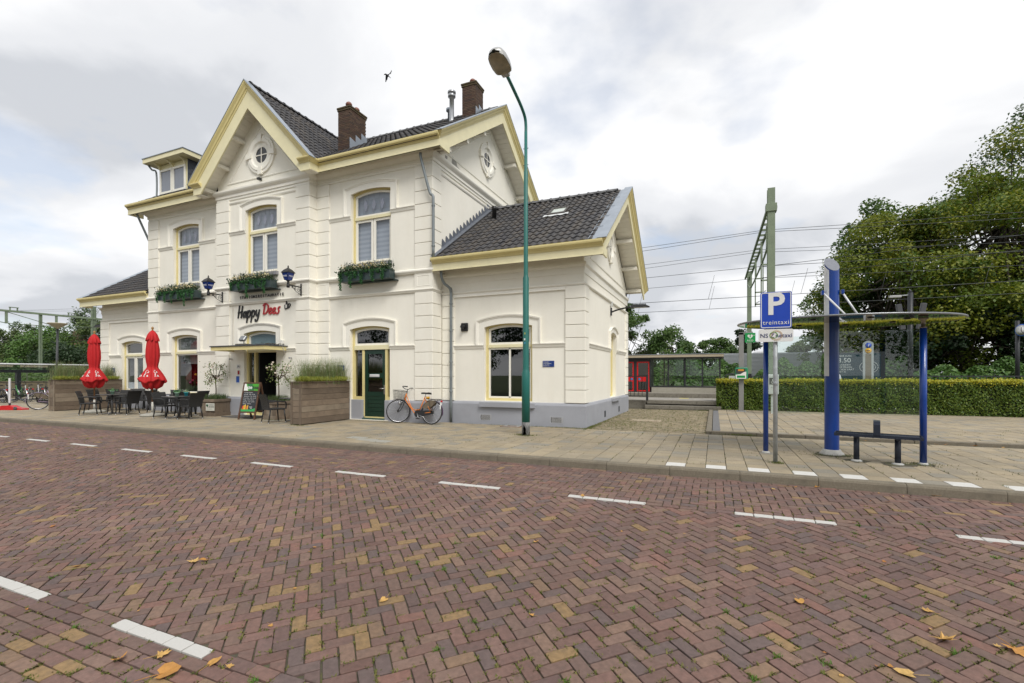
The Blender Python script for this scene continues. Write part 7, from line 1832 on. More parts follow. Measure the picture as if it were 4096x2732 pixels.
for a, b in ((-3.77, -3.12), (-4.65, -3.93), (-5.5, -4.8)):
    d_ = MB().sweep([(b, .74), (b, 2.30), (a, 2.30), (a, .74)], [(0, YW + .0), (0, YW + .06), (.065, YW + .06), (.065, YW)], lambda x, y, h: (x, h, y), closed=True).build('door', redd, wr_)
    MB().box((a + .06, YW + .005, 1.26), (b - .06, YW + .055, 1.50)).build('mid_rail', redd, d_); MB().add([(a + .05, YW + .03, .8), (b - .05, YW + .03, .8), (b - .05, YW + .03, 2.25), (a + .05, YW + .03, 2.25)], [(0, 1, 2, 3)]).build('pane', glass('door_pane', (.35, .38, .38), .12), d_)
    for x in (a + .1 if a > -3.9 else b - .14,): MB().box((x - .03, YW - .004, 1.33), (x + .09, YW + .004, 1.44)).build('blue_sticker', M('sticker_blue', (.02, .22, .5), .4), d_)
for x in (-3.85, -4.72): MB().box((x - .08, YW - .005, .70), (x + .08, YW + .1, 2.44)).build('post', dark, wr_)
MB().box((-9, YW, 2.30), (-3.1, YW + .1, 2.44)).box((-9, YW + 1.2, .7), (-3.2, YW + 1.3, 2.44)).box((-3.14, YW + .1, .7), (-3.06, YW + 1.2, 2.44)).build('panel', dark, wr_)
# railings on the terrace and platform
rl = empty('railing', (-3.2, 20.85, .5), label='black railing beside the wing at the top of the steps', cat='railing')
MB().box((-2.70, 20.83, .50), (-2.61, 20.92, 1.62), .006).build('post', dark, rl); MB().box((-6.5, 20.855, 1.52), (-2.70, 20.895, 1.56)).box((-6.5, 20.855, .68), (-2.70, 20.895, .71)).build('rail', dark, rl)
for i in range(22): MB().box((-2.87 - i*.165, 20.865, .70), (-2.85 - i*.165, 20.885, 1.52)).build('bar', dark, rl)
r2_ = empty('railing', (6, 27.4, .7), label='long black railing along the platform behind the hedge', cat='railing')
MB().box((.8, 27.38, 1.52), (30, 27.42, 1.57)).box((.8, 27.385, .85), (30, 27.415, .88)).build('rail', dark, r2_)
bmm = MB().box((-.01, -.01, 0), (.01, .01, .66)).mesh('bar')
for i in range(130): mesh_obj('bar', bmm, dark, r2_, True, (.95 + i*.21, 27.4, .87))
tr_ = empty('tilted_rail', (.85, 24.6, .70), label='short silver handrail hoop behind the hedge end', cat='handrail')
MB().tube(smooth_path([(-.35, 0, 0), (-.35, 0, .75), (-.25, 0, .92), (.6, 0, .92), (.62, 0, .5)], 4), .03, 8).build('hoop', dark, tr_, world=False); MB().box((-.22, -.01, .55), (.58, .01, .86)).build('panel', alup, tr_, world=False)

# ---- overhead line: portal at the right, portal at the left, wires
cgreen = M('mast_green', (.18, .225, .15), .6, .1, 3, stain=(.10, .14, .085), stain_amt=.4); 
def hbeam(m, p0, p1, s=.28, fl=.022):
    """upright H column"""
    x, y, z0 = p0; z1 = p1[2]
    m.box((x - s/2, y - s/2, z0), (x + s/2, y - s/2 + fl, z1)); m.box((x - s/2, y + s/2 - fl, z0), (x + s/2, y + s/2, z1)); m.box((x - fl/2, y - s/2 + fl, z0), (x + fl/2, y + s/2 - fl, z1))
pg = empty('catenary_portal', (2.35, 24.0, .4), label='green steel overhead line portal rising behind the taxi sign', cat='gantry', group='overhead line portals')
m = MB(); hbeam(m, (2.33, 24.0, .3), (0, 0, 9.95), .30); m.build('column', cgreen, pg); m = MB(); hbeam(m, (2.48, 40.8, 0), (0, 0, 9.6), .30); m.build('column', cgreen, pg)
MB().box((2.325, 40.6, 1.2), (2.63, 40.66, 1.7)).build('band', blackp, pg)
for dx_ in (-.16, .16):
    MB().box((2.36 + dx_ - .05, 23.9, 9.02), (2.36 + dx_ + .05, 40.9, 9.14)).build('top_chord', cgreen, pg)
m = MB(); 
bot = smooth_path([(2.4, 24.0, 8.7), (2.4, 26.5, 7.9), (2.4, 29.5, 7.75), (2.4, 33.5, 7.75), (2.4, 38, 7.9), (2.4, 40.8, 8.6)], 4)
m.tube([tuple(p) for p in bot], .05, 6); m.build('bottom_chord', cgreen, pg)
for i in range(17): MB().box((2.18, 24.5 + i*.98, 9.03), (2.54, 24.57 + i*.98, 9.13)).build('cross_tie', cgreen, pg)
for y in (26.5, 29.5, 33.5, 37.5): MB().box((2.35, y - .05, 7.8), (2.45, y + .05, 9.0)).build('hanger', cgreen, pg)
for y in (27.2, 31.0):
    for dx_ in (-.2, .2): MB().box((2.4 + dx_ - .03, y - .03, 5.6), (2.4 + dx_ + .03, y + .03, 8.4)).build('drop_bracket', cgreen, pg)
    for z in (5.7, 6.4, 7.2): MB().box((2.17, y - .03, z), (2.63, y + .03, z + .07)).build('drop_tie', cgreen, pg)
    MB().tube([(2.4, y, 5.9), (2.2, y - .4, 5.75)], .03, 6).build('steady_arm', galv, pg)
MB().box((2.11, 23.80, 8.90), (2.55, 24.20, 9.25), .01).build('node_plate', cgreen, pg)
pg2 = empty('catenary_portal', (-75, 30, .4), label='green steel overhead line portal beyond the bicycle shed', cat='gantry', group='overhead line portals')
MB().box((-75.15, 20, 8.9), (-74.85, 36.4, 9.12)).build('beam', cgreen, pg2)
for y, s in ((35.2, .42), (29.9, .26)): m = MB(); hbeam(m, (-75, y, 0), (0, 0, 10.6 if s > .3 else 8.9), s); m.build('column', cgreen, pg2)
for y in (26.9, 31.4): MB().box((-75.1, y - .1, 7.55), (-74.9, y + .1, 8.9)).build('hanger', cgreen, pg2); 
m = MB(); m.tube([(-75, 35.2, 7.9), (-75, 31.4, 7.55), (-75, 26.9, 7.6), (-75, 22, 8.4)], .05, 6); m.tube([(-75, 31.4, 7.6), (-75, 26.9, 8.9)], .04, 6); m.build('brace', cgreen, pg2)
for y in (27.6, 33.0): MB().box((-75.3, y - .35, 9.12), (-75.1, y - .28, 9.45)).box((-75.3, y + .28, 9.12), (-75.1, y + .35, 9.45)).box((-75.35, y - .4, 9.45), (-75.05, y + .4, 9.52)).build('insulator_frame', cgreen, pg2)
wirem = M('wire', (.05, .055, .055), .6)
def wire(pts, r, label, group): return tag(MB().tube(pts, r, 5).build('overhead_wire', wirem), label, 'wire', group)
def sag(x0, x1, y, z0, z1, s, n=14): return [(x0 + (x1 - x0)*i/n, y, z0 + (z1 - z0)*i/n - s*4*(i/n)*(1 - i/n)) for i in range(n+1)]
k_ = 0
for y, zc_, zm in ((26.9, 5.6, 6.85), (31.0, 5.6, 7.0)):
    nm = 'near' if k_ == 0 else 'far'; k_ += 1
    wire([(-75, y, zc_), (45, y, zc_)], .014, 'lower contact wire over the %s track' % nm, 'overhead wires')
    for a, b in ((-75, 2.4), (2.4, 60)): wire(sag(a, b, y, zm + .25, zm + .25, .45), .012, 'messenger wire over the %s track %s the right portal' % (nm, 'left of' if a < 0 else 'right of'), 'overhead wires')
    dm_ = MB()
    for i in range(-9, 9):
        x = 2.4 + i*4.2 + 1.5; 
        dm_.tube([(x, y, zc_), (x + .3, y, zm - .02)], .008, 4)
    tag(dm_.build('droppers', wirem), 'thin droppers between the wires over the %s track' % nm, 'wire', 'overhead wires')
for y, z, nm in ((27.75, 9.15, 'front'), (28.1, 9.15, 'second front'), (32.0, 9.15, 'rear'), (32.4, 9.1, 'second rear')):
    for a, b, sd in ((-75, 2.4, 'left of'), (2.4, 75, 'right of')): wire(sag(a, b, y, z, z, .9 if 'second' not in nm else 1.25), .012, '%s feeder wire %s the right portal' % (nm, sd), 'overhead wires')
for (a, b, nm) in (((2.4, 29, 6.9), (40, 33.5, 9.2), 'lower'), ((2.4, 29, 7.5), (40, 33.5, 10.2), 'upper')): wire([a, b], .014, '%s slanting wire before the big trees' % nm, 'overhead wires')
# blue platform sign behind the left parasol
bs_ = empty('platform_sign', (-44.5, 22.4, .7), label='blue platform sign behind the left parasol', cat='sign'); MB().box((-.5, -.03, 2.2), (.55, .03, 3.5)).build('board', bluep, bs_, world=False); MB().box((-.04, -.02, 0), (.04, .02, 2.2)).build('post', dark, bs_, world=False); MB().box((-.3, -.04, 2.9), (.1, -.032, 3.2)).build('print', wp, bs_, world=False)
# ================================================================== VEGETATION
def leafmat(name, cols, trans=.28): return M(name, (0, 0, 0), .55, .22, .35, rnd=cols, trans=trans, detail=3)
lm_olive = leafmat('leaf_olive', [(.072, .132, .016), (.125, .188, .020), (.245, .250, .020)], .35)
lm_ash = leafmat('leaf_ash', [(.052, .100, .040), (.076, .128, .052), (.102, .152, .060)], .35)
lm_mid = leafmat('leaf_mid', [(.050, .105, .024), (.078, .145, .032), (.125, .190, .042)], .35)
lm_birch = leafmat('leaf_birch', [(.062, .108, .034), (.092, .145, .045), (.145, .190, .058)], .35)
lm_dark = leafmat('leaf_dark', [(.014, .036, .012), (.022, .050, .016), (.034, .066, .020)])
lm_bright = leafmat('leaf_bright', [(.055, .130, .024), (.090, .185, .034), (.130, .225, .048)])
lm_hedge = leafmat('leaf_hedge', [(.055, .110, .012), (.100, .165, .016), (.175, .225, .022)], .2)
lm_htop = leafmat('leaf_hedge_top', [(.32, .31, .014), (.46, .42, .018), (.24, .26, .014)], .25)
trunkm = M('trunk_bark', (.055, .045, .034), .95, .35, 4, .6, 20)
def tree(name, label, x, y, h, r, mat, cat='tree', group=None, nclump=46, per=420, leaf=.26, z0=0.0, crown_lo=.25, squash=1.0, droop=0.0, seed=0, trunk_r=.25, off=(0, 0), clump=.30, limbs=True, lobes=None, flat=.75):
    t = empty(name, (x, y, z0), label=label, cat=cat, group=group); g = np.random.default_rng(seed)
    ch = h*(1 - crown_lo); cz = h*crown_lo + ch*.5
    d = g.normal(size=(nclump, 3)); d /= np.linalg.norm(d, axis=1, keepdims=True); q = g.uniform(.35, 1.0, (nclump, 1))**.5
    C = d*q*np.array([r, r*squash, ch*.5]) + np.array([off[0], off[1], cz])
    k = np.clip(1 - (C[:, 2] - cz)/(ch*1.15), .45, 1.15); C[:, :2] = (C[:, :2] - np.array(off))*k[:, None] + np.array(off)
    if lobes is not None: C = np.concatenate([C, np.array(lobes, dtype=float)])
    # trunk and limbs
    m = MB(); top = Vector((off[0]*.6, off[1]*.6, h*.72))
    tp = smooth_path([(0, 0, -.1), (off[0]*.1 + .03*h*g.normal()*.3, 0, h*.22), (off[0]*.35, off[1]*.35, h*.45), tuple(top)], 4)
    m.tube([tuple(p) for p in tp], [trunk_r*(1 - .8*i/(len(tp)-1)) for i in range(len(tp))], 8)
    if limbs:
        for i, c in enumerate(C):
            a = tp[int(g.integers(3, len(tp)))] ; c = Vector(c); mid = (Vector(a)*.45 + c*.55) + Vector((0, 0, -.05*h + g.normal()*.02*h))
            P = smooth_path([tuple(a), tuple(mid), tuple(c)], 3); m.tube([tuple(p) for p in P], [max(.012, trunk_r*.30*(1 - .85*j/(len(P)-1))) for j in range(len(P))], 5, cap=False)
    m.build('trunk', trunkm, t, world=False)
    pts = []; nr = []
    for c in C:
        rr_ = clump*r*g.uniform(.65, 1.25); n = int(per*g.uniform(.6, 1.3))
        dd = g.normal(size=(n, 3)); dd /= np.linalg.norm(dd, axis=1, keepdims=True); rad = g.uniform(.15, 1.0, (n, 1))**.6
        p = c + dd*rad*rr_*np.array([1, 1, flat])
        if droop: p[:, 2] -= droop*np.maximum(0, g.normal(.6, .5, n))*(rad[:, 0])
        pts.append(p); nn = dd*.5 + np.array([0, 0, .8]); nr.append(nn)
    P = np.concatenate(pts); Nn = np.concatenate(nr); Nn /= np.linalg.norm(Nn, axis=1, keepdims=True)
    V, F = leaf_cloud(P, leaf, Nn, seed=seed, jit=.9, aspect=.62)
    # per-leaf tint drifts with the clump, so light and dark masses form
    cl = np.repeat(g.random(len(C))*.6, [len(p) for p in pts]); rn = (cl + g.random(len(F))*.4) % 1.0
    mesh_obj('crown', fast_mesh('crown', V, F, rn), mat, t)
    return t
# big trees at the right, beyond the tracks
tree('lime_tree', 'broad yellowing lime tree left of the big group behind the shelter', 14.0, 47, 16.0, 6.2, lm_olive, group='big trees behind the tracks', clump=.25, seed=1, nclump=96, per=560, leaf=.22, crown_lo=.10, trunk_r=.35)
tree('lime_tree', 'dense yellow-green tree in the middle of the big group', 19.5, 46, 18.6, 6.6, lm_olive, group='big trees behind the tracks', clump=.25, seed=2, nclump=104, per=560, leaf=.22, crown_lo=.06, trunk_r=.4)
tree('lime_tree', 'olive tree at the right edge behind the station clock', 27.0, 45, 17.5, 6.8, lm_olive, group='big trees behind the tracks', clump=.25, seed=3, nclump=104, per=560, leaf=.22, crown_lo=.06, trunk_r=.4)
tree('ash_tree', 'tall grey-green ash rising over the big group at the right edge', 29.5, 54, 27.5, 11.0, lm_ash, seed=4, nclump=120, per=520, leaf=.25, crown_lo=.30, clump=.20, trunk_r=.6)
tree('maple_tree', 'green tree top at the left shoulder of the big group', 13.6, 52, 18.0, 4.2, lm_mid, seed=5, nclump=46, per=330, leaf=.30, crown_lo=.3, trunk_r=.3)
tree('understory_tree', 'dark undergrowth tree below the lime trees', 16.5, 44.5, 8.0, 4.4, lm_dark, seed=6, nclump=46, per=330, leaf=.26, crown_lo=.02)
tree('understory_tree', 'dark undergrowth tree behind the clock post', 24.0, 43.5, 8.5, 5.0, lm_dark, seed=7, nclump=46, per=330, leaf=.26, crown_lo=.02)
tree('young_tree', 'thin young tree spreading left of the lime trees', 8.6, 46, 9.8, 2.4, lm_mid, seed=8, nclump=26, per=120, leaf=.24, crown_lo=.22, trunk_r=.12)
# tree to the right of the wing, low round trees behind the waiting room
tree('alder_tree', 'leaning green tree right behind the wing gable', -9.2, 50, 9.4, 3.5, lm_mid, seed=9, nclump=46, per=240, leaf=.26, crown_lo=.12, off=(.8, 0), trunk_r=.18, lobes=[(4.6, 0, 5.6), (5.3, 0, 6.0), (4.1, 0, 5.2), (3.6, 0, 4.4)], clump=.26)
tree('round_tree', 'low round tree above the waiting room roof', -5.0, 64, 7.2, 3.6, lm_mid, group='low trees behind the waiting room', seed=10, nclump=40, per=260, leaf=.32, crown_lo=.1)
tree('round_tree', 'second low tree above the waiting room roof', .2, 65, 6.5, 3.3, lm_mid, group='low trees behind the waiting room', seed=11, nclump=36, per=260, leaf=.32, crown_lo=.1)
tree('conifer', 'dark conifer top right of the low round trees', 3.2, 68, 7.4, 2.6, lm_dark, seed=12, nclump=36, per=260, leaf=.30, crown_lo=.1)
tree('round_tree', 'pale low tree behind the grey hall roof', 10.2, 66, 6.2, 2.6, lm_birch, group='low trees behind the waiting room', seed=13, nclump=30, per=220, leaf=.30, crown_lo=.1)
tree('shrub_tree', 'bushy shrub left of the shelter behind the railing', 12.0, 50, 7.2, 3.4, lm_mid, seed=14, nclump=40, per=260, leaf=.28, crown_lo=.02)
# left: birches and bushy trees beyond the tracks
for i, (a, D, h, r_, mt, nm, lb) in enumerate(((30, 84, 14.2, 3.8, lm_birch, 'birch_tree', 'slender birch at the far left'), (112, 84, 13.6, 4.0, lm_birch, 'birch_tree', 'birch left of the bowl lamp'), (160, 80, 11.5, 4.6, lm_bright, 'bushy_tree', 'bright bushy tree behind the bowl lamp'), (215, 82, 11.2, 4.2, lm_mid, 'bushy_tree', 'green tree right of the bowl lamp'),
        (275, 80, 10.8, 4.4, lm_mid, 'bushy_tree', 'green tree left of the tall portal column'), (330, 86, 17.5, 5.0, lm_birch, 'birch_tree', 'tall birch behind the left parasol'), (378, 84, 15.0, 4.6, lm_birch, 'birch_tree', 'drooping birch next to the left wing'), (-60, 82, 9.5, 4.5, lm_mid, 'bushy_tree', 'bushy tree at the left frame edge'), (70, 88, 9.5, 5.0, lm_mid, 'bushy_tree', 'low green tree between the birches'), (255, 76, 8.0, 4.4, lm_dark, 'bushy_tree', 'dark bush below the far trees'))):
    u = (a - 2048)/1885; X = (-.3947 + .9188*u)*D; Y = (.9188 + .3947*u)*D
    tree(nm, lb, X, Y, h*.84, r_, mt, group='trees beyond the tracks at the left', seed=20 + i, nclump=44 if nm == 'bushy_tree' else 52, per=170, leaf=.34, crown_lo=.04, droop=.8 if nm == 'birch_tree' else 0, clump=.26 if nm == 'birch_tree' else .34, trunk_r=.18)
# shrub banks (one mass each)
def shrub_bank(name, x0, x1, y0, y1, h, mat, n, seed, label, leaf=.22, z0=0.0):
    g = np.random.default_rng(seed); nx = g.uniform(x0, x1, n); ny = g.uniform(y0, y1, n)
    prof = h*(.72 + .16*np.sin(nx*.55 + seed) + .12*np.sin(nx*1.7 + 2*seed) + .08*np.sin(nx*4.1))
    yy = (ny - y0)/(y1 - y0); env = np.sqrt(np.clip(1 - (2*yy - 1)**2, 0.02, 1))
    z = z0 + prof*env*(1 - .55*g.random(n)**2.2*1.0)
    P = np.stack([nx, ny, z], 1); Nn = np.stack([g.normal(0, .4, n), -np.ones(n)*.6*(1 - yy), np.ones(n)*.8], 1); Nn /= np.linalg.norm(Nn, axis=1, keepdims=True)
    V, F = leaf_cloud(P, leaf, Nn, seed=seed, jit=.8); o = mesh_obj(name, fast_mesh(name, V, F, (g.random(len(F))*.5 + .5*(.5 + .5*np.sin(nx*1.3 + ny*2))) % 1), mat); tag(o, label, 'shrubs', kind='stuff')
    return o
shrub_bank('shrub_bank', -14, 13, 41.0, 44.0, 3.6, lm_bright, 26000, 3, 'light green shrubs along the tracks behind the waiting room')
shrub_bank('shrub_bank', 12, 34, 38.5, 42, 2.6, lm_bright, 16000, 5, 'light green shrubs under the big trees')
shrub_bank('shrub_bank', -110, -45, 40, 45, 5.0, lm_dark, 24000, 7, 'dark green scrub along the tracks at the left', .34)
shrub_bank('shrub_bank', -58, -43.0, 8, 26, 1.9, lm_mid, 9000, 9, 'green scrub behind the bicycle shed', .22, .4)

# ---- clipped hedge
hx0, hx1, hy0, hy1, hz0, hz1 = .08, 13.5, 20.95, 21.95, ZP + .05, 1.40
hg = empty('hedge', ((hx0 + hx1)/2, 21.4, ZP + .05), label='long clipped hedge with yellow-green top beyond the forecourt', cat='hedge')
MB().box((hx0 + .10, hy0 + .10, hz0 + .05), (hx1, hy1 - .1, hz1 - .10)).build('shade_core', M('hedge_shadow', (.012, .018, .006), .95, .3, 8), hg)  # near-black core box paints the shade between the leaves
g = np.random.default_rng(40)
n = 30000; P = np.stack([g.uniform(hx0, hx1, n), hy0 + np.abs(g.normal(0, .05, n)) + .02*np.sin(g.uniform(0, 9, n)), g.uniform(hz0, hz1 - .04, n)], 1)
P[:, 1] += .035*np.sin(P[:, 0]*3.1) + .025*np.sin(P[:, 0]*7.7 + P[:, 2]*5)
leaf_obj('foliage', P, .060, lm_hedge, hg, 41, nrm=(0, -.8, .5), jit=.9)
n = 3600; P = np.stack([hx0 + np.abs(g.normal(0, .04, n)), g.uniform(hy0, hy1, n), g.uniform(hz0, hz1, n)], 1); leaf_obj('foliage', P, .060, lm_hedge, hg, 42, nrm=(-.8, -.2, .5), jit=.9)
n = 16000; P = np.stack([g.uniform(hx0 - .02, hx1, n), g.uniform(hy0 - .02, hy1, n), hz1 - .06 + np.abs(g.normal(0, .045, n))], 1); P[:, 2] += .02*np.sin(P[:, 0]*2.3)
leaf_obj('top_growth', P, .065, lm_htop, hg, 43, nrm=(0, -.3, .8), jit=.8)
n = 3000; P = np.stack([g.uniform(hx0 - .02, hx1, n), hy0 + g.normal(0, .02, n), hz1 - np.abs(g.normal(0, .07, n))], 1); leaf_obj('top_growth', P, .060, lm_htop, hg, 44, nrm=(0, -.7, .5), jit=.8)

# ---- grass and weeds
weedm = M('weed', (0, 0, 0), .7, .2, 6, rnd=[(.07, .11, .016), (.11, .14, .022), (.17, .15, .045)], trans=.2)
mossm = M('moss', (0, 0, 0), .9, .2, 8, rnd=[(.085, .105, .014), (.12, .12, .028), (.16, .14, .045)])
g = np.random.default_rng(50); R_ = []
js = [s for s in slots if in_view(s[0], s[1]) and s[1] < 7.0]
for s in js:
    D = dist_px(s)
    if D < .8: continue
    k = 3 if D < 3.5 else (2 if D < 5 else 1)
    for q in range(k):
        if g.random() > .85: continue
        a = s[2]; e = (1 if g.random() < .5 else -1)*BL/2 if g.random() < .75 else 0.0; f = (g.random() - .5)*BW*1.0 if e else (1 if g.random() < .5 else -1)*BW/2
        if e == 0: 
            u, v = (g.random() - .5)*BL, f
        else: u, v = e, f
        R_.append((s[0] + u*math.cos(a) - v*math.sin(a), s[1] + u*math.sin(a) + v*math.cos(a)))
R_ = np.array(R_)
nb = 9; pts = np.repeat(R_, nb, 0) + g.normal(0, .011, (len(R_)*nb, 2)); zz = np.array([zroad(y) for y in pts[:, 1]]) - .012
o = blades('joint_moss', np.column_stack([pts, zz]), .024, .022, mossm, None, wd=.0085, seed=51, seg=2); o['kind'] = 'stuff'; tag(o, 'moss and dry sprouts in the joints of the brick road', 'moss')
sel = R_[g.random(len(R_)) < .022]; nb = 26; pts = np.repeat(sel, nb, 0) + g.normal(0, .016, (len(sel)*nb, 2)); zz = np.array([zroad(y) for y in pts[:, 1]]) - .01
o = blades('joint_weeds', np.column_stack([pts, zz]), .030, .032, M('fresh_weed', (0, 0, 0), .7, .2, 6, rnd=[(.06, .15, .012), (.10, .20, .02), (.08, .17, .016)], trans=.2), None, wd=.0045, seed=52, seg=2); tag(o, 'small green weeds in the brick joints', 'weeds', kind='stuff')
# tufts along walls, posts and pavement joints
T_ = []
def tufts(cx, cy, sx, sy, n, z): 
    for i in range(n): T_.append((g.normal(cx, sx), g.normal(cy, sy), z))
tufts(-4.17, 10.52, .16, .07, 420, ZP - .01); tufts(-3.6, 12.44, .5, .03, 500, ZP - .01); tufts(-3.15, 12.9, .05, .35, 500, ZP - .01); tufts(-3.12, 14.5, .05, 1.6, 600, ZP - .01); tufts(-2.6, 14.2, .35, .8, 700, ZP - .01)
tufts(.95, 8.85, .05, .05, 160, ZP - .01); tufts(2.0, 10.1, .2, .12, 350, ZP - .01); tufts(3.1, 9.6, .18, .1, 220, ZP - .01); tufts(-.1, 20.75, .35, .1, 800, ZP); tufts(.9, 20.8, .6, .06, 500, ZP + .04); tufts(4, 20.85, 2.6, .05, 900, ZP + .04); tufts(.6, 12.55, .2, .04, 260, ZP)
tufts(-11.0, 9.98, .2, .05, 120, ZP - .01); tufts(-9.5, 11.85, .9, .05, 200, ZP - .01); tufts(-13.2, 10.9, .25, .06, 120, ZP - .01); tufts(-2.0, 13.6, .8, .9, 500, ZP - .01); tufts(-1.5, 17.5, 1.0, 2.0, 700, ZP - .01); tufts(-5.2, 12.3, .4, .06, 150, ZP - .01)
for (x, yy, z, a) in flags[:900]:
    if g.random() < .35:
        e = g.random() < .6
        for i in range(5): T_.append((x + (.15 if e else g.uniform(-.15, .15)) + g.normal(0, .006), yy + (g.uniform(-.15, .15) if e else .15) + g.normal(0, .006), z - .012))
for (x, yy, z) in pv:
    if g.random() < .55:
        cx_, cy_ = x + g.uniform(-.1, .1), yy + .05
        for i in range(6): T_.append((cx_ + g.normal(0, .02), cy_ + g.normal(0, .008), z - .012))
T_ = np.array(T_); o = blades('pavement_weeds', T_, .055, .045, weedm, None, wd=.004, seed=53, seg=2); tag(o, 'tufts of grass in the pavement joints and along the walls', 'weeds', kind='stuff')

# ---- fallen leaves
def leaf_mesh(seed, kind=0):
    r = random.Random(seed)
    if kind == 0:   # plane/maple leaf: five pointed lobes
        A = [(-90, .10), (-62, .42), (-45, .30), (-18, .78), (0, .50), (14, .62), (32, .48), (55, .95), (72, .60), (90, 1.12), (108, .60), (125, .95), (148, .48), (166, .62), (180, .50), (198, .78), (225, .30), (242, .42)]
    else: A = [(-90, .12), (-50, .45), (0, .52), (40, .62), (70, .8), (90, 1.05), (110, .8), (140, .62), (180, .52), (230, .45)]
    V = [(0, 0, 0)]; s = .05
    cu, cv = r.uniform(.15, .6), r.uniform(-.3, .5)
    for a, q in A:
        q *= r.uniform(.85, 1.1); x, y = q*math.cos(R(a)), q*math.sin(R(a)); V.append((x*s, y*s, s*(cu*x*x + cv*y*y*.6 + r.uniform(-.05, .05))))
    n = len(A); F = [(0, i+1, (i+1) % n + 1) for i in range(n)]
    m = MB().add(V, F); m.tube([(0, 0, 0), (.003, -.03, .002), (.012, -.065, .006)], .0012, 4); return m.mesh('fallen_leaf')
lvm = [leaf_mesh(i, 0 if i % 3 else 1) for i in range(7)]
lmat = M('dry_leaf', (0, 0, 0), .6, .25, 30, .3, 90, rnd=[(.46, .22, .05), (.52, .28, .07), (.40, .16, .035), (.56, .36, .12), (.36, .14, .04), (.50, .24, .05), (.55, .33, .10)], trans=.15)
from_px = lambda px, py: _gp(px, py)
def _gp(px, py):
    u = (px - 2048)/1885; v = (1500 - py)/1885; dx_, dy_ = -.3947 + .9188*u, .9188 + .3947*u; z = 0.0
    for _ in range(20): kk = (z - 1.6)/v; z = zroad(dy_*kk) if dy_*kk < KY else ZP
    return dx_*kk, dy_*kk, z
big = [(650, 2700, 2.3, 'curled brown leaf at the bottom left of the road'), (640, 2625, 1.5, 'orange leaf just below the near white dash'), (480, 2640, 1.4, 'pale leaf left of the near white dash end'), (845, 2660, 1.3, 'pale upturned leaf right of the near white dash'), (915, 2672, .8, 'small pale leaf right of the upturned one'),
       (775, 2247, 1.5, 'left of a pair of tan leaves in the mid road'), (820, 2243, 1.4, 'right of a pair of tan leaves in the mid road'), (3195, 2405, 1.3, 'folded orange leaf right of the road centre'), (3715, 2450, 1.3, 'crisp orange leaf near the right edge'), (3770, 2562, 1.9, 'large pale maple leaf near the right edge'), (3640, 2702, 1.6, 'pale leaf at the bottom right'), (4060, 2600, 2.0, 'orange leaf cut by the right edge'), (3990, 2592, .8, 'small brown leaf by the right edge'),
       (1540, 2400, 1.2, 'tan leaf in the road centre'), (2535, 2042, 1.2, 'brown leaf below the white dash'), (2330, 1986, 1.0, 'orange leaf on a white dash'), (1530, 1971, .9, 'orange leaf in the far lane'), (215, 2105, 1.2, 'tan leaf at the left of the lane'), (305, 2268, 1.0, 'small tan leaf at the left'), (3270, 1950, 1.3, 'tan leaf by the kerb under the taxi sign'), (3095, 1922, 1.0, 'leaf at the kerb foot'), (3550, 1968, 1.1, 'leaf at the kerb foot near the bench'), (3740, 1985, 1.1, 'leaf at the kerb foot at the right'), (2145, 2170, .9, 'brown leaf in mid road'), (1262, 2192, .6, 'small orange leaf in mid road')]
for i, (a, b, s_, lb) in enumerate(big):
    x, y, z = _gp(a, b)
    o = mesh_obj('fallen_leaf', lvm[i % 7], lmat, None, loc=(x, y, z + .010), rot=(rng.uniform(-.25, .25) + .05, rng.uniform(-.25, .25), rng.uniform(0, 6.28))); s_ *= .88; o.scale = (s_, s_, s_); tag(o, lb, 'leaf', 'fallen leaves')
for i in range(46):
    a, b = rng.uniform(60, 4040), rng.uniform(1960, 2720); x, y, z = _gp(a, b)
    if i % 4 == 0: x, y = rng.uniform(-1.5, 5.5), KY - rng.uniform(.02, .2); z = zroad(y)
    if i % 4 == 1: x, y, z = rng.uniform(2.0, 8.5), 12.58 + rng.uniform(-.12, .03), ZP
    o = mesh_obj('fallen_leaf', lvm[i % 7], lmat, None, loc=(x, y, z + .006), rot=(rng.uniform(-.3, .3), rng.uniform(-.3, .3), rng.uniform(0, 6.28))); s_ = rng.uniform(.25, .6) if i % 4 != 1 else rng.uniform(.6, 1.2); o.scale = (s_, s_, s_)
    tag(o, 'small scrap of a dry leaf lying on the paving', 'leaf', 'leaf scraps')

# ---- far hall with corrugated roof, far house
hall = empty('industrial_hall', (7, 62, 0), label='low grey hall with corrugated metal cladding beyond the tracks', cat='building')
MB().box((1.0, 60, 0), (16, 72, 4.1)).build('wall', M('hall_grey', (.36, .38, .40), .6, .05), hall)
cm_ = MB().box((1.0, -.02, -.05), (16, .03, .05), .02).mesh('cladding_rib')
for i in range(26): mesh_obj('cladding_rib', cm_, M('hall_rib', (.40, .42, .44), .45, .06, metal=.3), hall, True, (0, 59.98, .2 + i*.15))
MB().lathe([(.9, 0), (.8, .15), (.4, .28), (0, .32)], 16, (5.0, 62, 4.1)).build('roof_dome', M('roof_white', (.6, .6, .6), .5), hall); MB().lathe([(1.1, 0), (1.0, .2), (.5, .38), (0, .42)], 16, (12.0, 63, 4.1)).build('roof_dome', M('roof_white', (0, 0, 0)), hall)
hs = empty('far_house', (-62, 60, 0), label='far brick house with chimney between the left trees', cat='house')
u = (222 - 2048)/1885; D = 95; X, Y = (-.3947 + .9188*u)*D, (.9188 + .3947*u)*D
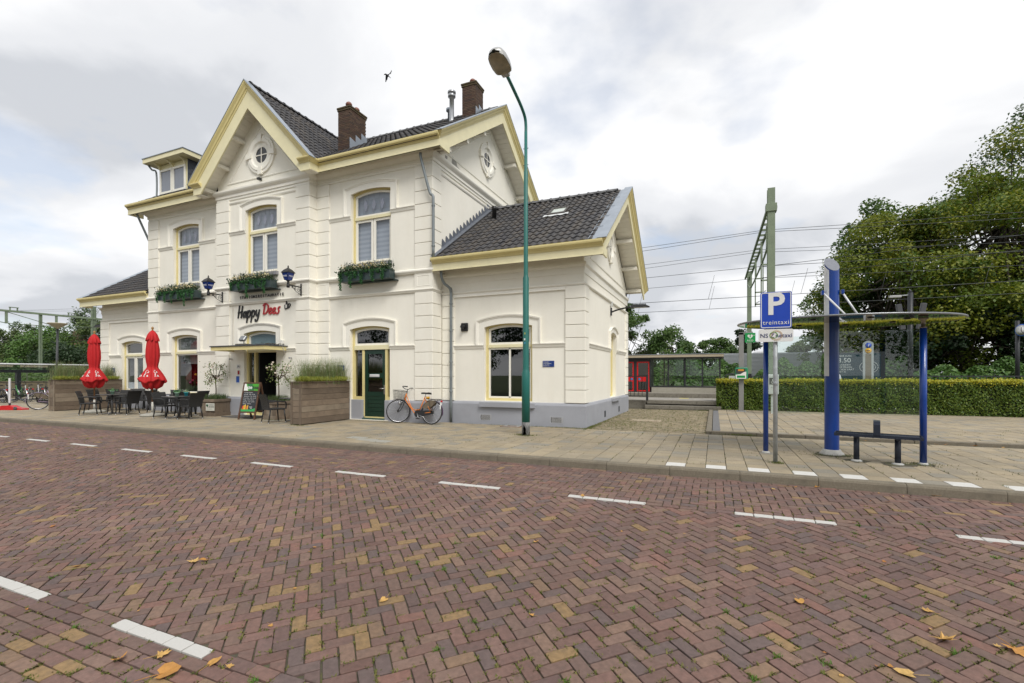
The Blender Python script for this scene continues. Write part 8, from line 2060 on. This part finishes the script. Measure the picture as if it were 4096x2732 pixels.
MB().box((X - 4, Y, 0), (X + 5, Y + 7, 5.5)).build('wall', M('far_brick', (.16, .08, .05), .9, .2, 5), hs); MB().prism([(Y - .3, 5.4), (Y + 7.3, 5.4), (Y + 3.5, 9.0)], X - 4.3, X + 5.3, lambda a, b, e: (e, a, b)).build('roof', M('far_roof', (.16, .07, .045), .8, .2, 4), hs); MB().box((X + .2, Y + 2.6, 8.2), (X + 2.4, Y + 4.2, 10.6)).build('chimney', M('far_chimney', (.13, .085, .045), .9, .2, 4), hs)
# trees and a fence across the road behind the camera: they are what the windows mirror
for i, (x, y, h, r_, mt) in enumerate(((-30, -26, 13, 6, lm_mid), (-17, -24, 12, 6, lm_dark), (-4, -27, 14, 6.5, lm_mid), (9, -25, 12, 6, lm_dark), (22, -22, 13, 6, lm_mid), (-46, -24, 13, 6.5, lm_dark), (-62, -20, 12, 6, lm_mid))):
    tree('roadside_tree', 'roadside tree across the road, opposite the %s' % ('left parasol', 'entrance', 'green door', 'wing window', 'taxi shelter', 'bicycle shed', 'far trees at the left')[i], x, y, h, r_, mt, group='trees across the road', seed=60 + i, nclump=46, per=330, leaf=.30, crown_lo=.12, limbs=False)

# ---- bird
bd = empty('bird', (0, 0, 0), label='dark bird gliding in the sky over the station', cat='bird')
D = 24.0; u = (1549 - 2048)/1885; v = (1500 - 306)/1885
bl = Vector(((-.3947 + .9188*u)*D, (.9188 + .3947*u)*D, 1.6 + v*D)); bd.location = bl; rt = Vector((.9188, .3947, 0)); up_ = Vector((0, 0, 1)); fw = Vector((-.3947, .9188, 0))
def B(a, b, c=0): p = rt*a*.0085 + up_*b*.0085 + fw*c; return tuple(p)
crow = M('crow_black', (.022, .022, .026), .6)
MB().tube([B(-20, 10), B(-17, 12), B(-10, 14), B(0, 8), B(8, 2), B(16, -6)], [.006, .022, .035, .042, .030, .008], 8).build('body', crow, bd, world=False)
MB().add([B(-10, 12), B(2, 10), B(4, 4, .05), B(0, -2, .08), B(-3, -10, .12), B(-8, -12, .14), B(-12, -18, .18), B(-18, -20, .2), B(-14, -6, .1)], [(0, 1, 2, 3, 4, 5, 6, 7, 8)]).build('wing', crow, bd, world=False)
MB().add([B(-2, 12), B(10, 12, -.04), B(22, 18, -.1), B(30, 28, -.16), B(31, 20, -.14), B(25, 12, -.1), B(24, 9, -.09), B(14, 9, -.05), B(8, 5)], [(0, 1, 2, 3, 4, 5, 6, 7, 8)]).build('wing', crow, bd, world=False)
MB().add([B(6, 6), B(22, -8, .02), B(17, -7, .04), B(8, 0)], [(0, 1, 2, 3)]).build('tail', crow, bd, world=False)

# ---- person sitting behind the hedge
def person(x, y, zs, label):
    t = empty('person', (x, y, zs), R(40), label, 'person')
    P = {'pel': (0, 0, .50), 'spine': (0, 0, .72), 'chest': (0, .0, .90), 'neck': (0, 0, 1.03), 'head': (0, -.01, 1.10), 'ls': (-.17, 0, .96), 'le': (-.24, -.04, .72), 'lw': (-.18, -.26, .60), 'rs': (.17, 0, .96), 're': (.24, -.04, .72), 'rw': (.18, -.26, .60), 'lh': (-.09, 0, .48), 'lk': (-.11, -.42, .50), 'la': (-.11, -.42, .06), 'lt': (-.11, -.55, .03), 'rh': (.09, 0, .48), 'rk': (.11, -.42, .50), 'ra': (.11, -.42, .06), 'rt': (.11, -.55, .03)}
    Rr = {'pel': .13, 'spine': .12, 'chest': .135, 'neck': .055, 'head': .06, 'ls': .075, 'le': .048, 'lw': .035, 'rs': .075, 're': .048, 'rw': .035, 'lh': .10, 'lk': .062, 'la': .042, 'lt': .035, 'rh': .10, 'rk': .062, 'ra': .042, 'rt': .035}
    Ed = [('pel', 'spine'), ('spine', 'chest'), ('chest', 'neck'), ('neck', 'head'), ('chest', 'ls'), ('ls', 'le'), ('le', 'lw'), ('chest', 'rs'), ('rs', 're'), ('re', 'rw'), ('pel', 'lh'), ('lh', 'lk'), ('lk', 'la'), ('la', 'lt'), ('pel', 'rh'), ('rh', 'rk'), ('rk', 'ra'), ('ra', 'rt')]
    ks = list(P); me = bpy.data.meshes.new('body'); me.from_pydata([P[k] for k in ks], [(ks.index(a), ks.index(b)) for a, b in Ed], [])
    o = mesh_obj('body', me, M('white_shirt', (.62, .62, .66), .8), t); o.modifiers.new('skin', 'SKIN'); o.modifiers.new('sub', 'SUBSURF').levels = 1; o.modifiers['sub'].render_levels = 2
    for i, k in enumerate(ks): v = me.skin_vertices[0].data[i]; v.radius = (Rr[k], Rr[k]); v.use_root = (k == 'pel')
    m = MB(); V = []; n = 16
    for j in range(13):
        a = math.pi*j/12; z = 1.215 + .118*math.cos(a); q = math.sin(a)
        for k in range(n):
            b = 2*math.pi*k/n; w_ = .078 + .006*math.cos(a); dpt = .098
            x_, y_ = w_*q*math.cos(b), dpt*q*math.sin(b) - .01
            if math.sin(b) < -.85 and abs(z - 1.205) < .03: y_ -= .016      # nose
            if z < 1.13: x_ *= .86
            V.append((x_, y_, z))
    m.add(V, [(j*n+k, j*n+(k+1) % n, (j+1)*n+(k+1) % n, (j+1)*n+k) for j in range(12) for k in range(n)], True); hd_ = m.build('head', M('skin', (.42, .24, .17), .6), t, world=False)
    hr = MB(); V = []
    for j in range(9):
        a = math.pi*.58*j/8; z = 1.225 + .128*math.cos(a); q = math.sin(a)
        for k in range(n): b = 2*math.pi*k/n; V.append((.086*q*math.cos(b), .108*q*math.sin(b) + (.012 if math.sin(b) > -.5 else .03), z + (.05 if math.sin(b) < -.6 and j > 5 else 0)))
    hr.add(V, [(j*n+k, j*n+(k+1) % n, (j+1)*n+(k+1) % n, (j+1)*n+k) for j in range(8) for k in range(n)], True); hr.lathe([(0, -.05), (.04, -.03), (.05, 0), (.03, .04), (0, .05)], 10, (0, .12, 1.22)); hr.build('hair', M('brown_hair', (.035, .02, .014), .6), hd_, world=False)
    for s_ in (-1, 1): MB().lathe([(0, -.006), (.011, 0), (0, .006)], 8, (s_*.032, -.100, 1.222), axis='Y').build('eye', M('eye_dark', (.03, .02, .02), .3), hd_, world=False)
    MB().box((-.024, -.103, 1.150), (.024, -.094, 1.158), .002).build('mouth', M('lips', (.32, .11, .10), .5), hd_, world=False)
    return t
person(4.95, 24.9, .62, 'person with brown tied hair and white shirt sitting behind the hedge')
tag(MB().box((4.4, 24.85, 1.02), (6.2, 25.25, 1.08), .01).box((4.5, 24.95, .7), (4.58, 25.15, 1.02)).box((6.0, 24.95, .7), (6.08, 25.15, 1.02)).build('platform_bench', dark), 'dark bench hidden behind the hedge under the poster', 'bench')
